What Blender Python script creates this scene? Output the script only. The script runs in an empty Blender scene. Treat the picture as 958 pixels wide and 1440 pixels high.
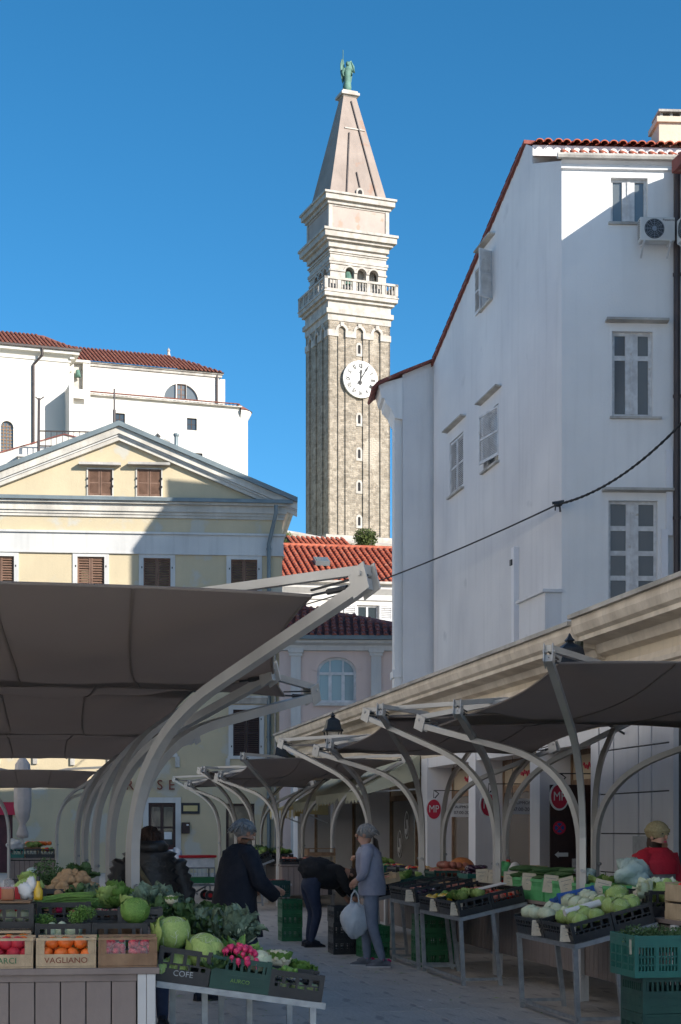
import bpy, bmesh, math, random
from mathutils import Vector, Matrix, Euler
R = math.radians
rnd = random.Random(7)
scene = bpy.context.scene
COL = scene.collection

# ---------------------------------------------------------------- camera
FPX, CX, HY, EYE = 2300.0, 479.0, 1165.0, 1.65      # focal length in photo pixels, principal column, horizon row, eye height
cam_d = bpy.data.cameras.new('camera')
cam = bpy.data.objects.new('camera', cam_d); COL.objects.link(cam)
cam_d.sensor_fit = 'VERTICAL'; cam_d.sensor_height = 36.0; cam_d.sensor_width = 24.0
cam_d.lens = FPX * 36.0 / 1440.0
cam_d.shift_y = (HY - 720.0) / 1440.0
cam_d.clip_start = 0.1; cam_d.clip_end = 5000
cam.location = (0, 0, EYE); cam.rotation_euler = (R(90), 0, 0)
scene.camera = cam
scene.render.resolution_x = 681; scene.render.resolution_y = 1024

# ---------------------------------------------------------------- world and sun
SUN_EL, SUN_AZ = R(25), R(52)         # azimuth counted from straight behind the camera towards the right
w = bpy.data.worlds.new('World'); scene.world = w; w.use_nodes = True
nt = w.node_tree; nt.nodes.clear()
sky = nt.nodes.new('ShaderNodeTexSky'); sky.sky_type = 'NISHITA'; sky.sun_disc = False
sky.sun_elevation = SUN_EL; sky.sun_rotation = math.pi - SUN_AZ
sky.altitude = 3000; sky.air_density = 1.0; sky.dust_density = 5.0; sky.ozone_density = 4.0
bg = nt.nodes.new('ShaderNodeBackground'); bg.inputs[1].default_value = 0.05
wo = nt.nodes.new('ShaderNodeOutputWorld')
hsv = nt.nodes.new('ShaderNodeHueSaturation'); hsv.inputs['Saturation'].default_value = 1.22; hsv.inputs['Hue'].default_value = 0.487
nt.links.new(sky.outputs[0], hsv.inputs['Color']); nt.links.new(hsv.outputs[0], bg.inputs[0]); nt.links.new(bg.outputs[0], wo.inputs[0])
sd = bpy.data.lights.new('sun', 'SUN'); sd.energy = 2.1; sd.angle = R(0.5); sd.color = (1.0, 0.945, 0.86)
sun = bpy.data.objects.new('sun', sd); COL.objects.link(sun)
SDIR = Vector((math.cos(SUN_EL) * math.sin(SUN_AZ), -math.cos(SUN_EL) * math.cos(SUN_AZ), math.sin(SUN_EL)))
sun.rotation_euler = SDIR.to_track_quat('Z', 'Y').to_euler(); sun.location = (30, -20, 60)
scene.view_settings.view_transform = 'Standard'; scene.view_settings.look = 'None'
scene.view_settings.gamma = 1.0; scene.view_settings.exposure = 1.95
scene.view_settings.use_curve_mapping = False
scene.cycles.use_denoising = True
scene.cycles.max_bounces = 6; scene.cycles.diffuse_bounces = 4; scene.cycles.transparent_max_bounces = 8

# ---------------------------------------------------------------- places
def P(px, py, Y):
    """a photo pixel at a chosen distance Y, as a point of the place"""
    return Vector(((px - CX) / FPX * Y, Y, EYE + (HY - py) / FPX * Y))
AX = -441.0 / 2300.0                   # the market street runs off to the left by this slope
ROT = math.atan(441.0 / 2300.0)
def mk(l, D, z=0.0):
    return Vector((AX * D + l, D, z))
class Fr:
    """upright frame: origin on the ground plan, x along a facade, y into the building"""
    def __init__(s, x, y, ang):
        s.o = Vector((x, y, 0)); s.a = ang
        s.ex = Vector((math.cos(ang), math.sin(ang), 0)); s.ey = Vector((-math.sin(ang), math.cos(ang), 0))
    def uz(s, px, py, v=0.0):
        d = Vector(((px - CX) / FPX, 1, (HY - py) / FPX))
        t = (v + s.o.dot(s.ey)) / d.dot(s.ey)
        p = d * t
        return ((p - s.o).dot(s.ex), EYE + p.z)
    def u(s, px, v=0.0): return s.uz(px, HY, v)[0]
    def z(s, px, py, v=0.0): return s.uz(px, py, v)[1]
    def rect(s, x0, x1, y0, y1, v=0.0):
        xm, ym = (x0 + x1) / 2, (y0 + y1) / 2
        return (s.u(x0, v), s.u(x1, v), s.z(xm, y1, v), s.z(xm, y0, v))

# ---------------------------------------------------------------- objects
def empty(name, loc, rz=0.0):
    o = bpy.data.objects.new(name, None); COL.objects.link(o)
    o.location = loc; o.rotation_euler = (0, 0, rz); o.empty_display_size = 0.2
    return o
def tag(o, label=None, cat=None, group=None, kind=None):
    if label: o['label'] = label
    if cat: o['category'] = cat
    if group: o['group'] = group
    if kind: o['kind'] = kind
    return o
def thing(name, label, cat, loc=(0, 0, 0), rz=0.0, group=None):
    return tag(empty(name, loc, rz), label, cat, group)
def linkmesh(name, me, parent=None, loc=None, rot=None, scale=None):
    o = bpy.data.objects.new(name, me); COL.objects.link(o)
    if parent: o.parent = parent
    if loc is not None: o.location = loc
    if rot is not None: o.rotation_euler = rot
    if scale is not None: o.scale = scale if hasattr(scale, '__len__') else (scale,) * 3
    return o
def copy_tree(o, parent=None):
    c = o.copy(); COL.objects.link(c); c.parent = parent
    for ch in list(o.children): copy_tree(ch, c)
    return c

class MB:
    """collects faces; build() links them as one mesh object"""
    def __init__(s): s.v = []; s.f = []; s.m = None; s.fm = []; s.mi = 0
    def add(s, vs, fs):
        n = len(s.v)
        if s.m is not None: vs = [s.m @ Vector(p) for p in vs]
        s.v += [tuple(p) for p in vs]; s.f += [tuple(i + n for i in f) for f in fs]; s.fm += [s.mi] * len(fs)
        return s
    def box(s, x0, x1, y0, y1, z0, z1):
        return s.add([(x0,y0,z0),(x1,y0,z0),(x1,y1,z0),(x0,y1,z0),(x0,y0,z1),(x1,y0,z1),(x1,y1,z1),(x0,y1,z1)],
                     [(0,3,2,1),(4,5,6,7),(0,1,5,4),(1,2,6,5),(2,3,7,6),(3,0,4,7)])
    def cbox(s, c, sz, rot=None):
        m = Matrix.Translation(c) @ (Euler(rot).to_matrix().to_4x4() if rot else Matrix())
        hx, hy, hz = sz[0]/2, sz[1]/2, sz[2]/2
        vs = [m @ Vector(p) for p in [(-hx,-hy,-hz),(hx,-hy,-hz),(hx,hy,-hz),(-hx,hy,-hz),(-hx,-hy,hz),(hx,-hy,hz),(hx,hy,hz),(-hx,hy,hz)]]
        return s.add(vs, [(0,3,2,1),(4,5,6,7),(0,1,5,4),(1,2,6,5),(2,3,7,6),(3,0,4,7)])
    def bevbox(s, x0, x1, y0, y1, z0, z1, b):
        bm = bmesh.new(); bmesh.ops.create_cube(bm, size=1)
        for v in bm.verts:
            v.co = Vector(((x0+x1)/2 + v.co.x*(x1-x0), (y0+y1)/2 + v.co.y*(y1-y0), (z0+z1)/2 + v.co.z*(z1-z0)))
        bmesh.ops.bevel(bm, geom=bm.edges[:], offset=b, segments=2, affect='EDGES', profile=0.6)
        bm.verts.index_update()
        s.add([v.co.copy() for v in bm.verts], [[v.index for v in f.verts] for f in bm.faces]); bm.free(); return s
    def poly(s, pts): return s.add(pts, [tuple(range(len(pts)))])
    def prism(s, uz, y0, y1):
        """polygon in x,z pushed from y0 to y1"""
        n = len(uz)
        vs = [(u, y0, z) for u, z in uz] + [(u, y1, z) for u, z in uz]
        fs = [tuple(range(n)), tuple(range(2*n-1, n-1, -1))] + [(i, n+i, n+(i+1) % n, (i+1) % n) for i in range(n)]
        return s.add(vs, fs)
    def slab(s, xy, z0, z1):
        n = len(xy)
        vs = [(x, y, z0) for x, y in xy] + [(x, y, z1) for x, y in xy]
        fs = [tuple(range(n-1, -1, -1)), tuple(range(n, 2*n))] + [(i, (i+1) % n, n+(i+1) % n, n+i) for i in range(n)]
        return s.add(vs, fs)
    def profile_x(s, yz, x0, x1):
        """moulding: polygon in y,z swept along x"""
        n = len(yz)
        vs = [(x0, y, z) for y, z in yz] + [(x1, y, z) for y, z in yz]
        fs = [tuple(range(n)), tuple(range(2*n-1, n-1, -1))] + [(i, n+i, n+(i+1) % n, (i+1) % n) for i in range(n)]
        return s.add(vs, fs)
    def tube(s, path, r, n=8, caps=True, flat=None):
        """round (n) or square (n=4) tube along a path; r a number or a list"""
        path = [Vector(p) for p in path]; k = len(path)
        rs = r if hasattr(r, '__len__') else [r] * k
        ref = None; rings = []
        for i, p in enumerate(path):
            t = (path[min(i+1, k-1)] - path[max(i-1, 0)]).normalized()
            if ref is None:
                a = Vector(flat) if flat else (Vector((0, 0, 1)) if abs(t.z) < .9 else Vector((1, 0, 0)))
                ref = (a - t * a.dot(t)).normalized()
            else:
                ref = (ref - t * ref.dot(t))
                ref = ref.normalized() if ref.length > 1e-6 else t.orthogonal().normalized()
            b = t.cross(ref)
            off = math.pi / 4 if n == 4 else 0
            rr = rs[i] * (math.sqrt(2) if n == 4 else 1)
            rings.append([p + (ref * math.cos(off + 2*math.pi*j/n) + b * math.sin(off + 2*math.pi*j/n)) * rr for j in range(n)])
        vs = [q for ring in rings for q in ring]; fs = []
        for i in range(k - 1):
            for j in range(n):
                fs.append((i*n+j, i*n+(j+1) % n, (i+1)*n+(j+1) % n, (i+1)*n+j))
        if caps: fs += [tuple(range(n-1, -1, -1)), tuple(range((k-1)*n, k*n))]
        return s.add(vs, fs)
    def lathe(s, prof, c=(0, 0, 0), n=16, a0=0.0, a1=None, sx=1.0, sy=1.0, caps=True):
        full = a1 is None; a1 = a0 + 2*math.pi if full else a1
        m = n if full else n + 1; vs = []; fs = []
        for r_, z in prof:
            for j in range(m):
                a = a0 + (a1 - a0) * j / n
                vs.append((c[0] + r_*math.cos(a)*sx, c[1] + r_*math.sin(a)*sy, c[2] + z))
        for i in range(len(prof) - 1):
            for j in range(n):
                j2 = (j + 1) % m
                fs.append((i*m+j, i*m+j2, (i+1)*m+j2, (i+1)*m+j))
        if full and caps:
            if prof[0][0] > 1e-4: fs.append(tuple(range(n-1, -1, -1)))
            if prof[-1][0] > 1e-4: fs.append(tuple(range((len(prof)-1)*m, len(prof)*m)))
        return s.add(vs, fs)
    def ball(s, c, r, n=10, m=6, jit=0.0, rg=None, fn=None):
        r = r if hasattr(r, '__len__') else (r, r, r)
        vs = []; fs = []
        for i in range(m + 1):
            th = math.pi * i / m
            for j in range(n):
                a = 2*math.pi*j/n
                d = Vector((math.sin(th)*math.cos(a), math.sin(th)*math.sin(a), math.cos(th)))
                k = 1 + (rg.uniform(-jit, jit) if rg and 0 < i < m else 0)
                if fn: k *= fn(th, a)
                vs.append((c[0]+d.x*r[0]*k, c[1]+d.y*r[1]*k, c[2]+d.z*r[2]*k))
        for i in range(m):
            for j in range(n): fs.append((i*n+j, (i+1)*n+j, (i+1)*n+(j+1) % n, i*n+(j+1) % n))
        return s.add(vs, fs)
    def wall(s, poly, holes=(), y=0.0, depth=0.2, thick=None):
        """upright wall face at y with holes (lists of (u,z)) and their reveals"""
        bm = bmesh.new(); loops = [poly] + [list(h) for h in holes]; es = []
        for lp in loops:
            vs = [bm.verts.new((u, y, z)) for u, z in lp]
            for i in range(len(vs)): es.append(bm.edges.new((vs[i], vs[(i+1) % len(vs)])))
        bmesh.ops.triangle_fill(bm, use_beauty=True, use_dissolve=False, edges=es, normal=(0, -1, 0))
        bm.verts.index_update()
        s.add([v.co.copy() for v in bm.verts], [[v.index for v in f.verts] for f in bm.faces]); bm.free()
        for lp in loops[1:]:
            n = len(lp)
            for i in range(n):
                (u0, z0), (u1, z1) = lp[i], lp[(i+1) % n]
                s.add([(u0, y, z0), (u1, y, z1), (u1, y+depth, z1), (u0, y+depth, z0)], [(0, 1, 2, 3)])
        return s
    def mesh(s, name, mat=None, smooth=False):
        me = bpy.data.meshes.new(name); me.from_pydata(s.v, [], s.f)
        ms = mat if isinstance(mat, (list, tuple)) else [mat]
        for m in ms:
            if m: me.materials.append(m)
        if len(ms) > 1: me.polygons.foreach_set('material_index', s.fm)
        if smooth: me.polygons.foreach_set('use_smooth', [True] * len(me.polygons))
        me.validate(); me.update(); return me
    def build(s, name, mat, parent=None, smooth=False, **k):
        return linkmesh(name, s.mesh(name, mat, smooth), parent, **k)
def rect(u0, u1, z0, z1): return [(u0, z0), (u1, z0), (u1, z1), (u0, z1)]
def arch(u0, u1, z0, z1, n=10, rise=None):
    """outline with an arched head; z1 is the crown"""
    r = (u1 - u0) / 2; h = r if rise is None else rise
    return [(u0, z0), (u1, z0)] + [((u0+u1)/2 + r*math.cos(math.pi*i/n), z1 - h + h*math.sin(math.pi*i/n)) for i in range(n + 1)]
def box_part(name, mat, parent, *b, **k):
    m = MB(); m.box(*b); return m.build(name, mat, parent, **k)

# ---------------------------------------------------------------- materials
MATS = {}
def mat(name, c1, c2=None, scale=3.0, rough=0.8, bump=0.0, bscale=None, metal=0.0, streak=0.0, sc=None, spec=0.4,
        detail=6.0, lo=0.35, hi=0.65, trans=0.0, patch=None, coat=0.0):
    m = bpy.data.materials.new(name); m.use_nodes = True; t = m.node_tree; N = t.nodes; L = t.links
    b = N['Principled BSDF']; b.inputs['Roughness'].default_value = rough; b.inputs['Metallic'].default_value = metal
    b.inputs['Specular IOR Level'].default_value = spec
    if coat: b.inputs['Coat Weight'].default_value = coat
    if trans: b.inputs['Transmission Weight'].default_value = trans
    tc = N.new('ShaderNodeTexCoord'); co = tc.outputs['Object']
    c2 = c2 or tuple(x * 0.75 for x in c1)
    def noise(sc_, det=detail, vec=None):
        n = N.new('ShaderNodeTexNoise'); n.inputs['Scale'].default_value = sc_; n.inputs['Detail'].default_value = det
        L.new(vec or co, n.inputs['Vector']); return n.outputs['Fac']
    def ramp(src, a, bb):
        r = N.new('ShaderNodeMapRange'); r.inputs[1].default_value = a; r.inputs[2].default_value = bb
        L.new(src, r.inputs[0]); return r.outputs[0]
    def mix(fac, A, B):
        x = N.new('ShaderNodeMix'); x.data_type = 'RGBA'; L.new(fac, x.inputs['Factor'])
        for i, q in ((6, A), (7, B)):
            if isinstance(q, tuple): x.inputs[i].default_value = (*q, 1)
            else: L.new(q, x.inputs[i])
        return x.outputs[2]
    col = mix(ramp(noise(scale), lo, hi), c1, c2)
    if patch:                                    # (colour, noise scale, threshold)
        col = mix(ramp(noise(patch[1], 8.0), patch[2], patch[2] + 0.06), col, patch[0])
    if streak:
        mp = N.new('ShaderNodeMapping'); mp.inputs['Scale'].default_value = (6, 6, 0.5); L.new(co, mp.inputs['Vector'])
        f = ramp(noise(sc or 1.0, 5.0, mp.outputs[0]), 0.5, 0.75)
        mu = N.new('ShaderNodeMath'); mu.operation = 'MULTIPLY'; mu.inputs[1].default_value = streak; L.new(f, mu.inputs[0])
        col = mix(mu.outputs[0], col, tuple(x * 0.45 for x in c1))
    L.new(col, b.inputs['Base Color'])
    rr = ramp(noise(scale * 2.3), 0.2, 0.8); ra = N.new('ShaderNodeMapRange'); L.new(rr, ra.inputs[0])
    ra.inputs[3].default_value = max(rough - .08, .02); ra.inputs[4].default_value = min(rough + .08, 1); L.new(ra.outputs[0], b.inputs['Roughness'])
    if bump:
        bp = N.new('ShaderNodeBump'); bp.inputs['Strength'].default_value = bump; bp.inputs['Distance'].default_value = 0.02
        L.new(noise(bscale or scale * 6, 8.0), bp.inputs['Height']); L.new(bp.outputs[0], b.inputs['Normal'])
    MATS[name] = m; return m
def glass(name, tint, rough=0.05):
    m = bpy.data.materials.new(name); m.use_nodes = True; b = m.node_tree.nodes['Principled BSDF']
    b.inputs['Base Color'].default_value = (*tint, 1); b.inputs['Roughness'].default_value = rough
    b.inputs['Specular IOR Level'].default_value = 0.9; MATS[name] = m; return m
def clear(name, tint, alpha, rough=0.15):
    m = mat(name, tint, tint, rough=rough); b = m.node_tree.nodes['Principled BSDF']; b.inputs['Alpha'].default_value = alpha
    return m

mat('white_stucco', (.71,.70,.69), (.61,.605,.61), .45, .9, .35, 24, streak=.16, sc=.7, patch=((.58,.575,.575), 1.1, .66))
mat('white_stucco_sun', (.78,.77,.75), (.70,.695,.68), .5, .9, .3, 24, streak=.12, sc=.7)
mat('church_white', (.66,.63,.58), (.61,.58,.535), .25, .9, .15, 20, streak=.06)
mat('yellow_stucco', (.55,.455,.30), (.48,.405,.27), .8, .9, .3, 22, streak=.05, patch=((.47,.44,.37), .8, .565))
mat('band_white', (.60,.585,.55), (.50,.49,.47), .7, .85, .25, 20, streak=.25)
mat('old_stone', (.55,.52,.47), (.32,.30,.27), 1.3, .9, .5, 18, streak=.4)
mat('cornice_grey', (.62,.58,.51), (.42,.39,.34), 1.1, .9, .4, 18, streak=.3)
mat('pale_stone', (.53,.49,.44), (.38,.345,.305), 1.6, .85, .4, 10, streak=.3)
mat('attic_plaster', (.44,.365,.32), (.37,.305,.27), .6, .9, .25, 12, patch=((.40,.28,.22), .9, .60))
mat('spire_plaster', (.35,.285,.245), (.285,.232,.20), .5, .9, .25, 12, streak=.2, patch=((.33,.22,.17), .8, .62))
mat('pink_stucco', (.64,.50,.44), (.58,.46,.41), .6, .9, .2, 25, streak=.1)
mat('cream_stucco', (.70,.61,.48), (.60,.51,.39), .8, .9, .3, 22, streak=.3)
mat('cornice_cream', (.76,.68,.57), (.56,.49,.40), 1.6, .9, .4, 18, streak=.35)
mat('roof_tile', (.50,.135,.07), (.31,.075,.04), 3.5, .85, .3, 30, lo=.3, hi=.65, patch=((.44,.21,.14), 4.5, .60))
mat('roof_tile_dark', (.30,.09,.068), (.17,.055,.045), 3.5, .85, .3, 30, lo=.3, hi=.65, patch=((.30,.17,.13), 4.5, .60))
mat('roof_tile_church', (.27,.10,.068), (.17,.06,.042), 2.4, .85, .3, 14, lo=.3, hi=.65, patch=((.30,.16,.12), 3, .60))
mat('zinc', (.20,.24,.25), (.15,.18,.19), 1.5, .55, .05, metal=.3)
mat('dark_pipe', (.075,.055,.05), (.05,.04,.04), 2, .5)
mat('green_pipe', (.05,.06,.045), (.035,.04,.03), 2, .5)
mat('shutter_brown', (.20,.115,.078), (.14,.078,.052), 4, .7, .2, 40)
mat('shutter_dark', (.055,.032,.028), (.04,.024,.02), 4, .7, .2, 40)
mat('shutter_white', (.66,.66,.66), (.5,.5,.5), 5, .7, .15, 40, patch=((.40,.37,.33), 6, .64))
mat('frame_white', (.66,.66,.65), (.5,.49,.48), 8, .6, .1, patch=((.45,.40,.34), 5, .66))
mat('paint_arm', (.52,.51,.485), (.45,.44,.42), 2.5, .38, .04, metal=.25, streak=.12, spec=.5)
mat('paint_white', (.55,.56,.57), (.47,.48,.49), 3, .45, .05, streak=.15)
mat('galvanised', (.36,.38,.40), (.26,.28,.30), 14, .42, .05, metal=.6)
mat('sail', (.30,.265,.243), (.262,.232,.213), 1.0, .85, .12, 260)
mat('plank', (.235,.195,.180), (.19,.155,.145), 2.5, .6, .15, 30, streak=.25, sc=2)
mat('wood_pale', (.50,.39,.26), (.38,.29,.19), 7, .75, .3, 60, streak=.3, sc=3)
mat('wood_old', (.28,.18,.11), (.20,.12,.07), 7, .75, .3, 60, streak=.4, sc=3)
mat('plastic_black', (.016,.017,.020), (.026,.027,.030), 6, .42, .05)
mat('plastic_green', (.028,.15,.060), (.022,.12,.05), 6, .4, .05)
mat('plastic_bright', (.11,.44,.17), (.09,.36,.14), 6, .4, .05)
mat('plastic_teal', (.02,.145,.12), (.016,.115,.098), 5, .4, .05)
mat('plastic_darkgreen', (.015,.07,.055), (.012,.05,.042), 5, .45, .05)
mat('plastic_blue', (.02,.09,.36), (.018,.07,.28), 5, .4)
mat('iron_black', (.018,.020,.024), (.03,.032,.036), 8, .45, .1)
mat('bronze_green', (.12,.24,.19), (.06,.13,.10), 1.6, .7, .3, 10)
mat('clock_white', (.80,.78,.74), (.74,.72,.68), 1, .7)
mat('ink_black', (.02,.02,.022), (.03,.03,.03), 4, .6)
mat('dark_inside', (.022,.022,.024), (.03,.03,.032), 1, .9)
mat('paving', (.47,.43,.39), (.37,.34,.31), 1.3, .60, .8, 14, lo=.25, hi=.75, patch=((.27,.25,.235), 3.2, .59))
mat('square_stone', (.64,.62,.57), (.56,.54,.50), 1.5, .7, .2, 20)
mat('ground_joint', (.27,.26,.25), (.20,.195,.19), 4, .9, .4, 30)
mat('hill_earth', (.26,.24,.14), (.12,.14,.06), .3, .95, .6, 3)
mat('rubble', (.48,.43,.35), (.28,.25,.20), 2.2, .95, .8, 6)
mat('bush_leaf', (.09,.115,.03), (.05,.07,.018), 2, .7)
mat('leaf_pale', (.38,.50,.17), (.27,.40,.11), 10, .55, .3, 60)
mat('leaf_mid', (.16,.31,.065), (.10,.21,.045), 10, .5, .3, 60)
mat('leaf_dark', (.075,.15,.05), (.05,.105,.038), 10, .55, .3, 60)
mat('leaf_blue', (.17,.25,.18), (.11,.17,.12), 10, .6, .3, 60)
mat('cream_veg', (.66,.62,.46), (.54,.50,.36), 12, .7, .4, 40)
mat('fennel_white', (.52,.62,.40), (.60,.64,.52), 10, .5, .1)
mat('radish_pink', (.66,.05,.16), (.5,.03,.11), 14, .35, .05)
mat('potato', (.42,.28,.16), (.31,.20,.11), 16, .8, .3, 60)
mat('persimmon', (.78,.19,.03), (.70,.12,.02), 10, .3, .03)
mat('tomato', (.62,.035,.025), (.5,.03,.02), 8, .25)
mat('berry', (.62,.04,.07), (.45,.02,.04), 40, .4, .3, 60)
mat('pumpkin', (.58,.22,.08), (.46,.16,.06), 5, .5, .1)
mat('onion', (.40,.15,.10), (.30,.10,.08), 9, .45)
mat('aubergine', (.03,.015,.035), (.05,.02,.05), 5, .25)
mat('oil_yellow', (.55,.38,.03), (.50,.30,.02), 4, .12, spec=.7)
mat('oil_cap', (.02,.02,.02), (.03,.03,.03), 4, .4)
mat('red_cap', (.5,.03,.03), (.4,.02,.02), 4, .4)
mat('jam_brown', (.33,.13,.06), (.25,.09,.04), 20, .4)
mat('paper_tag', (.55,.50,.40), (.46,.42,.34), 20, .8, patch=((.30,.27,.24), 60, .62))
mat('paper_white', (.70,.70,.70), (.62,.62,.62), 6, .7)
mat('bag_film', (.40,.52,.50), (.34,.46,.45), 8, .25, .6, 14)
mat('bag_white', (.62,.64,.66), (.5,.53,.56), 8, .35, .6, 14)
mat('red_plastic', (.42,.02,.03), (.36,.015,.02), 6, .4)
mat('letter_brown', (.22,.055,.03), (.16,.04,.025), 6, .6)
mat('sign_red', (.55,.02,.06), (.5,.02,.05), 3, .5)
mat('awning_cream', (.50,.50,.38), (.44,.44,.33), 1.5, .85, .1, 60)
mat('awning_yellow', (.60,.48,.22), (.52,.42,.20), 1.5, .85)
mat('parasol_cloth', (.46,.43,.42), (.38,.36,.35), 4, .9, .2, 30)
mat('coat_navy', (.012,.014,.024), (.018,.02,.03), 8, .8, .3, 50)
mat('coat_black', (.012,.012,.013), (.018,.018,.02), 8, .45, .4, 20)
mat('coat_matte', (.016,.016,.018), (.024,.024,.027), 9, .9, .5, 30)
mat('jeans', (.022,.032,.065), (.03,.042,.08), 12, .85, .2, 80)
mat('jeans_grey', (.20,.23,.30), (.15,.18,.24), 10, .85, .2, 80)
mat('jumper_lilac', (.33,.34,.42), (.27,.28,.36), 8, .85, .3, 60)
mat('jacket_red', (.42,.012,.03), (.34,.01,.025), 8, .7, .3, 40)
mat('fleece_grey', (.24,.23,.23), (.19,.18,.18), 8, .85, .3, 40)
mat('skin', (.48,.27,.19), (.42,.23,.16), 10, .55)
mat('hair_brown', (.05,.025,.015), (.03,.016,.01), 30, .6, .5, 60)
mat('hair_grey', (.30,.29,.28), (.2,.2,.2), 30, .6, .5, 60)
mat('hat_wool', (.38,.32,.18), (.28,.23,.12), 60, .95, .7, 90)
mat('shoe_grey', (.13,.14,.17), (.10,.11,.13), 10, .7)
mat('shoe_pink', (.65,.04,.18), (.55,.03,.14), 10, .6)
mat('shoe_sole', (.55,.55,.55), (.45,.45,.45), 10, .6)
mat('strap_olive', (.10,.085,.05), (.08,.07,.04), 20, .8)
mat('ac_white', (.56,.56,.54), (.50,.50,.48), 3, .5, .02)
mat('cable_black', (.02,.02,.02), (.03,.03,.03), 10, .7)
mat('panel_white', (.74,.74,.76), (.68,.68,.70), 1.1, .45, .03, streak=.12)
mat('door_wood', (.045,.020,.018), (.03,.014,.013), 5, .5, .2, 40)
mat('door_red', (.09,.022,.028), (.07,.018,.022), 5, .5)
mat('gypsum_wall', (.50,.40,.28), (.43,.34,.24), 1, .9)
def sail_cloth():
    m = M_['sail']; t = m.node_tree; N = t.nodes; L = t.links; b = N['Principled BSDF']
    tr = N.new('ShaderNodeBsdfTranslucent'); tr.inputs[0].default_value = (.50, .43, .385, 1)
    mx = N.new('ShaderNodeMixShader'); mx.inputs[0].default_value = .5
    out = [n for n in N if n.type == 'OUTPUT_MATERIAL'][0]
    L.new(b.outputs[0], mx.inputs[1]); L.new(tr.outputs[0], mx.inputs[2]); L.new(mx.outputs[0], out.inputs[0])
M_ = MATS; sail_cloth()
glass('pane', (.035,.045,.05)); glass('pane_pale', (.22,.27,.28), .12); glass('pane_grey', (.12,.135,.14), .08); glass('shop_glass', (.17,.14,.105), .04)  # shop_glass: tan tint stands in for sunlit facades mirrored in the panes
clear('film_clear', (.8,.8,.82), .16)

def tower_stone():
    m = bpy.data.materials.new('tower_stone'); m.use_nodes = True; t = m.node_tree; N = t.nodes; L = t.links
    b = N['Principled BSDF']; b.inputs['Roughness'].default_value = .95
    tc = N.new('ShaderNodeTexCoord'); sp = N.new('ShaderNodeSeparateXYZ'); L.new(tc.outputs['Object'], sp.inputs[0])
    ad = N.new('ShaderNodeMath'); L.new(sp.outputs[0], ad.inputs[0]); L.new(sp.outputs[1], ad.inputs[1])
    cb = N.new('ShaderNodeCombineXYZ'); L.new(ad.outputs[0], cb.inputs[0]); L.new(sp.outputs[2], cb.inputs[1])
    nz = N.new('ShaderNodeTexNoise'); nz.inputs['Scale'].default_value = 1.6; L.new(tc.outputs['Object'], nz.inputs['Vector'])
    va = N.new('ShaderNodeVectorMath'); va.operation = 'MULTIPLY_ADD'; va.inputs[1].default_value = (.12, .12, 0)
    L.new(nz.outputs['Color'], va.inputs[0]); L.new(cb.outputs[0], va.inputs[2])
    br = N.new('ShaderNodeTexBrick'); br.inputs['Scale'].default_value = 1.0
    br.inputs['Brick Width'].default_value = .42; br.inputs['Row Height'].default_value = .17; br.inputs['Mortar Size'].default_value = .018
    br.inputs['Mortar Smooth'].default_value = .4; br.inputs['Bias'].default_value = -.1
    br.inputs['Color1'].default_value = (.36, .305, .24, 1); br.inputs['Color2'].default_value = (.255, .212, .162, 1); br.inputs['Mortar'].default_value = (.345, .31, .26, 1)
    L.new(va.outputs[0], br.inputs['Vector'])
    vo = N.new('ShaderNodeTexVoronoi'); vo.inputs['Scale'].default_value = 3.4; L.new(cb.outputs[0], vo.inputs['Vector'])
    hs = N.new('ShaderNodeHueSaturation'); L.new(br.outputs[0], hs.inputs['Color'])
    sv = N.new('ShaderNodeSeparateColor'); L.new(vo.outputs['Color'], sv.inputs[0])
    mr = N.new('ShaderNodeMapRange'); mr.inputs[3].default_value = .78; mr.inputs[4].default_value = 1.25; L.new(sv.outputs[0], mr.inputs[0]); L.new(mr.outputs[0], hs.inputs['Value'])
    n2 = N.new('ShaderNodeTexNoise'); n2.inputs['Scale'].default_value = .35; n2.inputs['Detail'].default_value = 9; L.new(tc.outputs['Object'], n2.inputs['Vector'])
    m2 = N.new('ShaderNodeMapRange'); m2.inputs[1].default_value = .60; m2.inputs[2].default_value = .66; L.new(n2.outputs[0], m2.inputs[0])
    mx = N.new('ShaderNodeMix'); mx.data_type = 'RGBA'; L.new(m2.outputs[0], mx.inputs['Factor']); L.new(hs.outputs[0], mx.inputs[6]); mx.inputs[7].default_value = (.45, .395, .32, 1)
    L.new(mx.outputs[2], b.inputs['Base Color'])
    n3 = N.new('ShaderNodeTexNoise'); n3.inputs['Scale'].default_value = 7; n3.inputs['Detail'].default_value = 6; L.new(tc.outputs['Object'], n3.inputs['Vector'])
    bp = N.new('ShaderNodeBump'); bp.inputs['Strength'].default_value = .9; bp.inputs['Distance'].default_value = .08
    L.new(n3.outputs[0], bp.inputs['Height'])
    bp2 = N.new('ShaderNodeBump'); bp2.inputs['Strength'].default_value = .7; bp2.inputs['Distance'].default_value = .05; bp2.invert = True
    L.new(br.outputs['Fac'], bp2.inputs['Height']); L.new(bp.outputs[0], bp2.inputs['Normal']); L.new(bp2.outputs[0], b.inputs['Normal'])
    MATS['tower_stone'] = m
tower_stone()
M = MATS

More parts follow.
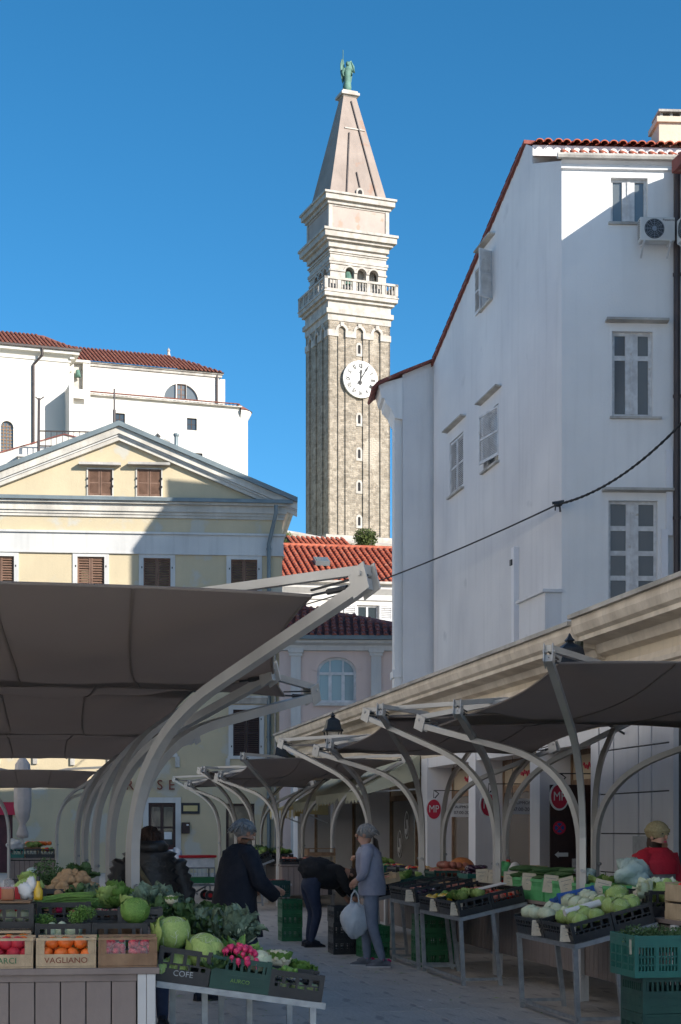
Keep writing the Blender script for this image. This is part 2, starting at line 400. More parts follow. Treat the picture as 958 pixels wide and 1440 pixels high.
# ---------------------------------------------------------------- shared pieces
def text_mesh(txt, size, depth=0.004, align='CENTER', sx=1.0, bold=0.0):
    cu = bpy.data.curves.new('writing', 'FONT'); cu.body = txt; cu.size = size; cu.extrude = depth / 2
    cu.align_x = align; cu.align_y = 'CENTER'; cu.resolution_u = 3; cu.offset = bold
    o = bpy.data.objects.new('writing', cu); COL.objects.link(o)
    dg = bpy.context.evaluated_depsgraph_get(); me = bpy.data.meshes.new_from_object(o.evaluated_get(dg))
    bpy.data.objects.remove(o); bpy.data.curves.remove(cu)
    if sx != 1.0:
        for v in me.vertices: v.co.x *= sx
    return me
def writing(txt, size, matn, parent, loc, rot=(R(90), 0, 0), name='lettering', sx=1.0, depth=.004):
    me = text_mesh(txt, size, depth, sx=sx); me.materials.clear(); me.materials.append(M[matn])
    return linkmesh(name, me, parent, loc, rot)

def tile_roof(parent, name, o, eu, ew, width, length, matn, pitch=.24, row=.38, trim=None, rg=rnd):
    """barrel tiles: eu along the eave, ew up the slope; trim(u,w) says whether a tile lies on the roof"""
    o, eu, ew = Vector(o), Vector(eu).normalized(), Vector(ew).normalized(); nn = eu.cross(ew).normalized()
    if nn.z < 0: nn = -nn
    mb = MB(); nu = max(1, int(width / pitch)); nw = max(1, int(length / row)); k = 5
    for i in range(nu):
        for j in range(nw):
            u, wv = (i + .5) * pitch, j * row
            if trim and not trim(u, wv + row / 2): continue
            du, dh = rg.uniform(-.012, .012), rg.uniform(-.006, .010)
            vs = []
            for e, (ww, lift, r) in enumerate(((wv - .05, .030 + dh, pitch*.34), (wv + row, .0, pitch*.28))):
                for q in range(k + 1):
                    a = math.pi * q / k
                    vs.append(o + eu*(u + du + r*math.cos(a)) + ew*ww + nn*(lift + .01 + r*.85*math.sin(a)))
            mb.add(vs, [(q, q+1, k+2+q, k+1+q) for q in range(k)] + [tuple(range(k+1))])
    ob = mb.build(name, M[matn], parent); ob['kind'] = 'stuff'; return ob

def shutter_mesh(mb, u0, u1, z0, z1, y, slats=14, fr=.05):
    mb.box(u0, u0+fr, y-.035, y, z0, z1); mb.box(u1-fr, u1, y-.035, y, z0, z1)
    zm = (z0+z1)/2
    for a, b in ((z0, z0+fr*1.3), (z1-fr, z1), (zm-fr/2, zm+fr/2)): mb.box(u0+fr, u1-fr, y-.034, y-.002, a, b)
    n = slats; ang = R(56); dp = max(.03, min(.07, (z1-z0)/n*1.05))
    for i in range(n):
        zc = z0 + fr*1.3 + (z1-z0-fr*2.3) * (i + .5) / n
        mb.cbox(((u0+u1)/2, y-.018, zc), (u1-u0-2*fr, dp, .008), (ang, 0, 0))
def window(parent, r, y=0.0, rows=2, cols=2, fm='frame_white', pm='pane', fw=.06, depth=.14, sill=None, hood=None, label=None, fd=.05, archrise=None):
    """glazed window set back in the wall: frame > pane, sill, hood"""
    u0, u1, z0, z1 = r; mb = MB(); yy = y + depth
    mb.box(u0, u0+fw, yy-fd, yy, z0, z1); mb.box(u1-fw, u1, yy-fd, yy, z0, z1)
    mb.box(u0+fw, u1-fw, yy-fd, yy, z1-fw, z1); mb.box(u0+fw, u1-fw, yy-fd, yy, z0, z0+fw)
    for i in range(1, cols):
        uc = u0 + (u1-u0)*i/cols; mb.box(uc-fw*.6, uc+fw*.6, yy-fd+.004, yy, z0+fw, z1-fw)
    zs = rows if hasattr(rows, '__len__') else [i/rows for i in range(1, rows)]
    for f in zs:
        zc = z0 + (z1-z0)*f; mb.box(u0+fw, u1-fw, yy-fd+.008, yy-.002, zc-fw*.35, zc+fw*.35)
    wn = mb.build('window', M[fm], parent)
    if label: wn['label'] = label
    edges = [0.0] + list(zs) + [1.0]
    for ci in range(cols):
        for a, b in zip(edges[:-1], edges[1:]):
            box_part('pane', M[pm], wn, u0+(u1-u0)*ci/cols+fw*.5, u0+(u1-u0)*(ci+1)/cols-fw*.5, yy-.02, yy-.012, z0+(z1-z0)*a+fw*.3, z0+(z1-z0)*b-fw*.3)
    if sill: box_part('sill', M[sill], wn, u0-.08, u1+.08, y-.06, y+depth, z0-.06, z0-.002)
    if hood: box_part('hood', M[hood], wn, u0-.18, u1+.18, y-.16, y+.02, z1+.12, z1+.19)
    return wn
def surround(mb, u0, u1, z0, z1, w_, y, t=.03, bottom=True):
    mb.box(u0-w_, u0, y-t, y, z0, z1); mb.box(u1, u1+w_, y-t, y, z0, z1); mb.box(u0-w_, u1+w_, y-t, y, z1, z1+w_)
    if bottom: mb.box(u0-w_*1.2, u1+w_*1.2, y-t*1.6, y, z0-w_*.7, z0)
# ================================================================ the setting
g = MB()
g.add([(-400, -60, 0), (400, -60, 0), (400, 900, 0), (-400, 900, 0)], [(0, 1, 2, 3)])
ground = tag(g.build('ground', M['ground_joint']), 'grey paved ground of the market square', None, kind='structure')

# paving slabs of the aisle: each a stone of its own, laid along the street
sl_meshes = []
for k in range(6):
    b = MB(); rg = random.Random(k)
    b.bevbox(-.5, .5, -.5, .5, -.03, .004 + .003 * rg.random(), .006)
    sl_meshes.append(b.mesh('paving_slab', M['paving']))
def slab(l, D, w_, d_, k):
    p = mk(l, D, .004)
    o = linkmesh('paving_slab', sl_meshes[k % 6], ground, (p.x, p.y, p.z), (rnd.uniform(-.003, .003), rnd.uniform(-.003, .003), ROT), (w_ - .012, d_ - .012, 1))
k = 0; l = .6
while l < 5.65:
    w_ = rnd.choice((.52, .6, .6, .7)); D0 = 11.0 + rnd.uniform(-.8, 0)
    while D0 < 39.3:
        d_ = rnd.uniform(.8, 1.5) if D0 < 26 else rnd.uniform(1.4, 2.2); slab(l + w_/2, D0 + d_/2, w_, d_, k); D0 += d_; k += 1
    l += w_
# plain paving further out
g = MB()
for (l0, l1, D0, D1) in ((-12, 12, 39.5, 70), (5.7, 12, 7.2, 39.5), (-12, .55, 7.2, 39.5)):
    a, b_, c, d = mk(l0, D0, .004), mk(l1, D0, .004), mk(l1, D1, .004), mk(l0, D1, .004)
    g.add([a, b_, c, d], [(0, 1, 2, 3)])
tag(g.build('paving', M['paving']), 'smooth stone paving under and beyond the stalls', None, kind='structure')

g = MB(); g.add([(-40, -58, .004), (30, -58, .004), (30, 6.9, .004), (-40, 6.9, .004)], [(0, 1, 2, 3)])
tag(g.build('square_paving', M['square_stone']), 'pale sunlit stone paving added unseen behind the camera to bounce light', None, kind='structure')  # unseen sheet, added pale to throw sunlight up under the sails
# hill under church and tower
h = MB(); nx, ny = 24, 14; vs = []
for j in range(ny + 1):
    for i in range(nx + 1):
        X = -140 + 240 * i / nx; Y = 88 + 150 * j / ny
        t = min(1, max(0, (Y - 88) / 36)); zz = 22.3 * (3*t*t - 2*t*t*t) + rnd.uniform(-.5, .5) * (t < 1) + max(0, min(Y, 150) - 124) * .16
        if Y > 190: zz -= (Y - 190) * .5
        vs.append((X, Y, zz if j else -1))
h.add(vs, [(j*(nx+1)+i, j*(nx+1)+i+1, (j+1)*(nx+1)+i+1, (j+1)*(nx+1)+i) for j in range(ny) for i in range(nx)])
tag(h.build('hill', M['hill_earth'], smooth=True), 'green earthy hill carrying the church and bell tower', None, kind='structure')

# ================================================================ bell tower
TY = 147.0; TA = R(21.0); TS = FPX / TY
tw = Fr((462 - CX) / FPX * TY, TY, TA)
W = 6.0
tz = lambda py: tw.z(462, py)
tower = thing('bell_tower', 'tall square stone bell tower with clock, balcony and pointed pink spire', 'bell tower', tw.o, TA)
def ring(mb, out, z0, z1, w_=W):
    mb.box(-out, w_+out, -out, w_+out, z0, z1)
def side(mb, k):
    """frame of face k of the square shaft (0 front, 1 right, 2 back, 3 left)"""
    mb.m = Matrix.Translation((W/2, W/2, 0)) @ Matrix.Rotation(math.pi/2*k, 4, 'Z') @ Matrix.Translation((-W/2, -W/2, 0))
zb, z_arch, z_top = 18.0, tz(463), tz(447)
core = MB(); core.box(.13, W-.13, .13, W-.13, zb, z_top)
RC = [.216*W, .5*W, .784*W]; rw = .36
edges = [0] + [e for c in RC for e in (c-rw, c+rw)] + [W]
core.build('shaft', M['tower_stone'], tower)
for k in range(4):
    for i in range(4):
        mb = MB(); side(mb, k)
        a, b_ = edges[2*i], edges[2*i+1]
        y1 = .13
        mb.box(a, b_, 0, y1, zb, z_top) if i in (0, 3) else mb.box(a, b_, 0.001, y1, zb, z_top)
        mb.m = mb.m; mb.build('pilaster_strip', M['tower_stone'], tower)
    # arched heads over the recesses
    mb = MB(); side(mb, k)
    for c in RC:
        n = 10; outer = [(c-rw, z_top), (c-rw, z_arch+.05)] + [(c + rw*math.cos(math.pi - math.pi*i/n), z_arch+.05 + rw*math.sin(math.pi*i/n)) for i in range(1, n)] + [(c+rw, z_arch+.05), (c+rw, z_top)]
        mb.prism(outer, .004, .12)
    mb.build('arch_infill', M['tower_stone'], tower)
    mb = MB(); side(mb, k)
    for i in range(4): mb.box(edges[2*i]-.03, edges[2*i+1]+.03, -.09, .1, z_arch-.55, z_arch+.02)
    for c in RC:
        n = 12
        for i in range(n):
            a0, a1 = math.pi*i/n, math.pi*(i+1)/n
            pts = [(c+r_*math.cos(a), z_arch+.02+r_*math.sin(a)) for r_, a in ((rw, a0), (rw+.24, a0), (rw+.24, a1), (rw, a1))]
            mb.prism(pts, -.07, .05)
        mb.box(c-.16, c+.16, -.14, .05, z_arch+rw+.05, z_arch+rw+.42)
    mb.build('stone_arch_band', M['pale_stone'], tower)
def cornice(name, steps, mat_='pale_stone'):
    mb = MB()
    for out, z0, z1 in steps: ring(mb, out, z0, z1)
    return mb.build(name, M[mat_], tower)
cornice('frieze', [(.07, tz(449.5), tz(440)), (.26, tz(440), tz(433.5)), (.05, tz(433.5), tz(422)), (.30, tz(422), tz(417.5)), (.55, tz(417.5), tz(411.8)), (.62, tz(411.8), tz(410.5))])
# balustrade
bal = MB(); z0b, z1b = tz(410.5), tz(391)
for k in range(4):
    side(bal, k)
    bal.box(-.55, W+.55, -.55, -.30, z0b, z0b+.22); bal.box(-.58, W+.58, -.58, -.28, z1b-.2, z1b)
    for c in (-.40, .85, 2.3, W-2.3, W-.85, W+.40): bal.box(c-.17, c+.17, -.545, -.31, z0b+.22, z1b-.2)
bal.build('balustrade', M['pale_stone'], tower)
bal = MB()
for k in range(4):
    side(bal, k)
    n = 22
    for i in range(n):
        u = -.15 + (W+.3) * (i+.5) / n
        bal.lathe([(.05, z0b+.22), (.09, z0b+.45), (.05, z0b+.7), (.07, z1b-.2)], (u, -.43, 0), 6)
bal.build('baluster', M['pale_stone'], tower)['kind'] = 'stuff'
# belfry with three arches on each face
zf0, zf1 = tz(410.5), tz(341)
bf_in = .28
for k in range(4):
    mb = MB(); side(mb, k)
    holes = [arch(c-.44, c+.44, tz(396), tz(370.5), 8) for c in (W*.36, W*.555, W*.75)]
    mb.wall(rect(bf_in, W-bf_in, zf0, zf1), holes, bf_in, .5)
    mb.build('belfry_wall', M['pale_stone'], tower)
    mb = MB(); side(mb, k)
    for c in (W*.36, W*.555, W*.75):
        n = 8
        for i in range(n):
            a0, a1 = math.pi*i/n, math.pi*(i+1)/n; zz = tz(370.5) - .44
            mb.prism([(c+r_*math.cos(a), zz+r_*math.sin(a)) for r_, a in ((.44, a0), (.60, a0), (.60, a1), (.44, a1))], bf_in-.09, bf_in+.05)
    for u0_, u1_ in ((bf_in-.02, W*.36-.44), (W*.36+.44, W*.555-.44), (W*.555+.44, W*.75-.44), (W*.75+.44, W-bf_in+.02)):
        mb.box(u0_, u1_, bf_in-.10, bf_in+.05, tz(378), tz(375.5))
    mb.build('arch_moulding', M['pale_stone'], tower)
mb = MB(); mb.box(1.1, W-1.1, 1.1, W-1.1, zf0, zf1-.3); mb.build('belfry_core', M['old_stone'], tower)
mb = MB(); mb.lathe([(.05, 1.25), (.22, 1.2), (.34, .9), (.40, .35), (.52, 0)], (W*.36, .75, tz(394)), 12); mb.build('bell', M['bronze_green'], tower)
mbp = MB()
for out, a, b_ in ((-.18, 368, 364.5), (-.12, 364.5, 361), (-.20, 354, 351.5), (-.1, 351.5, 349.5)): ring(mbp, out, tz(a), tz(b_))
mbp.build('belt_moulding', M['pale_stone'], tower)
cornice('belfry_cornice', [(-.06, tz(345), tz(337)), (.22, tz(337), tz(333)), (.48, tz(333), tz(325)), (.60, tz(325), tz(321.5))])
# attic
mb = MB(); mb.box(.15, W-.15, .15, W-.15, tz(321.5), tz(285)); mb.build('attic', M['attic_plaster'], tower)
fr_ = MB()
for k in range(4):
    side(fr_, k)
    fr_.box(.06, .42, .06, .4, tz(321.4), tz(285)); fr_.box(.42, W-.42, .08, .3, tz(321.4), tz(319.2)); fr_.box(.42, W-.42, .08, .3, tz(287.5), tz(285))
fr_.build('attic_frame', M['pale_stone'], tower)
cornice('attic_cornice', [(.08, tz(285), tz(280)), (.36, tz(280), tz(272.5)), (.50, tz(272.5), tz(269.5))])
# spire
zc_ = lambda py: EYE + (HY - py) / FPX * (TY + W/2*(math.cos(TA) + math.sin(TA)))
sp = MB(); zs0, zs1 = tz(269.5), zc_(140)
tzs = lambda py: zs0 + (zs1 - zs0) * (269.5 - py) / (269.5 - 140)
b0, b1 = .22, W/2-.62
q0 = [(b0, b0), (W-b0, b0), (W-b0, W-b0), (b0, W-b0)]; q1 = [(b1, b1), (W-b1, b1), (W-b1, W-b1), (b1, W-b1)]
sp.add([(x, y, zs0) for x, y in q0] + [(x, y, zs1) for x, y in q1], [(0,1,5,4),(1,2,6,5),(2,3,7,6),(3,0,4,7),(4,5,6,7)])
spire = sp.build('spire', M['spire_plaster'], tower)
def on_spire(u, z):       # point on the front slope
    t = (z - zs0) / (zs1 - zs0); return Vector((b0 + (b1-b0)*t + u*((W-2*b0)*(1-t) + (W-2*b1)*t), b0 + (b1-b0)*t - .05, z))
for (ua, pa, ub, pb) in ((.55, 146, .83, 268), (.36, 188, .29, 266), (.50, 238, .55, 264)):
    mb = MB(); mb.tube([on_spire(ua, tzs(pa)), on_spire(ub, tzs(pb))], .085, 6); mb.build('rib', M['dark_pipe'], spire)
for (ua, ub, pa) in ((.2, .95, 182),):
    mb = MB(); mb.tube([on_spire(ua, tzs(pa)), on_spire(ub, tzs(pa))], .05, 4); mb.build('rail', M['pale_stone'], spire)
mb = MB(); za, zd_ = tz(268), tz(259.5); yy = on_spire(.5, za).y
mb.prism(arch(W*.52-.36, W*.52+.36, za, zd_+.2, 8), yy-.06, yy+.5); dm = mb.build('dormer', M['pale_stone'], spire)
mb = MB(); mb.prism(arch(W*.52-.2, W*.52+.2, za+.1, zd_, 8), yy-.09, yy-.05); mb.build('opening', M['dark_inside'], dm)
cornice('spire_cap', [(-b1+.05, zc_(140), zc_(138)), (-b1+.26, zc_(138), zc_(134.5)), (-b1+.12, zc_(134.5), zc_(131.5))])
# slit windows
for px, py in ((505, 482.5), (506.5, 581.5), (507, 630.5), (507, 677), (507.5, 726)):
    mb = MB(); zc_ = tz(py) - .25; uc = W*.5
    o_ = arch(uc-.30, uc+.30, zc_-.62, zc_+.62, 8); i_ = arch(uc-.13, uc+.13, zc_-.38, zc_+.42, 8)
    mb.wall(o_, [i_], .05, .1); n = len(o_)
    for i in range(n):
        a, b_ = o_[i], o_[(i+1) % n]; mb.add([(a[0], .05, a[1]), (b_[0], .05, b_[1]), (b_[0], .15, b_[1]), (a[0], .15, a[1])], [(0,1,2,3)])
    sw = mb.build('slit_window', M['pale_stone'], tower)
    mb = MB(); mb.prism(arch(uc-.14, uc+.14, zc_-.40, zc_+.44, 8), .115, .125); mb.build('opening', M['dark_inside'], sw)
# clock
cz_, cr = tz(525) - .30, 1.68
mb = MB(); mb.m = Matrix.Translation((W*.505, -.16, cz_)) @ Matrix.Rotation(R(90), 4, 'X')
mb.lathe([(0, -.14), (cr, -.14), (cr, .06), (cr-.12, .10), (cr-.16, .05), (0, .05)], n=40)
clock = mb.build('clock', M['clock_white'], tower)
for k in range(12):
    nm = ['XII','I','II','III','IIII','V','VI','VII','VIII','IX','X','XI'][k]; a = 2*math.pi*k/12
    me = text_mesh(nm, .60, .02, sx=.55, bold=.018); me.materials.clear(); me.materials.append(M['ink_black'])
    o = linkmesh('numeral', me, clock, (W*.505 + 1.2*math.sin(a), -.225, cz_ + 1.2*math.cos(a)), (R(90), a, 0))
for nm, ln, ang, wd in (('hour_hand', .95, R(3), .11), ('minute_hand', 1.55, R(31), .075)):
    mb = MB(); mb.m = Matrix.Translation((W*.505, -.26, cz_)) @ Matrix.Rotation(ang, 4, 'Y')
    mb.prism([(-wd*.6, -.5), (wd*.6, -.5), (wd*1.5, -.3), (wd*.5, -.1), (wd*.6, ln*.55), (wd*1.3, ln*.68), (0, ln), (-wd*1.3, ln*.68), (-wd*.6, ln*.55), (-wd*.5, -.1), (-wd*1.5, -.3)], -.02, .01)
    mb.build(nm, M['ink_black'], clock)
mb = MB(); mb.tube([(W*.5+.95, -.05, tz(463)), (W*.5+.95, -.05, zb)], .03, 5); mb.tube([(.9, -.05, tz(463)), (.9, -.05, zb)], .03, 5); mb.build('lightning_wire', M['cable_black'], tower)
mb = MB(); mb.box(-.35, W+.35, -.35, W+.35, zb, tz(752)); mb.build('plinth', M['pale_stone'], tower)

# angel statue on the spire
ct = tw.o + tw.ex*(W/2) + tw.ey*(W/2); zst = EYE + (HY - 131.5) / FPX * (TY + W/2*(math.cos(TA) + math.sin(TA)))
stz = 52 / TS * .98
ang = thing('angel_statue', 'green bronze winged angel statue standing on the spire tip', 'statue', (ct.x, ct.y, zst), TA)
mb = MB(); q = stz / 3.3
mb.lathe([(.30*q, 0), (.26*q, .12*q), (.20*q, .15*q), (.36*q, .35*q), (.40*q, .55*q), (.33*q, 1.1*q), (.36*q, 1.45*q), (.30*q, 1.6*q), (.40*q, 2.0*q), (.34*q, 2.3*q), (.14*q, 2.45*q), (.12*q, 2.55*q)], (0, 0, 0), 12, sy=.8)
mb.ball((0, -.04*q, 2.75*q), (.19*q, .2*q, .24*q), 10, 8)
mb.tube([(-.3*q, 0, 2.25*q), (-.55*q, -.1*q, 1.8*q), (-.5*q, -.25*q, 1.45*q)], [.14*q, .13*q, .09*q], 7)
mb.tube([(.3*q, 0, 2.25*q), (.62*q, -.1*q, 2.05*q), (.5*q, -.2*q, 2.5*q), (.25*q, -.3*q, 2.85*q)], [.14*q, .15*q, .11*q, .07*q], 7)
for s_ in (-1, 1): mb.tube([(s_*.12*q, -.05*q, .1*q), (s_*.12*q, -.02*q, .6*q)], [.11*q, .14*q], 6)
mb.build('body', M['bronze_green'], ang, smooth=True)
for s_ in (-1, 1):
    mb = MB(); pts = [(s_*.12, 2.0), (s_*.3, 3.2 if s_ < 0 else 3.15), (s_*.48, 3.25), (s_*.62, 2.8), (s_*.60, 2.0), (s_*.46, 1.2), (s_*.34, .95), (s_*.22, 1.4)]
    mb.prism([(u*q, z*q) for u, z in pts], .20*q, .30*q); mb.build('wing', M['bronze_green'], ang)
mb = MB(); mb.tube([(-.35*q, .2*q, 0), (-.36*q, .2*q, 4.1*q)], .035, 5); mb.build('rod', M['bronze_green'], ang)

# ================================================================ church on the hill (left)
CHY = 140.0; CA = R(18.5)
ch = Fr((352 - CX) / FPX * CHY, CHY, CA)        # origin near the right end of the aisle wall
church = thing('church', 'white hilltop church with red roofs, arched windows and rounded end', 'church', ch.o, CA)
U = lambda px, v=0.0: ch.u(px, v)
Zc = lambda px, py, v=0.0: ch.z(px, py, v)
zlow = 18.0
# aisle wall (lower), with the rounded east end
uA0, uA1 = U(90), U(338)
zA = Zc(214, 563)
holes = [rect(*ch.rect(162, 176, 581, 598)), rect(*ch.rect(263, 277, 588, 605)), rect(*ch.rect(268, 285, 637, 646))]
mb = MB(); mb.wall(rect(uA0, uA1, zlow, zA), holes, 0, .3); mb.build('aisle_wall', M['church_white'], church)
mb = MB(); mb.box(uA0+.02, uA1, .5, 9, zlow, zA-.2); mb.box(uA0, uA0+.4, .02, .6, zlow, zA-.05); mb.build('aisle_body', M['church_white'], church)
for hx in ((162, 176, 581, 598), (263, 277, 588, 605)):
    window(church, ch.rect(*hx), 0, 2, 2, 'shutter_dark', 'pane', .06, .2)
mb = MB(); mb.box(*ch.rect(268, 285, 637, 646)[:2], .1, .2, *ch.rect(268, 285, 637, 646)[2:]); mb.build('vent', M['dark_inside'], church)
rA = (U(352) - uA1)
mb = MB(); mb.lathe([(rA, zlow), (rA, zA-.6)], (uA1, rA*1.0, 0), 20, -math.pi/2, math.pi/2); mb.build('apse_wall', M['church_white'], church, smooth=True)
mb = MB(); mb.lathe([(rA, zA-.9), (rA+.12, zA-.7), (rA+.3, zA-.35), (rA+.3, zA-.2)], (uA1, rA, 0), 20, -math.pi/2, math.pi/2); mb.build('apse_cornice', M['church_white'], church)
mb = MB(); mb.lathe([(rA+.38, zA-.2), (.1, zA+.55)], (uA1, rA, 0), 20, -math.pi/2, math.pi/2); mb.build('apse_roof', M['roof_tile_church'], church)
mb = MB(); mb.box(uA0-.1, uA1+.1, -.28, .3, zA-.02, zA+.10); mb.build('aisle_eave', M['old_stone'], church)
tile_roof(church, 'aisle_roof', (uA0, -.40, zA+.12), (1, 0, 0), (0, .97, .26), uA1-uA0, 2.2, 'roof_tile_church', .34, .5)
# clerestory
v2 = 2.2
uB0, uB1 = U(100, v2), U(308, v2); zB = Zc(204, 516, v2)
lun = []
cu_, zl = U(255, v2), Zc(255, 562, v2)
Rl = (U(279, v2) - U(231, v2)) / 2
def quarter(s_):
    a0, a1 = (math.pi, math.pi*.60) if s_ < 0 else (0, math.pi*.40)
    arc = [(cu_ + Rl*math.cos(a0 + (a1-a0)*i/6), zl + Rl*.92*math.sin(a0 + (a1-a0)*i/6)) for i in range(7)]
    return arc + [(arc[-1][0], zl)]
lun = [quarter(-1), quarter(1), rect(*ch.rect(249, 262, 540, 562, v2))]
mb = MB(); mb.wall(rect(uB0, uB1, zA-1, zB), lun, v2, .3); mb.box(uB0+.02, uB1, v2+.5, 9, zA-1, zB-.1); mb.build('clerestory_wall', M['church_white'], church)
mb = MB(); mb.box(uB1-.02, uB1+.6, v2+.2, 9, zA-1, zB-.4); mb.build('end_wall', M['church_white'], church)
for q_ in lun[:2]:
    mb = MB(); mb.prism(q_, v2+.18, v2+.2); mb.build('window', M['pane_grey'], church)
window(church, ch.rect(249, 262, 540, 562, v2), v2, 3, 2, 'shutter_brown', 'pane_grey', .08, .2)
mb = MB(); mb.box(uB0-.1, uB1+.35, v2-.25, v2+.3, zB-.12, zB); mb.box(uB0-.1, uB1+.25, v2-.13, v2+.2, zB-.35, zB-.12); mb.build('clerestory_eave', M['old_stone'], church)
rl = 6.0; tile_roof(church, 'clerestory_roof', (uB0-.6, v2-.42, zB+.02), (1, 0, 0), (0, .90, .43), uB1-uB0+1.0, rl, 'roof_tile_church', .34, .5, trim=lambda u, w_: u < (uB1-uB0+1.0) - w_*.62)
mb = MB(); e1 = uB1+.4; mb.add([(uB0-.6, v2-.4, zB), (e1, v2-.4, zB), (e1-rl*.62, v2-.4+rl*.90, zB+rl*.43), (uB0-.6, v2-.4+rl*.90, zB+rl*.43), (e1, v2+9, zB)], [(0,1,2,3), (1,4,2)]); mb.build('roof_base', M['roof_tile_church'], church)
mb = MB(); mb.lathe([(.2, 0), (.1, .35), (.16, .5), (0, .75)], (e1-rl*.62, v2-.4+rl*.90, zB+rl*.43), 8); mb.build('finial', M['pale_stone'], church)
# downpipe at the clerestory end
mb = MB(); mb.tube([(U(305, v2), v2-.12, zB-.2), (U(305, v2), v2-.12, zA+.4)], .09, 6); mb.build('downpipe', M['dark_pipe'], church)
# bell niche beside the nave
v3 = -.6; bn = ch.rect(104, 117, 510, 547, v3)
u0_, u1_ = U(97, v3), U(127, v3)
mb = MB(); mb.wall(rect(u0_, u1_, zA-.5, Zc(110, 509, v3)), [rect(*bn)], v3, .5); mb.box(u0_, u1_, v3-.1, v3+.7, Zc(110, 509, v3)-.02, Zc(110, 506, v3)); mb.box(u0_, u0_+.1, v3+.02, v3+2.9, zA-.5, Zc(110, 509, v3)); mb.build('bell_gable', M['church_white'], church)
mb = MB(); mb.box(bn[0]-.05, bn[1]+.05, v3+.42, v3+.5, bn[2]-.05, bn[3]+.05); mb.build('bell_niche', M['old_stone'], church)
mb = MB(); mb.lathe([(.04, .6), (.16, .55), (.2, .25), (.28, 0)], ((bn[0]+bn[1])/2-.05, v3+.0, (bn[2]+bn[3])/2-.1), 12); mb.build('bell', M['bronze_green'], church, smooth=True)
# nave (left, taller, nearer)
v4 = -2.6
uN0, uN1 = U(-130, v4), U(98, v4); zN = Zc(60, 492, v4); zN0 = zN
aw = arch(*ch.rect(1, 19, 592, 637, v4), n=10)
mb = MB(); mb.wall(rect(uN0, uN1, zlow, zN), [aw], v4, .35); mb.box(uN0, uN1-.02, v4+.6, 12, zlow, zN-.2); mb.box(uN1-.4, uN1, v4+.02, 12, zlow, zN-.02); mb.build('nave_wall', M['church_white'], church)
mb = MB(); mb.prism(aw, v4+.2, v4+.22); wn = mb.build('arched_window', M['pane_grey'], church)
mb = MB(); r_ = ch.rect(1, 19, 592, 637, v4)
for i in range(1, 4): mb.box(r_[0]+(r_[1]-r_[0])*i/4-.03, r_[0]+(r_[1]-r_[0])*i/4+.03, v4+.15, v4+.19, r_[2], r_[3]-.15)
for i in range(1, 9): mb.box(r_[0], r_[1], v4+.152, v4+.188, r_[2]+(r_[3]-r_[2])*i/9.5-.03, r_[2]+(r_[3]-r_[2])*i/9.5+.03)
mb.build('lattice', M['wood_old'], wn)
mb = MB(); so = arch(r_[0]-.28, r_[1]+.28, r_[2], r_[3]+.28, 10); si = arch(r_[0], r_[1], r_[2], r_[3], 10)
for i in range(2, len(so)-1): mb.prism([so[i], so[i+1], si[i+1], si[i]], v4-.05, v4+.02)
mb.build('arch_trim', M['church_white'], wn)
mb = MB()
mb.profile_x([(v4, zN-.9), (v4-.1, zN-.85), (v4-.1, zN-.6), (v4-.35, zN-.35), (v4-.6, zN-.3), (v4-.6, zN), (v4, zN)], uN0, uN1+.1)
mb.box(uN1-.02, uN1+.7, v4-.6, 12, zN-.3, zN); mb.box(uN1-.02, uN1+.35, v4-.3, 12, zN-.6, zN-.3)
mb.build('nave_cornice', M['church_white'], church)
mb = MB(); mb.box(uN0, uN1+.82, v4-.78, v4-.6, zN-.05, zN+.14); mb.build('gutter', M['dark_pipe'], church)
hx_ = U(75, v4); rl = 6.0
mb = MB(); mb.add([(uN0, v4-.7, zN+.05), (uN1+.8, v4-.7, zN+.05), (hx_, v4-.7+rl, zN+2.75), (uN0, v4-.7+rl, zN+2.75), (uN1+.8, 14, zN+.05)], [(0,1,2,3), (1,4,2)]); mb.build('nave_roof_base', M['roof_tile_church'], church)
tile_roof(church, 'nave_roof', (uN0, v4-.75, zN+.10), (1, 0, 0), (0, rl, 2.65), uN1-uN0+.7, 6.6, 'roof_tile_church', .34, .5, trim=lambda u, w_: u < (uN1-uN0+.7) - w_*.42)
ux = U(47, v4)
mb = MB(); mb.tube([(U(58, v4), v4-.7, zN-.05), (U(58, v4), v4-.62, zN-.6), (ux, v4-.12, zN-1.3), (ux, v4-.12, zlow)], .11, 7); mb.build('downpipe', M['dark_pipe'], church)
# narrow white pipe/duct at the junction
mb = MB(); mb.tube([(U(101, -.8), -.8, Zc(101, 522, -.8)), (U(91, -.8), -.8, Zc(91, 522, -.8)), (U(91, -.8), -.8, zlow)], .13, 6); mb.build('downpipe', M['old_stone'], church)
mb = MB(); mb.box(U(91, v4), U(96.5, v4), v4-2.4, v4+.01, zlow, Zc(94, 556, v4)); mb.prism([(U(90.5, v4), Zc(94, 556, v4)), (U(97, v4), Zc(94, 556, v4)), (U(96, v4), Zc(94, 550, v4)), (U(91.5, v4), Zc(94, 550, v4))], v4-2.4, v4); mb.build('buttress', M['church_white'], church)
# sundial on the aisle wall
mb = MB(); us, zs_ = U(223), Zc(223, 610)
mb.prism([(us-.12, zs_), (us+.15, zs_-.25), (us-.12, zs_-.6)], -.25, .0)
for i in range(7):
    a = R(200 + i*23); mb.tube([(us+.5*math.cos(a), -.01, zs_-.2+.5*math.sin(a)), (us+1.1*math.cos(a), -.01, zs_-.2+1.1*math.sin(a))], .012, 4)
mb.build('sundial', M['ink_black'], church)

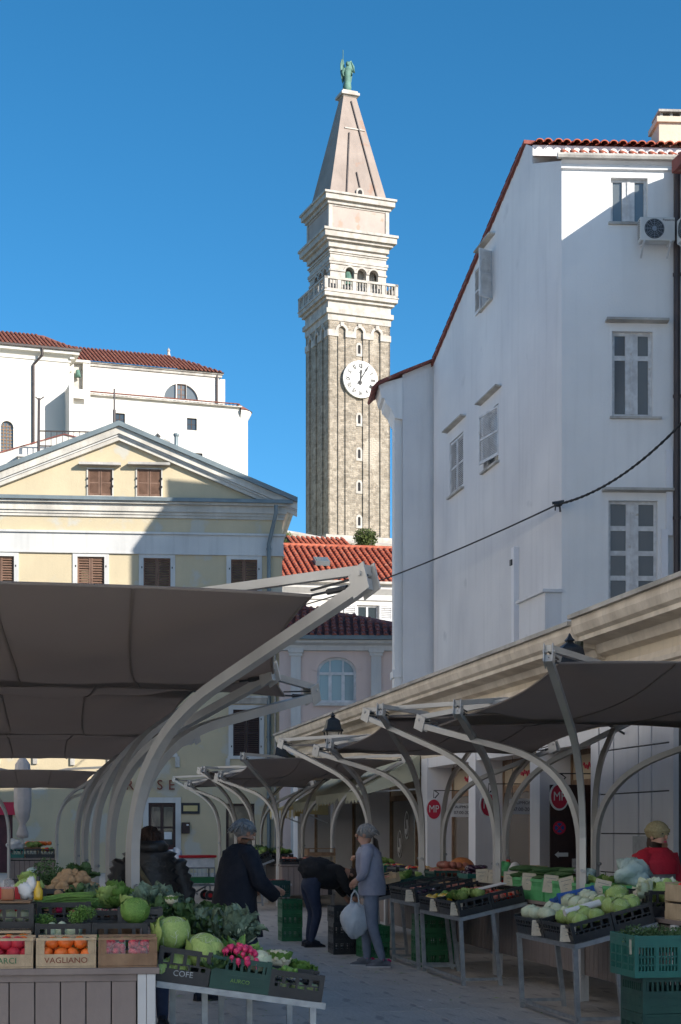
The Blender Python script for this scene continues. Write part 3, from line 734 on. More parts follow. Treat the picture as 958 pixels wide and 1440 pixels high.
# terrace house between the church and the yellow house
lt = Fr((90 - CX) / FPX * 100, 100, R(10))
ter = thing('terrace_house', 'low white house with red verge below the church, railing on its terrace', 'house', lt.o, lt.a)
uu = lambda px, py: lt.uz(px, py)
mb = MB(); mb.prism([uu(-60, 800), uu(200, 800), uu(200, 640), uu(120, 618), uu(90, 612), uu(-60, 655)], 0, 6); mb.build('wall', M['church_white'], ter)
mb = MB()
for a, b_ in (((-60, 655), (90, 612)), ((90, 612), (125, 620))):
    mb.tube([(uu(*a)[0], -.05, uu(*a)[1]+.05), (uu(*b_)[0], -.05, uu(*b_)[1]+.05)], .045, 6)
mb.build('verge', M['roof_tile_dark'], ter)
mb = MB(); a, b_ = uu(55, 604), uu(150, 607)
v = -1.2
for px in list(range(56, 150, 8)):
    t_ = lt.uz(px, 640, v); mb.tube([(t_[0], v, t_[1]-1), (t_[0], v, lt.z(px, 606, v))], .02, 4)
for py in (606, 627):
    mb.tube([(lt.u(54, v), v, lt.z(54, py, v)), (lt.u(150, v), v, lt.z(150, py+2, v))], .045, 5)
mb.tube([(lt.u(54, v), v, lt.z(54, 650, v)), (lt.u(55, v), v, lt.z(55, 560, v))], .08, 6)
mb.tube([(lt.u(50, v), v, lt.z(50, 558, v)), (lt.u(55, v), v, lt.z(55, 563, v)), (lt.u(62, v), v, lt.z(62, 558, v))], .04, 5)
mb.build('railing', M['dark_pipe'], ter)
r_ = lt.rect(26, 60, 645, 655, -.1); mb = MB(); mb.box(r_[0], r_[1], -.5, .1, r_[2]-1.5, r_[3]); mb.box(r_[0]-.1, r_[1]+.1, -.62, .1, r_[3], r_[3]+.12); mb.build('dormer', M['church_white'], ter)

# chimney poles above the yellow ridge
o = P(161, 640, 66); mb = MB(); mb.tube([(0, 0, -3), (0, 0, 2.4)], .06, 8); mb.tube([(0, 0, 2.3), (0, 0, 3.25)], .035, 8)
tag(mb.build('flue_pipe', M['dark_pipe'], loc=(o.x, o.y, P(161, 660, 66).z)), 'thin tall metal flue pipe above the yellow pediment', 'pipe')
o = P(248, 640, 66); mb = MB(); mb.tube([(0, 0, -3), (0, 0, .75)], .08, 8); mb.lathe([(.1, .75), (.12, .8), (.12, .86), (0, .9)], n=10)
tag(mb.build('flue_pipe', M['zinc'], loc=(o.x, o.y, P(248, 640, 66).z)), 'short metal flue pipe on the right slope of the yellow house', 'pipe')

# ================================================================ stone wall and bush below the tower
sw_ = Fr(P(395, 750, 125).x, 125, R(6))
wallst = thing('stone_wall', 'rough rubble stone retaining wall at the foot of the tower', 'wall', sw_.o, sw_.a)
mb = MB(); pts = [(395, 747), (420, 751), (450, 757), (500, 764), (560, 768)]
mb.prism([sw_.uz(390, 830), sw_.uz(600, 830)] + [sw_.uz(*p) for p in reversed(pts)], 0, 1.2); mb.build('rubble', M['rubble'], wallst)
mb = MB()
for (a, b_) in zip(pts[:-1], pts[1:]):
    A, B = sw_.uz(*a), sw_.uz(*b_); mb.tube([(A[0], .5, A[1]+.02), (B[0], .5, B[1]+.02)], .22, 6)
mb.build('coping', M['pale_stone'], wallst)
r2 = random.Random(3); st = MB(); st.ball((0, 0, 0), (.42, .2, .2), 7, 4, .25, r2); stm = st.mesh('stone', M['rubble'])
for i in range(46):
    px = r2.uniform(400, 550); t = (px - 395) / 165; py = 750 + t*20 + r2.uniform(0, 14)
    u_, z_ = sw_.uz(px, py); s_ = r2.uniform(.5, 1.0); linkmesh('stone', stm, wallst, (u_, -.02, z_), (0, 0, r2.uniform(-.3, .3)), (s_, s_, s_))
def leafball(mb, c, r, n, size, rg, drop=0.0):
    for _ in range(n):
        d = Vector((rg.gauss(0, 1), rg.gauss(0, 1), rg.gauss(0, 1))).normalized() * (rg.random() ** .4)
        p = Vector((c[0] + d.x*r[0], c[1] + d.y*r[1], c[2] + d.z*r[2]))
        a = Vector((rg.uniform(-1, 1), rg.uniform(-1, 1), rg.uniform(-.6, 1))).normalized(); b_ = a.orthogonal().normalized()
        if rg.random() < .5: b_ = a.cross(b_)
        s_ = size * rg.uniform(.6, 1.3)
        mb.add([p, p + a*s_*.5 + b_*s_*.3, p + a*s_, p + a*s_*.5 - b_*s_*.3], [(0, 1, 2, 3)])
c = P(514, 757, 124); mb = MB(); leafball(mb, (0, 0, .0), (.95, .8, .75), 1500, .18, r2)
for i in range(40):
    a = r2.uniform(0, 6.28); mb.tube([(0, 0, -.7), (.8*math.cos(a), .7*math.sin(a), r2.uniform(-.2, .7))], [.03, .01], 4)
tag(mb.build('bush', M['bush_leaf'], loc=c), 'round olive bush growing from the wall below the tower', 'bush')
c = P(404, 759, 124); mb = MB(); leafball(mb, (0, 0, 0), (.5, .4, .55), 500, .16, r2)
tag(mb.build('bush', M['bush_leaf'], loc=c), 'small weedy bush at the wall beside the yellow house eave', 'bush')

# ================================================================ house with the bright red roof
rh = Fr(P(390, 818, 76).x, 76, ROT)
red = thing('red_roof_house', 'white house with sunlit bright red barrel tile roof below the tower', 'house', rh.o, rh.a)
uR0, uR1 = rh.u(385), rh.u(640); zR = rh.z(470, 822)
wr = rh.rect(502, 532, 851, 893, 0)
mb = MB(); mb.wall(rect(uR0, uR1, 0, zR), [rect(*wr)], 0, .2); mb.box(uR0, uR1, .5, 7, 0, zR-.1); mb.build('wall', M['church_white'], red)
window(red, wr, 0, [.0001], 2, 'frame_white', 'pane', .08, .15)
for a, b_ in ((484, 501), (533.5, 552)):
    q_ = rh.rect(a, b_, 851, 893); mb = MB(); shutter_mesh(mb, *q_, -.02, 14, .07); mb.build('shutter', M['shutter_white'], red)
mb = MB(); mb.profile_x([(0, zR-.75), (-.08, zR-.7), (-.08, zR-.45), (-.3, zR-.2), (-.3, zR), (0, zR)], uR0, uR1); mb.build('cornice', M['band_white'], red)
mb = MB(); mb.profile_x([(-.35, zR), (-.52, zR+.02), (-.52, zR+.13), (-.35, zR+.13)], uR0, uR1); mb.build('gutter', M['old_stone'], red)
pr = R(24); ew = (0, math.cos(pr), math.sin(pr)); Lr = 6.4
mb = MB(); mb.add([(uR0, -.42, zR+.08), (uR1, -.42, zR+.08), (uR1, -.42+Lr*ew[1], zR+.08+Lr*ew[2]), (uR0, -.42+Lr*ew[1], zR+.08+Lr*ew[2])], [(0,1,2,3)]); mb.build('roof_base', M['roof_tile'], red)
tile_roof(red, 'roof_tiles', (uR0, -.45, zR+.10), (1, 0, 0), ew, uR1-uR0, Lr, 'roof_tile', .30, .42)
mb = MB(); mb.tube([(uR0, -.42+Lr*ew[1], zR+.1+Lr*ew[2]), (uR1, -.42+Lr*ew[1], zR+.1+Lr*ew[2])], .14, 8); mb.build('ridge', M['roof_tile'], red)
q_ = rh.u(463); mb = MB(); mb.m = Matrix.Translation((q_, -.42+2.7*ew[1], zR+.2+2.7*ew[2])) @ Matrix.Rotation(pr, 4, 'X'); mb.box(-.35, .35, -.4, .4, 0, .22); sk = mb.build('skylight', M['zinc'], red)
mb = MB(); mb.m = Matrix.Translation((q_, -.42+2.7*ew[1], zR+.2+2.7*ew[2])) @ Matrix.Rotation(pr, 4, 'X'); mb.box(-.28, .28, -.32, .32, .222, .235); mb.build('pane', M['pane_grey'], sk)
# small roof further up
sr = Fr(P(408, 768, 96).x, 96, ROT)
shed = thing('small_roof_house', 'small house with faded red tile roof just under the stone wall', 'house', sr.o, sr.a)
uS0, uS1 = sr.u(411), sr.u(496); zS = sr.z(450, 769)
mb = MB(); mb.box(uS0, uS1, .4, 4, 0, zS); mb.build('wall', M['rubble'], shed)
ew2 = (0, math.cos(R(20)), math.sin(R(20)))
mb = MB(); mb.add([(uS0, 0, zS), (uS1, 0, zS), (uS1, 3*ew2[1], zS+3*ew2[2]), (uS0, 3*ew2[1], zS+3*ew2[2])], [(0,1,2,3)]); mb.build('roof_base', M['roof_tile_dark'], shed)
tile_roof(shed, 'roof_tiles', (uS0, -.05, zS+.03), (1, 0, 0), ew2, uS1-uS0, 3, 'roof_tile', .30, .42)

# ================================================================ pink house with the arched window
pk = Fr(P(393, 900, 60.5).x, 60.5, R(2))
pink = thing('pink_house', 'pink house with white pilasters and a big arched window', 'house', pk.o, pk.a)
uP0, uP1 = pk.u(393), pk.u(640); zP = pk.z(470, 905)
aw = pk.rect(446, 501, 924, 988); ar = .55
ho = arch(aw[0], aw[1], aw[2], aw[3], 12, rise=ar)
ho2 = [rect(*pk.rect(455, 478, 1094, 1200))]
mb = MB(); mb.wall(rect(uP0, uP1, 0, zP), [ho] + ho2, 0, .25); mb.box(uP0, uP1, .6, 8, 0, zP-.1); mb.build('wall', M['pink_stucco'], pink)
# arched window frame
mb = MB(); fo = ho; fi = arch(aw[0]+.09, aw[1]-.09, aw[2]+.09, aw[3]-.09, 12, rise=ar-.06)
for i in range(len(fo)): mb.prism([fo[i], fo[(i+1) % len(fo)], fi[(i+1) % len(fi)], fi[i]], .08, .16)
zt = aw[2] + (aw[3]-aw[2])*.64
mb.box(aw[0]+.08, aw[1]-.08, .07, .15, zt-.05, zt+.05)
for i in (1, 2):
    uc = aw[0] + (aw[1]-aw[0])*i/3; mb.box(uc-.06, uc+.06, .085, .15, aw[2]+.05, zt); mb.box(uc-.03, uc+.03, .085, .15, zt, aw[3]-.1)
wn = mb.build('arched_window', M['shutter_white'], pink)
mb = MB(); mb.prism(fi, .125, .135); mb.build('pane', M['pane_pale'], wn)
mb = MB(); so = arch(aw[0]-.2, aw[1]+.2, aw[2], aw[3]+.2, 12, rise=ar+.1)
for i in range(2, len(so)-1): mb.prism([so[i], so[i+1], ho[i+1], ho[i]], -.03, .02)
mb.build('trim', M['pink_stucco'], wn)
mb = MB(); mb.box(aw[0]-.15, aw[1]+.15, -.12, .1, aw[2]-.12, aw[2]-.01); mb.build('sill', M['band_white'], wn)
for a, b_ in ((409, 423), (522, 536)):
    q_ = pk.rect(a, b_, 912, 1250); zt = q_[3]
    mb = MB(); mb.box(q_[0], q_[1], -.09, 0, 0, zt-.28); mb.box(q_[0]-.06, q_[1]+.06, -.13, 0, zt-.28, zt-.16); mb.box(q_[0]-.10, q_[1]+.10, -.17, 0, zt-.16, zt); mb.build('pilaster', M['band_white'], pink)
mb = MB(); mb.profile_x([(0, zP-.28), (-.12, zP-.26), (-.15, zP-.08), (-.34, zP), (-.34, zP+.10), (0, zP+.10)], uP0, uP1); mb.build('cornice', M['band_white'], pink)
mb = MB(); mb.profile_x([(-.34, zP+.10), (-.5, zP+.12), (-.5, zP+.26), (-.34, zP+.26)], uP0, uP1); mb.build('gutter', M['zinc'], pink)
for hx in ((455, 478, 1094, 1200),):
    q_ = pk.rect(*hx); mb = MB(); shutter_mesh(mb, q_[0], (q_[0]+q_[1])/2, q_[2], q_[3], .1, 20); shutter_mesh(mb, (q_[0]+q_[1])/2, q_[1], q_[2], q_[3], .1, 20); mb.build('shutter', M['shutter_brown'], pink)
pr = R(27); ewp = Vector((0, math.cos(pr), math.sin(pr)))
# hipped roof: right slope falls to the eave, ridge towards the left
uh = pk.u(415); Lp = 3.6
mb = MB(); mb.add([(uP0, -.42, zP+.2), (uP1, -.42, zP+.2), (uP1, 0.2, zP+.45), (uh, -.42+Lp*ewp.y, zP+.2+Lp*ewp.z), (uP0, -.42+Lp*ewp.y, zP+.2+Lp*ewp.z)], [(0,1,2,3,4)]); mb.build('roof_base', M['roof_tile_dark'], pink)
def ptrim(u, w_):
    U_ = uP0 + u
    lim = Lp if U_ < uh else Lp + (U_-uh)/(pk.u(556)-uh)*(1.15 - Lp)
    return w_ < max(lim, .7)
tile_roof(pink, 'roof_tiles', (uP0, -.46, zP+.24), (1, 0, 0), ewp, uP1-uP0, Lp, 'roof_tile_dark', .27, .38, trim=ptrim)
# ================================================================ yellow house
yl = Fr(P(397, 1200, 61).x, 61, R(5.5))
yel = thing('yellow_house', 'weathered yellow house with grey pediment and brown shutters', 'house', yl.o, yl.a)
YU = yl.u; YZ = yl.z
uy1 = 0.0; uc = YU(168); uy0 = 2*uc
zE = YZ(300, 704)                          # top of the main cornice
def win(px0, px1, py0, py1): return yl.rect(px0, px1, py0, py1)
top_w = [(109, 147, 783, 866), (202, 240, 785, 868), (325, 362, 787, 870), (-18, 20, 782, 865), (-110, -72, 780, 863)]
mid_w = [(328, 365, 998, 1063), (205, 242, 995, 1060), (110, 147, 992, 1057), (5, 42, 990, 1055)]
holes = [rect(*win(*q)) for q in top_w + mid_w]
door_r = win(209, 247, 1129, 1226); dg_r = win(318, 358, 1130, 1226); ld_r = win(-8, 18, 1128, 1222)
holes += [rect(door_r[0], door_r[1], .02, door_r[3]), rect(dg_r[0], dg_r[1], .02, dg_r[3]), rect(ld_r[0], ld_r[1], .02, ld_r[3])]
mb = MB(); mb.wall(rect(uy0, uy1, 0, zE), holes, 0, .25); mb.box(uy0, uy1-.02, .5, 11, 0, zE); mb.box(uy1-.3, uy1, .01, 11, 0, zE-.02)
mb.build('wall', M['yellow_stucco'], yel)
def ywin(q, sm='shutter_brown', hood=False, trim=True):
    u0, u1, z0, z1 = win(*q); um = (u0+u1)/2
    mb = MB(); surround(mb, u0, u1, z0, z1, .17 if trim else .05, 0, .04 if trim else .02); w_ = mb.build('window', M['band_white' if trim else 'cornice_grey'], yel)
    for a, b_ in ((u0, um-.01), (um+.01, u1)):
        mb = MB(); shutter_mesh(mb, a, b_, z0, z1, .07, 22, .06); mb.build('shutter', M[sm], w_)
    for u_ in ((u0-.06, u1+.06) if trim else (u0-.02, u1+.02)):
        for z_ in (z0+.35, z1-.35): mb = MB(); mb.cbox((u_, -.03, z_), (.04, .04, .07)); mb.build('hinge', M['iron_black'], w_)
    if hood:
        mb = MB(); mb.profile_x([(0, z1+.2), (-.1, z1+.22), (-.2, z1+.42), (-.24, z1+.42), (-.24, z1+.5), (0, z1+.5)], u0-.3, u1+.3); mb.build('hood', M['old_stone'], w_)
        for u_ in (u0-.2, u1+.2): box_part('bracket', M['old_stone'], w_, u_-.08, u_+.08, -.08, 0, z0-.5, z0-.1)
    return w_
for q in top_w: ywin(q)
for q in mid_w: ywin(q, 'shutter_dark', True)
# bands
def band(p0, p1, out, nm='band', m_='band_white'):
    za, zb_ = YZ(300, p1), YZ(300, p0); mb = MB(); mb.box(uy0-.01, uy1+out, -out, -.001, za, zb_); mb.box(uy1, uy1+out, 0, 11, za, zb_); return mb.build(nm, M[m_], yel)
band(752, 779, .05); band(750, 753, .12, 'band_edge'); band(779, 781, .08, 'band_edge')
# main cornice: stacked mouldings, returning along the right side
def corn(nm, steps, m_):
    mb = MB()
    for p0, p1, out in steps:
        za, zb_ = YZ(300, p1), YZ(300, p0); mb.box(uy0-out, uy1+out, -out, -.002, za, zb_); mb.box(uy1, uy1+out, 0, 11.2, za, zb_)
    return mb.build(nm, M[m_], yel)
corn('cornice', [(726, 730, .06), (722, 726, .10), (712, 722, .16), (708.5, 712, .28)], 'cornice_grey')
corn('gutter', [(703.5, 708.5, .38)], 'zinc')
# pediment
zA_ = YZ(168, 598); ped_in = .30
tri = [(uy0+.2, zE), (uy1-.2, zE), (uc, zA_-.5)]
aw_ = [(123, 159, 659, 697), (192, 228, 659, 698)]
mb = MB(); mb.wall(tri, [rect(*win(*q)) for q in aw_], 0.02, .25); mb.build('tympanum', M['yellow_stucco'], yel)
for q in aw_:
    w_ = ywin((q[0]+1, q[1]-1, q[2]+1, q[3]), 'shutter_brown', False, False)
    u0, u1, z0, z1 = win(*q); mb = MB(); mb.box(u0-.3, u1+.3, -.26, .02, z1+.10, z1+.19); mb.build('hood', M['old_stone'], w_)
slope = (zA_ - zE) / (uc - uy0)
ln = math.hypot(uc-uy0+.55, zA_-zE)
for s_ in (-1, 1):
    e = (uy0-.55 if s_ < 0 else uy1+.55)
    def rake(nm, m_, t0, t1, out):
        mb = MB(); z_e = zE + .03
        mb.prism([(e, z_e-t0-.0), (uc, zA_-t0), (uc, zA_-t1), (e, z_e-t1)], -out, -.004 if nm != 'roof_edge' else 11); return mb.build(nm, M[m_], yel)
    rake('roof_edge', 'zinc', -.08, .10, .40); rake('raking_cornice', 'cornice_grey', .10, .36, .28); rake('raking_moulding', 'band_white', .36, .43, .20); rake('raking_moulding', 'cornice_grey', .42, .58, .15)
mb = MB(); ud = YU(378)
mb.tube([(ud+.25, -.42, zE-.2), (ud+.25, -.40, zE-.5), (ud, -.14, zE-1.6), (ud, -.12, 0)], .075, 8)
dp = mb.build('downpipe', M['zinc'], yel)
mb = MB()
for z_ in (2.5, 5, 7.5, 10, 12): mb.lathe([(.095, 0), (.095, .08)], (ud, -.12, z_), 8)
mb.build('bracket', M['zinc'], dp)
mb = MB(); mb.tube([(YU(387), -.06, 9), (YU(387), -.06, 0)], .025, 5); mb.build('wire_pipe', M['galvanised'], yel)
# doors
u0, u1, z0, z1 = door_r
mb = MB(); mb.box(u0, u1, .1, .16, .05, z1); mb.box(u0, u0+.09, .04, .1, .05, z1); mb.box(u1-.09, u1, .04, .1, .05, z1); mb.box(u0+.09, u1-.09, .04, .1, z1-.1, z1); um = (u0+u1)/2; mb.box(um-.05, um+.05, .05, .1, .05, z1-.1)
dr = mb.build('door', M['door_wood'], yel)
for a, b_ in ((u0+.1, um-.06), (um+.06, u1-.1)):
    for z_a, z_b in ((1.05, 1.65), (1.72, z1-.15)): box_part('pane', M['pane'], dr, a, b_, .08, .095, z_a, z_b)
    box_part('panel', M['door_red'], dr, a, b_, .07, .095, .15, .95)
box_part('notice', M['paper_white'], dr, um+.08, um+.36, .06, .075, 1.25, 1.52)
mb = MB(); surround(mb, u0, u1, .02, z1, .2, 0, .05, False); mb.build('door_frame', M['band_white'], yel)
box_part('step', M['old_stone'], yel, u0-.4, u1+.5, -.35, .1, 0, .12)
u0, u1, z0, z1 = dg_r; mb = MB(); mb.box(u0, u1, .1, .16, .02, z1); dr = mb.build('door', M['door_wood'], yel); box_part('pane', M['shop_glass'], dr, u0+.1, u1-.1, .08, .095, .9, z1-.1)
u0, u1, z0, z1 = ld_r; box_part('door', M['door_red'], yel, u0, u1, .08, .15, .02, z1)
mb = MB(); mb.box(u0-.2, YU(22), -.1, -.02, YZ(10, 1146), YZ(10, 1128)); mb.build('shop_fascia', M['sign_red'], yel)
# letters, mailbox, notice case
for t_, px in (('R', 182.5), ('O', 204), ('S', 225), ('E', 241.5)):
    writing(t_, .52, 'letter_brown', yel, (YU(px), -.06, YZ(px, 1104.5)), name='letter', depth=.06)
q_ = win(255.5, 267, 1156.5, 1172); mb = MB(); mb.bevbox(q_[0], q_[1], -.14, -.001, q_[2], q_[3], .02); o = mb.build('mailbox', M['shutter_dark'], yel); box_part('slot', M['paper_white'], o, q_[1]-.12, q_[1]-.04, -.145, -.139, q_[3]-.12, q_[3]-.07)
q_ = win(255, 281, 1129, 1144.5); mb = MB(); surround(mb, q_[0]+.05, q_[1]-.05, q_[2]+.05, q_[3]-.05, .05, -.002, .05, False); mb.box(q_[0], q_[1], -.05, -.002, q_[2], q_[2]+.05); mb.box(q_[0]+.05, q_[1]-.05, -.02, -.003, q_[2]+.05, q_[3]-.05); mb.build('notice_case', M['iron_black'], yel)
box_part('notice', M['awning_yellow'], yel, q_[0]+.08, q_[1]-.08, -.03, -.021, q_[2]+.1, q_[3]-.1)

# ================================================================ white gable house (right)
Lw = 11.0
C0 = Vector(((790 - CX) / FPX * 33.6, 33.6, 0)); 
sg = Fr(C0.x, C0.y, R(90) + ROT)           # side wall: x runs away from the camera; outside is +y (left)
white = thing('white_gable_house', 'tall white house whose shaded gable wall faces the street', 'house')
# side wall lies in the plane of direction (-sin ROT, cos ROT); find length to pixel 610
exd = Vector((-math.sin(ROT), math.cos(ROT), 0)); nrm = Vector((-math.cos(ROT), -math.sin(ROT), 0))   # outward
def side_pt(px, py, out=0.0):
    d = Vector(((px - CX) / FPX, 1, (HY - py) / FPX)); o = C0 + nrm*out
    t = o.dot(nrm) / d.dot(nrm); p = d * t; return ((p - C0).dot(exd), EYE + p.z)
# parent frame with x = -depth so that -y is outward (left) : rotate so local x points towards the camera
sw = empty('gable_wall_frame', C0, 0); sw.parent = white
bpy.data.objects.remove(sw)
white.location = C0; white.rotation_euler = (0, 0, ROT - R(90))   # local x = towards camera (-exd), local -y = outward left
def S(px, py, out=0.0):
    a, z = side_pt(px, py, out); return (-a, z)
def Srect(x0, x1, y0, y1):
    xm, ym = (x0+x1)/2, (y0+y1)/2; a = S(x0, ym)[0]; b_ = S(x1, ym)[0]
    zt = S(xm, y0)[1]; zb_ = S(xm, y1)[1]; return (a, b_, zb_, zt)
uF = S(610, 600)[0]
zr_ = S(740, 203)[1]; z_near = S(790, 226)[1]; z_far = S(610, 511)[1]; u_r = S(740, 203)[0]
W1 = Srect(632.5, 651.5, 615, 692); W2 = Srect(680, 701, 576, 656); W3 = Srect(678, 692, 362, 428)
a749, z749 = S(749, 230); z749b = S(749, 206)[1]
mb = MB(); mb.wall([(uF, 0), (0, 0), (0, z_near), (a749, z749), (a749, z749b), (u_r, zr_), (uF, z_far)], [rect(*W1), rect(*W2), rect(*W3)], 0, .22)
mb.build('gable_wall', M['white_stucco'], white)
def wwin(r, open_=0):
    u0, u1, z0, z1 = r; um = (u0+u1)/2
    mb = MB(); mb.box(u0, u0+.05, .1, .16, z0, z1); mb.box(u1-.05, u1, .1, .16, z0, z1); mb.box(u0+.05, u1-.05, .1, .16, z1-.05, z1); mb.box(u0+.05, u1-.05, .1, .16, z0, z0+.05)
    w_ = mb.build('window', M['frame_white'], white); box_part('pane', M['pane_grey'], w_, u0+.05, u1-.05, .14, .15, z0+.05, z1-.05)
    if open_ == 0:
        for a, b_ in ((u0+.01, um-.008), (um+.008, u1-.01)):
            mb = MB(); shutter_mesh(mb, a, b_, z0+.02, z1-.02, .055, 26, .05); mb.build('shutter', M['shutter_white'], w_)
    elif open_ == 1:
        mb = MB(); mb.m = Matrix.Translation((u1, .03, 0)) @ Matrix.Rotation(R(7), 4, 'Z') @ Matrix.Translation((-u1, -.03, 0)); shutter_mesh(mb, u0+.10, u1-.01, z0+.14, z1-.04, .03, 26, .05); mb.build('shutter', M['shutter_white'], w_)
    else:
        mb = MB(); shutter_mesh(mb, u0-.50, u0-.02, z0, z1, -.012, 18, .05); mb.build('shutter', M['shutter_white'], w_)
        mb = MB(); mb.m = Matrix.Translation((u1, 0, 0)) @ Matrix.Rotation(R(-62), 4, 'Z'); shutter_mesh(mb, 0, .40, z0, z1, 0, 18, .05); mb.build('shutter', M['shutter_white'], w_)
    box_part('sill', M['old_stone'], w_, u0-.08, u1+.08, -.08, .1, z0-.05, z0-.003)
    mb = MB(); mb.cbox((um, -.07, z1+.34), (u1-u0+.5, .16, .035), (R(-8), 0, 0)); mb.build('hood', M['old_stone'], w_)
wwin(W1, 0); wwin(W2, 1); wwin(W3, 2)
# body behind
mb = MB(); mb.prism([(uF+.05, 0), (-.9, 0), (-.9, z_near-.2), (a749, z749-.1), (u_r, zr_-.15), (uF+.05, z_far-.1)], .5, 9.0); mb.build('body', M['white_stucco'], white)
# roof (two slopes) with verge
for a, b_ in (((uF-.5, z_far - .5*(zr_-z_far)/(u_r-uF)), (u_r, zr_)),):
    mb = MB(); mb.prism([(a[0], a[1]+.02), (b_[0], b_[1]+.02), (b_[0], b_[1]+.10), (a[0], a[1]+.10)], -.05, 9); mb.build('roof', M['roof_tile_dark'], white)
v_t = MB(); n_ = 26
v_t.lathe([(.10, 0), (.075, .42)], n=8, a0=0, a1=math.pi); vtm = v_t.mesh('tile', M['roof_tile_dark'])
ang_r = math.atan2(zr_-z_far, u_r-uF); Lr_ = math.hypot(zr_-z_far, u_r-uF) + .4
for i in range(int(Lr_/.4)):
    d_ = i*.4 - .4; o = linkmesh('verge_tile', vtm, white, (uF + d_*math.cos(ang_r), -.05, z_far + .06 + d_*math.sin(ang_r)), (0, R(90)-ang_r, 0), (1, 1, 1))
    o.rotation_euler = Euler((0, R(90) - ang_r, 0))
# front wall facing the camera
C1 = Vector(((962 - CX) / FPX * 33.73, 33.73, 0))
fa = math.atan2(C1.y - C0.y, C1.x - C0.x)
wf = Fr(C0.x, C0.y, fa)
frm = matrix_front = None
def to_white(fr):      # matrix from a facade frame into the white house frame
    Mw = Matrix.Translation(white.location) @ Matrix.Rotation(white.rotation_euler[2], 4, 'Z')
    Mf = Matrix.Translation(fr.o) @ Matrix.Rotation(fr.a, 4, 'Z')
    return Mw.inverted() @ Mf
front = bpy.data.objects.new('front_wall', None)
bpy.data.objects.remove(front)
FM = to_white(wf)
def fbuild(mb, name, matn, parent=None):
    o = mb.build(name, M[matn] if isinstance(matn, str) else matn, parent or white)
    if parent is None: o.matrix_local = FM
    return o
FW1 = wf.rect(859, 911, 250, 313); FW2 = wf.rect(861, 918, 466, 586); FW3 = wf.rect(856, 925, 704, 850)
mb = MB(); zt_ = wf.z(790, 228); mb.wall(rect(0, wf.u(975), 0, zt_), [rect(*FW1), rect(*FW2), rect(*FW3)], 0, .22)
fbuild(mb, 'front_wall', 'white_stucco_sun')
def fwin(r, rows, fw=.07, hood=True):
    u0, u1, z0, z1 = r; zs = rows; mb = MB(); yy = .16; um = (u0+u1)/2
    mb.box(u0, u0+fw, yy-.06, yy, z0, z1); mb.box(u1-fw, u1, yy-.06, yy, z0, z1); mb.box(u0+fw, u1-fw, yy-.06, yy, z1-fw, z1); mb.box(u0+fw, u1-fw, yy-.06, yy, z0, z0+fw)
    mb.box(um-.13, um+.13, yy-.07, yy, z0+fw, z1-fw); mb.box(um-.03, um+.03, yy-.09, yy-.07, z0+fw, z1-fw)
    for f in zs:
        zc = z0+(z1-z0)*f; mb.box(u0+fw, u1-fw, yy-.055, yy-.001, zc-.05, zc+.05)
    w_ = fbuild(mb, 'window', 'frame_white')
    ed = [0] + list(zs) + [1]
    for a, b_ in ((u0+fw*.6, um-.1), (um+.1, u1-fw*.6)):
        for i in range(len(ed)-1): box_part('pane', M['pane_grey'], w_, a, b_, yy-.03, yy-.02, z0+(z1-z0)*ed[i]+.04, z0+(z1-z0)*ed[i+1]-.04)
    box_part('sill', M['old_stone'], w_, u0-.05, u1+.18, -.06, .1, z0-.05, z0-.003)
    if hood: mb = MB(); mb.cbox((um+.08, -.09, z1+.20), (u1-u0+.45, .20, .05), (R(-6), 0, R(.4))); mb.build('hood', M['old_stone'], w_)
fwin(FW1, [], .06, False); fwin(FW2, [.70]); fwin(FW3, [.26, .50, .74], .06)
mb = MB(); mb.box(.02, wf.u(975), .5, 8, 0, zt_-.3); fbuild(mb, 'front_body', 'white_stucco')
# eave of the front slope: soffit moulding, gutter, tiles and the second higher strip with barrel tiles
uw = wf.u(985)
mb = MB(); mb.profile_x([(0, zt_-.16), (-.06, zt_-.14), (-.06, zt_-.06), (-.14, zt_), (0, zt_)], -.02, uw); fbuild(mb, 'eave_moulding', 'white_stucco_sun')
mb = MB(); mb.tube([(-.12, -.18, zt_+.06), (uw, -.18, zt_+.06)], .07, 8); fbuild(mb, 'gutter', 'old_stone')
tb = MB(); k = 6; r_ = .085
vs = []
for e, (yy, z_, rr) in enumerate(((-.05, .02, .095), (.42, .13, .08))):
    for q in range(k+1): a = math.pi*q/k; vs.append((rr*math.cos(a), yy, z_ + rr*.8*math.sin(a)))
for q in range(k+1): a = math.pi*q/k; vs.append((.072*math.cos(a), -.05, .02 + .068*math.sin(a)*.8))
tb.add(vs, [(q, q+1, k+2+q, k+1+q) for q in range(k)] + [(q, 2*(k+1)+q, 2*(k+1)+q+1, q+1) for q in range(k)])
tbm = tb.mesh('tile', M['roof_tile'], smooth=True)
eaveM = MB()
zt2 = wf.z(860, 223)
for i in range(int((uw+.1)/.205)):
    o = linkmesh('tile', tbm, white); o.matrix_local = FM @ Matrix.Translation((.05 + i*.205 + rnd.uniform(-.01, .01), -.12, zt_+.10)) @ Matrix.Rotation(R(16), 4, 'X') @ Matrix.Scale(.8, 4)
mb = MB(); v5 = -a749*math.cos(ROT-fa); u5 = a749*math.sin(ROT-fa) + .004; z5a, z5b = wf.z(850, 224, v5), wf.z(850, 206, v5)
mb.box(u5, wf.u(985, v5), v5, v5+.4, z5a-.6, z5b); fbuild(mb, 'upper_wall', 'white_stucco_sun')
mb = MB(); mb.add([(-.1, -.1, zt_+.08), (uw, -.1, zt_+.08), (uw, v5, z5a+.05), (u5, v5, z5a+.05)], [(0,1,2,3)]); fbuild(mb, 'roof_slope', 'roof_tile_dark')
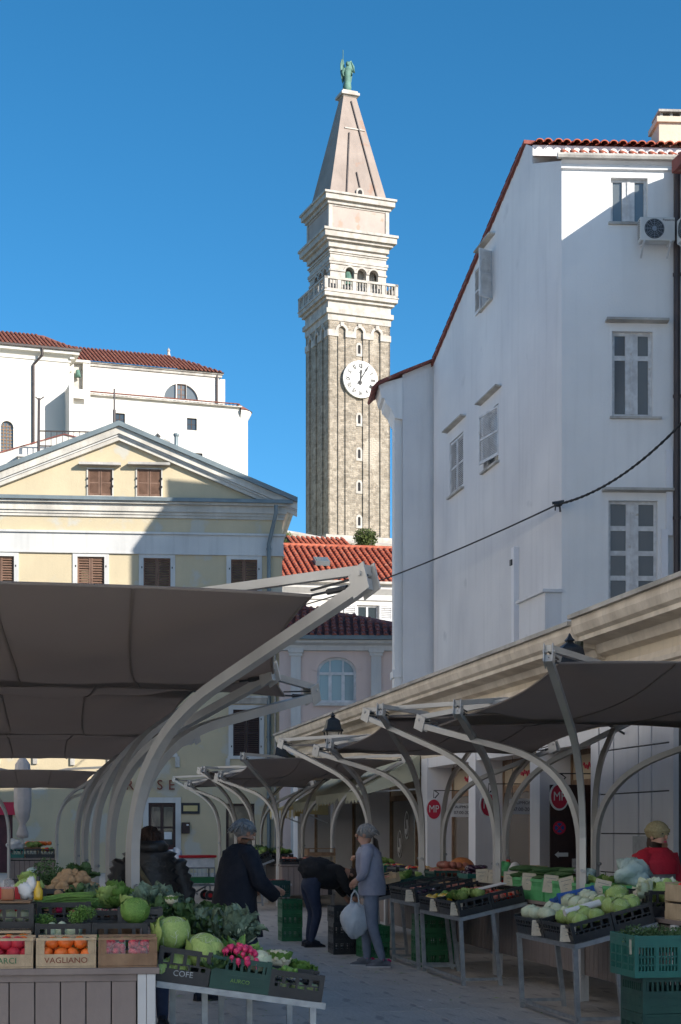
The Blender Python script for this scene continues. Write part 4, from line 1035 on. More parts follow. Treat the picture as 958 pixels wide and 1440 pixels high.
for i in range(int((wf.u(985, v5)-u5)/.205)):
    for j in range(3):
        o = linkmesh('tile', tbm, white); o.matrix_local = FM @ Matrix.Translation((u5 + .12 + i*.205 + rnd.uniform(-.012, .012), v5-.10 + j*.38, z5b + .0 + j*.11 + rnd.uniform(-.008, .008))) @ Matrix.Rotation(R(4), 4, 'X')
mb = MB(); mb.add([(u5, v5-.02, z5b+.012), (wf.u(985, v5), v5-.02, z5b+.012), (wf.u(985, v5), v5+3, z5b+.7), (u5, v5+3, z5b+.7)], [(0,1,2,3)]); fbuild(mb, 'upper_roof', 'roof_tile_dark')
# chimney
v6 = 2.2; r_ = wf.rect(927, 965, 165, 207, v6); mb = MB(); mb.box(r_[0], r_[1], v6, v6+.7, r_[2]-.5, r_[3]); mb.box(r_[0]-.06, r_[1]+.06, v6-.06, v6+.76, r_[3]-.12, r_[3]-.0); c_ = fbuild(mb, 'chimney', 'cream_stucco')
mb = MB()
for u_ in (r_[0]+.08, (r_[0]+r_[1])/2, r_[1]-.08): mb.box(u_-.03, u_+.03, v6+.1, v6+.6, r_[3], r_[3]+.14)
mb.box(r_[0]+.0, r_[1]-.0, v6+.02, v6+.68, r_[3]+.14, r_[3]+.19); mb.build('chimney_cap', M['old_stone'], c_)
# ducts and pipes on the front wall
r_ = wf.rect(936, 945, 634, 754); box_part('cable_duct', M['white_stucco'], None, 0, 1, 0, 1, 0, 1) if False else None
mb = MB(); mb.box(r_[0], r_[1], -.09, -.002, r_[2], r_[3]); fbuild(mb, 'duct', 'panel_white')
r_ = wf.rect(929, 938, 745, 860); mb = MB(); mb.box(r_[0], r_[1], -.1, -.002, r_[2], r_[3]); fbuild(mb, 'duct', 'panel_white')
ux = wf.u(950); mb = MB(); mb.tube([(ux, -.12, zt_), (ux, -.12, 3)], .07, 8)
for z_ in (6, 8, 10.5, 13): mb.lathe([(.085, 0), (.085, .06)], (ux, -.12, z_), 8)
fbuild(mb, 'downpipe', 'dark_pipe')
# ledge and step on the gable wall, white pipe
a = S(728, 700)[0]; mb = MB(); mb.box(a-.10, a+.10, -.12, 0, 3, S(728, 770)[1]); pp = mb.build('pipe_duct', M['panel_white'], white)
mb = MB(); mb.box(a-.13, a+.0, -.15, -.12, S(724, 797)[1], S(724, 789)[1]); mb.build('clip', M['iron_black'], pp)
a0, a1 = S(752, 850)[0], S(790, 835)[0]; mb = MB(); zl_ = S(770, 842)[1]; mb.box(a0, -.01, -.35, 0, 3, zl_); mb.box(a0-.05, .05, -.42, 0, zl_, zl_+.06); mb.build('ledge', M['white_stucco'], white)

# wing at the far end, with the boxed eave over the street
wgY = 44.3
wg = Fr(P(610, 600, wgY).x, wgY, R(3))
wing = thing('corner_house', 'narrow bluish white house end with boxed cornice beside the tower', 'house', wg.o, wg.a)
u0 = wg.u(566); u1 = wg.u(640)
zl = wg.z(566, 575); 
mb = MB(); mb.wall([(u0, 0), (u1, 0), (u1, wg.z(640, 497)), (u0, wg.z(566, 527))], [], 0, .1); mb.box(u0+.02, u1, .1, 1.3, 0, wg.z(566, 530)); mb.build('wall', M['white_stucco'], wing)
# side strip (pilaster seen edge-on)
us = wg.u(555.5)
mb = MB(); mb.box(us, u0+.004, .12, .9, 0, wg.z(560, 563)); mb.box(us-.05, u0, .08, .95, wg.z(560, 952), wg.z(560, 942)); mb.build('corner_pilaster', M['white_stucco_sun'], wing)
mb = MB(); z_a, z_b = wg.z(560, 566), wg.z(560, 541)
mb.prism([(u0, z_a-.45), (us, z_a-.42), (us-.1, z_a-.18), (us-.25, z_a-.02), (us-.28, z_a+.1), (wg.u(537), z_a+.12), (wg.u(532), z_b), (u0, wg.z(566, 531))], -.02, 1.2); mb.build('eave_box', M['white_stucco_sun'], wing)
mb = MB(); mb.prism([wg.uz(524, 550), wg.uz(531, 543), wg.uz(566, 526.5), wg.uz(612, 508), wg.uz(650, 492), wg.uz(650, 489), wg.uz(612, 505), wg.uz(566, 523), wg.uz(531, 538), wg.uz(522, 547)], -.18, 1.5); mb.build('roof', M['roof_tile_dark'], wing)

# ================================================================ neighbouring house at the right edge (mostly out of frame) which shades the square; then unseen houses added to shade and bounce light
nbx = mk(13.55, 33.3)
nb = thing('edge_house', 'tall pale house cut off by the right edge of the picture', 'house', nbx, ROT)
mb = MB(); mb.box(0, 12, -42, 0, 0, 14.95); mb.build('wall', M['white_stucco'], nb)
mb = MB(); mb.prism([(-.45, 14.95), (12, 14.95), (12, 18.6), (7, 17.8), (-.45, 15.2)], -42, -.01); mb.build('roof', M['roof_tile_dark'], nb)
for i_, (Da, Db, hh_, mt_) in enumerate(((-16, 5.5, 12.5, 'white_stucco_sun'), (6.2, 22, 14.0, 'white_stucco_sun'), (22.2, 36, 12.5, 'white_stucco_sun'), (36.2, 50, 13.5, 'white_stucco_sun'))):  # unseen white houses, added to throw sunlight back into the market
    oh = thing('street_house', ['first white house', 'second taller white house', 'third lower white house', 'fourth white house'][i_] + ' on the left side of the square, outside the picture', 'house', mk(-3.6 if i_ == 0 else -4.2, Da), ROT)
    LL = (Db - Da) / math.cos(ROT)
    mb = MB(); mb.box(-8, 0, 0, LL, 0, hh_); mb.build('wall', M[mt_], oh)
    mb = MB(); mb.profile_x([(0, 0)]*0 or [(-.2, hh_), (LL+.2, hh_), (LL/2, hh_+2)], -8.4, .4); mb.build('roof', M['roof_tile_dark'], oh)
    for fl in range(3):
        for c_ in range(int(LL/3)):
            box_part('shutter', M['shutter_brown'], oh, -.02, .03, c_*3+1.0, c_*3+2.0, 1.2+fl*3.4, 2.9+fl*3.4)
bh = thing('hidden_house', 'house standing behind the white gable house, hidden by it', 'house', (0, 0, 0), 0)  # unseen block, placed and shaped to cast the shadow on the yellow facade
mb = MB(); Yb, Yf = 51.1, 48.0
bk = [(4.2, 0), (16, 0), (16, 21.8), (5.7, 21.8), (5.75, 21.1), (4.2, 19.0)]; ft = [(8.3, 0), (16, 0), (16, 21.0), (9.8, 21.0), (9.8, 20.3), (8.3, 18.2)]; n_ = len(bk)
mb.add([(x, Yf, z) for x, z in ft] + [(x, Yb, z) for x, z in bk], [tuple(range(n_)), tuple(range(2*n_-1, n_-1, -1))] + [(i, n_+i, n_+(i+1) % n_, (i+1) % n_) for i in range(n_)]); mb.build('wall', M['white_stucco'], bh)

# air conditioners
def aircon(o, rz, label, badge=True):
    t = thing('air_conditioner', label, 'air conditioner', o, rz, 'air conditioners on the wall'); t.scale = (.85, .85, .85)
    mb = MB(); mb.bevbox(-.42, .42, -.15, .15, 0, .56, .025); mb.build('casing', M['ac_white'], t)
    mb = MB(); mb.m = Matrix.Translation((-.08, -.155, .28)) @ Matrix.Rotation(R(90), 4, 'X'); mb.lathe([(0, .004), (.225, .004), (.24, 0), (.24, -.01)], n=28); f = mb.build('fan_grille', M['dark_inside'], t)
    mb = MB(); mb.m = Matrix.Translation((-.08, -.168, .28)) @ Matrix.Rotation(R(90), 4, 'X')
    for rr in (.06, .10, .14, .18, .22): mb.tube([(rr*math.cos(a*math.pi/12), rr*math.sin(a*math.pi/12), 0) for a in range(25)], .0035, 4)
    for a in range(12): mb.tube([(.03*math.cos(a*R(30)), .03*math.sin(a*R(30)), 0), (.235*math.cos(a*R(30)), .235*math.sin(a*R(30)), 0)], .0035, 4)
    mb.lathe([(0, .006), (.05, .004), (.05, -.004)], n=14); mb.build('wire_guard', M['galvanised'], f)
    mb = MB()
    for z_ in range(9): mb.box(-.424, -.419, -.11, .11, .08+z_*.05, .10+z_*.05)
    mb.build('side_vent', M['dark_inside'], t)
    for s_ in (-1, 1):
        mb = MB(); mb.tube([(s_*.32, -.16, -.02), (s_*.32, .22, -.02)], .02, 4); mb.tube([(s_*.32, -.12, -.02), (s_*.32, .22, -.30)], .02, 4); mb.build('bracket', M['paint_white'], t)
    if badge: writing('Panasonic', .075, 'ink_black', t, (.27, -.153, .49), name='badge')
    return t
u_, z_ = wf.uz(923, 341, -.35); p = wf.o + wf.ex*u_ + wf.ey*(-.35)
aircon((p.x, p.y, z_), wf.a, 'white air conditioner on brackets beside the top window of the white house')
aircon(mk(13.55-.34, 32.75, 12.0) if False else (lambda q: Vector((q.x, q.y, P(955, 338, 33.0).z)))(mk(13.33, 32.9)), ROT - R(90), 'air conditioner cut by the right picture edge beside the dark downpipe', False)

# overhead cable with insulator
mb = MB(); A = P(380, 862, 58); B = P(785, 709, 33.35); C_ = P(985, 566, 30)
def sag(a, b_, s_, n=18): return [a.lerp(b_, i/n) - Vector((0, 0, s_*4*(i/n)*(1-i/n))) for i in range(n+1)]
mb.tube(sag(A, B, .25), .02, 6)
pts = sag(B, C_, .32); mb.tube(pts, .022, 6)
for k in (0, 1): mb.tube([p + Vector((.012*math.cos(i*1.3+k*3.1), .012, .018*math.sin(i*1.3+k*3.1))) for i, p in enumerate(sag(B, C_, .32, 60))], .014, 5)
cb_ = thing('overhead_cable', 'black overhead cable sagging across the white gable house', 'cable')
mb.build('cable', M['cable_black'], cb_)
mb = MB(); mb.ball((0, 0, 0), (.09, .07, .06), 8, 6); mb.tube([(-.12, 0, .02), (.12, 0, .06)], .03, 6); mb.tube([(.03, 0, 0), (.04, -.02, -.16)], .02, 6); mb.tube([(-.05, 0, 0), (-.06, 0, -.13)], .015, 6); mb.tube([(0, 0, 0), (.05, .25, .05)], .02, 6); mb.build('insulator', M['iron_black'], cb_, loc=B)
# ================================================================ low shop building along the right
CR = math.cos(ROT)
shop = thing('shop_building', 'long low cream shop building with heavy cornice and white piers', 'shop building', mk(8.0, 0), ROT - R(90))
X = lambda D: -D / CR
D0s, D1s = 12.0, 49.0
mb = MB(); mb.box(X(D1s), X(D0s), .9, 3.0, 0, 4.2); mb.build('body', M['gypsum_wall'], shop)
mb = MB(); mb.box(X(D1s), X(D0s), 0, .9, 3.05, 4.15); mb.build('upper_wall', M['cream_stucco'], shop)
mb = MB()
prof = [(0, 3.62), (-.05, 3.64), (-.05, 3.72), (-.10, 3.74), (-.10, 3.80), (-.02, 3.82)]
mb.profile_x(prof + [(0, 3.9)], X(D1s), X(D0s)); mb.build('architrave', M['cornice_cream'], shop)
mb = MB(); mb.profile_x([(0, 3.98), (-.12, 4.02), (-.16, 4.12), (-.40, 4.16), (-.40, 4.22), (-.46, 4.26), (-.50, 4.36), (-.50, 4.44), (0, 4.44)], X(D1s)-.5, X(22.6))
mb.profile_x([(0, 4.02), (-.12, 4.06), (-.16, 4.18), (-.40, 4.22), (-.40, 4.28), (-.46, 4.32), (-.50, 4.42), (-.50, 4.52), (0, 4.52)], X(22.6), X(D0s)); mb.build('cornice', M['cornice_cream'], shop)
mb = MB(); mb.box(X(D1s)-.55, X(22.6), -.56, 3.5, 4.442, 4.50); mb.box(X(22.6), X(D0s), -.56, 3.5, 4.522, 4.58); mb.build('roof_slab', M['old_stone'], shop)
mb = MB(); mb.box(X(D1s)-.5, X(D1s)+.0, 0, 3, 3.98, 4.44); mb.build('end_cornice', M['cornice_cream'], shop)
# piers
piers = [(22.85, 23.15), (25.45, 25.95), (29.1, 29.55), (32.6, 33.1), (38.2, 38.6), (42.6, 43.0), (48.2, 49.0)]
for a, b_ in piers: box_part('pier', M['panel_white'], shop, X(b_), X(a), -.02, .9, 0, 3.05)
mb = MB(); mb.box(X(33.1), X(22.85), .0, .9, 2.86, 3.05); mb.build('lintel', M['panel_white'], shop)
# glazed bays with brown fascia boards
def bay(a, b_, text=True, banner=True):
    mb = MB(); x0, x1 = X(b_), X(a)
    mb.box(x0, x1, .5, .56, .0, .10); mb.box(x0, x0+.07, .48, .56, 0, 2.86); mb.box(x1-.07, x1, .48, .56, 0, 2.86); mb.box(x0, x1, .48, .56, 2.28, 2.40); mb.box(x0, x1, .48, .56, 2.78, 2.86)
    mb.box((x0+x1)/2-.04, (x0+x1)/2+.04, .48, .56, .1, 2.28)
    f = mb.build('shop_front', M['wood_old'], shop)
    box_part('pane', M['shop_glass'], f, x0+.06, (x0+x1)/2-.03, .52, .53, .1, 2.29); box_part('pane', M['shop_glass'], f, (x0+x1)/2+.03, x1-.06, .52, .53, .1, 2.29)
    box_part('fascia_board', M['gypsum_wall'], f, x0+.06, x1-.06, .50, .54, 2.40, 2.78)
    if text:                                     # red handwriting, too small to read
        m_ = MB(); xm = (x0+x1)/2; m_.tube([(xm-.6+1.2*i/60, .494, 2.60+.035*math.sin(i*1.1)+.02*math.sin(i*.47+1)) for i in range(61)], .010, 4); m_.build('handwriting', M['sign_red'], f)
    return f
def mp_sign(D_, z, l_off, s_=1.0):
    x = X(D_); Ry = Matrix.Translation((x, l_off, z)) @ Matrix.Rotation(R(90), 4, 'Y') @ Matrix.Rotation(R(90), 4, 'Z')
    t_ = thing('oval_sign', 'x', 'sign', mk(8.0, 0), ROT - R(90), 'oval red signs of the shops')
    mb = MB(); mb.m = Ry; mb.lathe([(0, .012), (.15*s_, .012), (.15*s_, -.012), (0, -.012)], n=28, sx=.92, sy=1.25); o = mb.build('disc', M['sign_red'], t_)
    mb = MB(); mb.m = Ry; mb.lathe([(.15*s_, .016), (.172*s_, .012), (.172*s_, -.016), (.15*s_, -.016)], n=28, sx=.92, sy=1.25, caps=False); mb.build('rim', M['paper_white'], t_)
    writing('MP', .20*s_, 'paper_white', t_, (x+.018, l_off, z), (R(90), 0, R(90)), name='lettering', sx=.8)
    mb = MB(); mb.tube([(x, l_off, z+.19*s_), (x, l_off, z+.36*s_), (x, .5, z+.36*s_)], .010, 6); mb.tube([(x, l_off+.02, z+.21*s_), (x, l_off+.10, z+.30*s_), (x, l_off+.02, z+.36*s_)], .012, 6); mb.build('bracket', M['iron_black'], t_)
    return t_
def hanging_board(D_, z, l0, l1):
    x = X(D_); t_ = thing('hanging_board', 'x', 'sign', mk(8.0, 0), ROT - R(90), 'white opening hours boards'); lm = (l0+l1)/2
    mb = MB(); mb.box(x-.008, x+.008, l0, l1, z-.13, z+.13); mb.build('board', M['paper_white'], t_)
    writing('AUPMONT', .075, 'ink_black', t_, (x+.011, lm, z+.06), (R(90), 0, R(90)), name='lettering'); writing('07:00-20:00', .085, 'ink_black', t_, (x+.011, lm, z-.05), (R(90), 0, R(90)), name='lettering')
    mb = MB(); mb.tube([(x, l0+.05, z+.13), (x, l0+.05, 2.86)], .004, 4); mb.tube([(x, l1-.05, z+.13), (x, l1-.05, 2.86)], .004, 4); mb.build('wire', M['iron_black'], t_)
    return t_
for a, b_, t_, bn_ in ((23.15, 25.45, True, False), (25.95, 29.1, True, True), (29.55, 32.6, True, True), (33.1, 38.2, False, False), (38.6, 42.6, False, False), (43.0, 48.2, False, False)): bay(a, b_, t_, bn_)
for D_, z_, lo_, sc_, lb in ((31.5, 2.02, -.17, 1.0, 'farthest oval red MP sign before the white pier'), (27.9, 2.05, -.13, 1.0, 'middle oval red MP sign between the white piers'), (24.2, 2.12, -.13, .95, 'nearest oval red MP sign above the small round sign'), (23.4, 2.14, .32, .9, 'oval red MP sign half hidden behind the near canopy post')):
    mp_sign(D_, z_, lo_, sc_)['label'] = lb
hanging_board(31.2, 2.0, .10, .60)['label'] = 'white opening hours board hanging beside the farthest MP sign'
hanging_board(27.5, 2.02, .12, .62)['label'] = 'white opening hours board hanging beside the middle MP sign'
# little round no-stopping sign and arrow sign on a dark door leaf standing open
dl_ = Matrix.Translation((X(24.35), .12, 0)); xo = X(24.35)
box_part('open_door', M['door_wood'], shop, xo-.03, xo, -.22, .5, .05, 2.3)
Ry = Matrix.Translation((xo+.01, -.08, 1.66)) @ Matrix.Rotation(R(90), 4, 'Y')
mb = MB(); mb.m = Ry; mb.lathe([(0, .004), (.10, .004), (.10, -.004)], n=24); o = mb.build('round_sign', M['sign_red'], shop)
mb = MB(); mb.m = Ry; mb.lathe([(0, .008), (.072, .008), (.072, 0)], n=24); mb.build('disc', M['plastic_blue'], o)
for a in (45, -45):
    mb = MB(); mb.m = Matrix.Translation((xo+.020, -.08, 1.66)) @ Matrix.Rotation(R(a), 4, 'X'); mb.box(-.001, .001, -.075, .075, -.011, .011); mb.build('bar', M['sign_red'], o)
mb = MB(); vs = [(-.11, 0), (-.05, .05), (-.05, .03), (.10, .03), (.10, -.03), (-.05, -.03), (-.05, -.05)]; mb.add([(xo+.004, -.04+u, 1.26+z) for u, z in vs], [tuple(range(7))]); mb.build('arrow_sticker', M['paper_white'], shop)
mb = MB()
for u_ in (.12, .24): mb.box(xo+.001, xo+.03, u_, u_+.05, .98, 1.20)
mb.box(xo+.001, xo+.02, .17, .24, 1.06, 1.11); mb.build('door_handle', M['paper_white'], shop)
# oval stickers on the far shop glass
for D_, z_ in ((35.2, 1.75), (36.6, 1.72), (34.1, 1.35), (37.3, 1.3), (34.2, 1.8)):
    mb = MB(); mb.m = Matrix.Translation((X(D_), .515, z_)) @ Matrix.Rotation(R(90), 4, 'X')
    mb.lathe([(.19, 0), (.22, .004), (.22, 0)], n=24, sy=1.45, caps=False); mb.tube([(-.1, -.1, 0), (0, -.18, 0), (.12, -.05, 0), (.05, .12, 0)], .03, 5); mb.build('oval_sticker', M['paper_white'], shop)
# panelled wall near the camera: each slab its own
Dc = [22.82, 22.25, 21.35, 20.9, 20.25]; Zr = [.02, .52, 1.05, 1.58, 2.12, 2.72, 3.55]
mb = MB(); mb.box(X(22.84), X(D0s), .02, .9, 0, 3.6); mb.build('panel_backing', M['iron_black'], shop)
for i in range(4):
    for j in range(6):
        if j == 4 and i in (1, 2) and False: continue
        mb = MB(); mb.bevbox(X(Dc[i])+.022, X(Dc[i+1])-.022, -.02, .03, Zr[j]+.009, Zr[j+1]-.009, .005); mb.build('panel', M['panel_white'], shop)
box_part('meter_door', M['galvanised'], shop, X(21.5), X(20.75), -.04, -.021, 1.02, 1.55)
mb = MB(); mb.box(X(20.25), X(20.12), -.05, .1, 0, 3.6); mb.build('corner_trim', M['panel_white'], shop)
# hoppers and pipes under the cornice
for D_ in (22.4, 48.2):
    mb = MB(); x_ = X(D_); mb.tube([(x_, -.46, 4.2), (x_, -.46, 3.95), (x_, -.30, 3.80), (x_, -.05, 3.70), (x_, -.04, 3.5)], .065, 8); mb.build('rain_pipe', M['green_pipe'], shop)

# awnings (things of their own, fixed to the shop)
def awning(Da, Db, zt_, proj, drop, matn, label, stripes=None):
    t = thing('awning', label, 'awning', mk(8.0, 0), ROT - R(90))
    x0, x1 = X(Db), X(Da); mb = MB(); n = 16
    mb.add([(x0, -.02, zt_), (x1, -.02, zt_), (x1, -proj, zt_-drop), (x0, -proj, zt_-drop)], [(0,1,2,3)])
    mb.add([(x0, -.02, zt_-.012), (x1, -.02, zt_-.012), (x1, -proj, zt_-drop-.012), (x0, -proj, zt_-drop-.012)], [(0,3,2,1)])
    mb.add([(x0, -.02, zt_), (x0, -proj, zt_-drop), (x0, -proj, zt_-drop-.1), (x0, -.02, zt_-.5)], [(0,1,2,3)])
    mb.add([(x1, -.02, zt_), (x1, -proj, zt_-drop), (x1, -proj, zt_-drop-.1), (x1, -.02, zt_-.5)], [(0,1,2,3)])
    mb.build('cloth', M[matn], t)
    v_ = MB(); n = int((x1-x0)/.34); wv = (x1-x0)/n
    for i in range(n):
        a = x0 + i*wv; k = 6
        top = [(a + wv*q/k, -proj-.004, zt_-drop) for q in range(k+1)]; bot = [(a + wv*q/k, -proj-.006, zt_-drop-.16-.08*math.sin(math.pi*q/k)) for q in range(k+1)]
        if stripes: v_.mi = i % 2
        v_.add(top + bot, [(q, q+1, k+2+q, k+1+q) for q in range(k)])
    v_.build('valance', [M[matn], M[stripes]] if stripes else M[matn], t)
    for x_ in (x0+.1, x1-.1):
        mb = MB(); mb.tube([(x_, -.02, zt_-.7), (x_, -proj+.03, zt_-drop-.02)], .018, 6); mb.build('strut', M['paint_white'], t)
awning(33.2, 38.0, 3.15, 1.3, .75, 'awning_cream', 'pale green awning with scalloped edge over the shop')
awning(38.8, 42.4, 3.0, 1.1, .7, 'awning_cream', 'further pale awning with scalloped edge beyond the green awning')
awning(43.3, 47.8, 2.5, .9, .35, 'awning_yellow', 'small yellow and white striped awning at the far end of the shops', 'paper_white')

# ================================================================ lanterns
def lantern(p, label, s_=1.0):
    t = thing('lantern', label, 'lantern', p, ROT, 'black wall lanterns of the market')
    q = s_
    mb = MB(); mb.lathe([(.30*q, .0), (.31*q, .03*q), (.25*q, .07*q), (.20*q, .26*q), (.14*q, .30*q), (.07*q, .33*q), (.05*q, .35*q), (.08*q, .37*q), (.04*q, .41*q), (.012*q, .46*q), (0, .47*q)], (0, 0, 0), 4, R(45)); mb.build('cap', M['iron_black'], t)
    mb = MB()
    for a in range(4):
        c_, s2 = math.cos(R(45+90*a)), math.sin(R(45+90*a)); mb.tube([(.25*q*c_, .25*q*s2, 0), (.15*q*c_, .15*q*s2, -.40*q)], .014*q, 4)
    mb.lathe([(.16*q, -.42*q), (.17*q, -.40*q), (.16*q, -.37*q)], (0, 0, 0), 4, R(45)); mb.build('cage', M['iron_black'], t)
    mb = MB(); mb.lathe([(.24*q, -.01), (.145*q, -.38*q)], (0, 0, 0), 4, R(45)); mb.build('pane', M['film_clear'], t)
    mb = MB(); mb.tube([(0, 0, -.42*q), (0, 0, -.55*q), (.2, 0, -.62*q), (.85, 0, -.62*q)], .022, 6); mb.tube([(.85, 0, -.9*q), (.3, 0, -.62*q)], .016, 6); mb.build('wall_bracket', M['iron_black'], t)
lantern(mk(7.2, 21.7, P(0, 940, 21.7).z), 'black lantern nearest the camera, above the right-hand canopy')
lantern(mk(7.2, 38.5, P(0, 1029, 38.5).z), 'black lantern at the middle of the shop cornice')
lantern(mk(7.2, 46.5, P(0, 1066, 46.5).z), 'smallest farthest black lantern in front of the yellow house')

# ================================================================ canopies
def arm_path(base, tip, bend=.42, zv=1.45):
    b_, t_ = Vector(base), Vector(tip); h = Vector((t_.x-b_.x, t_.y-b_.y, 0))
    z4 = 2.45 if t_.z < 2.9 else 2.58
    m4 = b_ + h*bend; zc = z4 - bend/(1-bend)*(t_.z - z4)
    V0 = Vector((b_.x, b_.y, zv)); K = Vector((b_.x, b_.y, max(zc, zv+.3))); M4 = Vector((m4.x, m4.y, z4))
    pts = [Vector((b_.x, b_.y, 0)), Vector((b_.x, b_.y, .8))]
    for i in range(15):
        s_ = i/14; pts.append(V0*(1-s_)**2 + K*2*s_*(1-s_) + M4*s_*s_)
    for i in range(1, 6): pts.append(M4.lerp(t_, i/5))
    return pts
def canopy(l, D, zn, zf, label, group, rl=(1.1, 1.1), rr=(1.1, 1.1), q=2.2, inset=.28, sides=(-1, 1), sz=.030, rot=ROT, width=1.15):
    """rl / rr: reach of the left / right arms at the near and far end; posts stand at l (left pair) and l + width (right pair)"""
    t = thing('market_canopy', label, 'canopy', mk(l + width/2, D), rot, group)
    tips = {}
    for s_ in (-1, 1):
        for e in (0, 1):
            ee = -1 if e == 0 else 1; r_ = (rl if s_ < 0 else rr)[e]
            tip = Vector((s_*(width/2 + r_), ee*q, zn if e == 0 else zf)); tips[(s_, e)] = tip
            base = Vector((s_*width/2, ee*(sz+.006), 0))
            d_ = Vector((tip.x-base.x, tip.y-base.y, 0)).normalized()
            pts = arm_path(base, tip)
            m_ = MB(); m_.tube(pts, sz, 4, flat=d_); a_ = m_.build('arm', M['paint_arm'], t)
            m_ = MB(); m_.m = Matrix.Translation(tip) @ Matrix.Rotation(math.atan2(d_.y, d_.x), 4, 'Z') @ Matrix.Rotation(R(-20), 4, 'Y'); m_.box(-.10, .05, -sz-.009, -sz-.001, -.05, .11); m_.box(-.10, .05, sz+.001, sz+.009, -.05, .11); m_.tube([(0, -sz-.02, .06), (0, sz+.02, .06)], .016, 8); m_.build('end_bracket', M['paint_arm'], a_)
            for z_ in (.25, 1.25):
                m_ = MB(); m_.tube([(base.x + d_.x*.045, base.y + d_.y*.045, z_), (base.x + d_.x*.075, base.y + d_.y*.075, z_)], .018, 6); m_.build('bolt', M['galvanised'], a_)
    cc = Vector((0, 0, (zn+zf)/2 + .10))
    for k_, tp in tips.items():
        m_ = MB(); m_.tube([tp + Vector((0, 0, .08)), tp.lerp(cc, .5) + Vector((0, 0, .10)), cc], .026, 4, flat=(0, 0, 1)); m_.build('cross_bar', M['paint_arm'], t)
    # sail
    cen = sum((p for p in tips.values()), Vector()) / 4
    cn = {}
    for k_, p in tips.items():
        d_ = Vector((cen.x-p.x, cen.y-p.y, 0)); cn[k_] = p + d_.normalized()*inset*1.25 + Vector((0, 0, -.02))
    n = 14; vs = []; th = .006
    for lay in (0, 1):
        for j in range(n+1):
            for i in range(n+1):
                u, v = i/n, j/n
                p = cn[(-1, 0)]*(1-u)*(1-v) + cn[(1, 0)]*u*(1-v) + cn[(-1, 1)]*(1-u)*v + cn[(1, 1)]*u*v
                bu, bv = 4*u*(1-u), 4*v*(1-v)
                p = p + Vector((-(2*u-1)*.16*bv, -(2*v-1)*.10*bu, -.10*bu*bv + .05*(bu-bu*bv)*(1 if True else 0) - .016*math.sin(u*21+v*5)*bv - .010*math.sin(v*26+u*3)*bu*(1-bv) - th*lay))
                vs.append(p)
    N1 = (n+1)**2; fs = []
    for lay in (0, 1):
        for j in range(n):
            for i in range(n):
                a = lay*N1 + j*(n+1)+i; f = (a, a+1, a+n+2, a+n+1); fs.append(f if lay == 0 else f[::-1])
    m_ = MB(); m_.add(vs, fs); sl = m_.build('sail', M['sail'], t, smooth=True)
    edge = lambda idx: [vs[a] - Vector((0, 0, th/2)) for a in idx]
    m_ = MB()
    for idx in ([i for i in range(n+1)], [n*(n+1)+i for i in range(n+1)], [i*(n+1) for i in range(n+1)], [i*(n+1)+n for i in range(n+1)]): m_.tube(edge(idx), .011, 5)
    m_.build('hem', M['sail'], sl)
    for q in (5, 9):
        m_ = MB(); m_.tube([vs[N1 + i*(n+1)+q] - Vector((0, 0, .003)) for i in range(n+1)], .007, 4); m_.build('seam', M['sail'], sl)
    for k_ in tips:
        m_ = MB(); a, b_ = tips[k_], cn[k_]; m_.tube([a, b_], .008, 5); mid = a.lerp(b_, .5); m_.tube([a.lerp(b_, .35), a.lerp(b_, .7)], .018, 6)
        m_.tube([a + Vector((0, 0, .05)), b_ + Vector((0, 0, .03))], .006, 4); m_.build('tensioner', M['iron_black'], t)
    return t
GL, GR = 'canopies over the left row of stalls', 'canopies over the right row of stalls'
wl = .72 - 1.15
canopy(wl, 11.2, 3.03, 2.77, 'nearest canopy on the left, its dark sail filling the left of the picture', GL, rr=(1.17, 1.68), inset=.37, q=2.35, sz=.034)
canopy(wl, 14.2, 2.80, 3.04, 'left canopy just behind the nearest one', GL, inset=.28, sz=.032)
canopy(wl, 17.4, 3.03, 2.74, 'third canopy of the left row', GL, rr=(1.1, 1.3), inset=.28, sz=.032)
canopy(wl, 20.6, 2.80, 3.00, 'fourth canopy of the left row', GL, inset=.28, sz=.032)
canopy(wl, 23.8, 3.00, 2.74, 'fifth canopy of the left row, its far edge above the gap showing the yellow house', GL, rr=(1.1, 1.2), inset=.28, sz=.032)
canopy(wl, 40.0, 3.00, 2.68, 'farthest canopy of the left row, close to the yellow house', GL, inset=.28)
HN = dict(zn=3.03, zf=2.76); HF = dict(zn=2.80, zf=3.04)
for D_, hh, lb in ((15.7, HN, 'nearest canopy on the right, cut by the picture edge'), (18.5, HF, 'second canopy from the camera on the right, overlapping the nearest'),
                   (22.0, HN, 'third canopy on the right, in front of the green awning'), (25.3, HF, 'fourth canopy on the right, beside the passage'),
                   (34.5, HN, 'first canopy beyond the passage on the right, its sail in the centre of the picture'), (38.2, HF, 'canopy before the yellow house, second beyond the passage'),
                   (41.5, HN, 'third canopy beyond the passage, near the yellow house door'), (45.0, HF, 'last and smallest canopy of the right row, near the yellow house door')):
    canopy(5.3, D_, hh['zn'], hh['zf'], lb, GR, rl=(1.05, 1.05), rr=(1.1, 1.1), inset=.2)
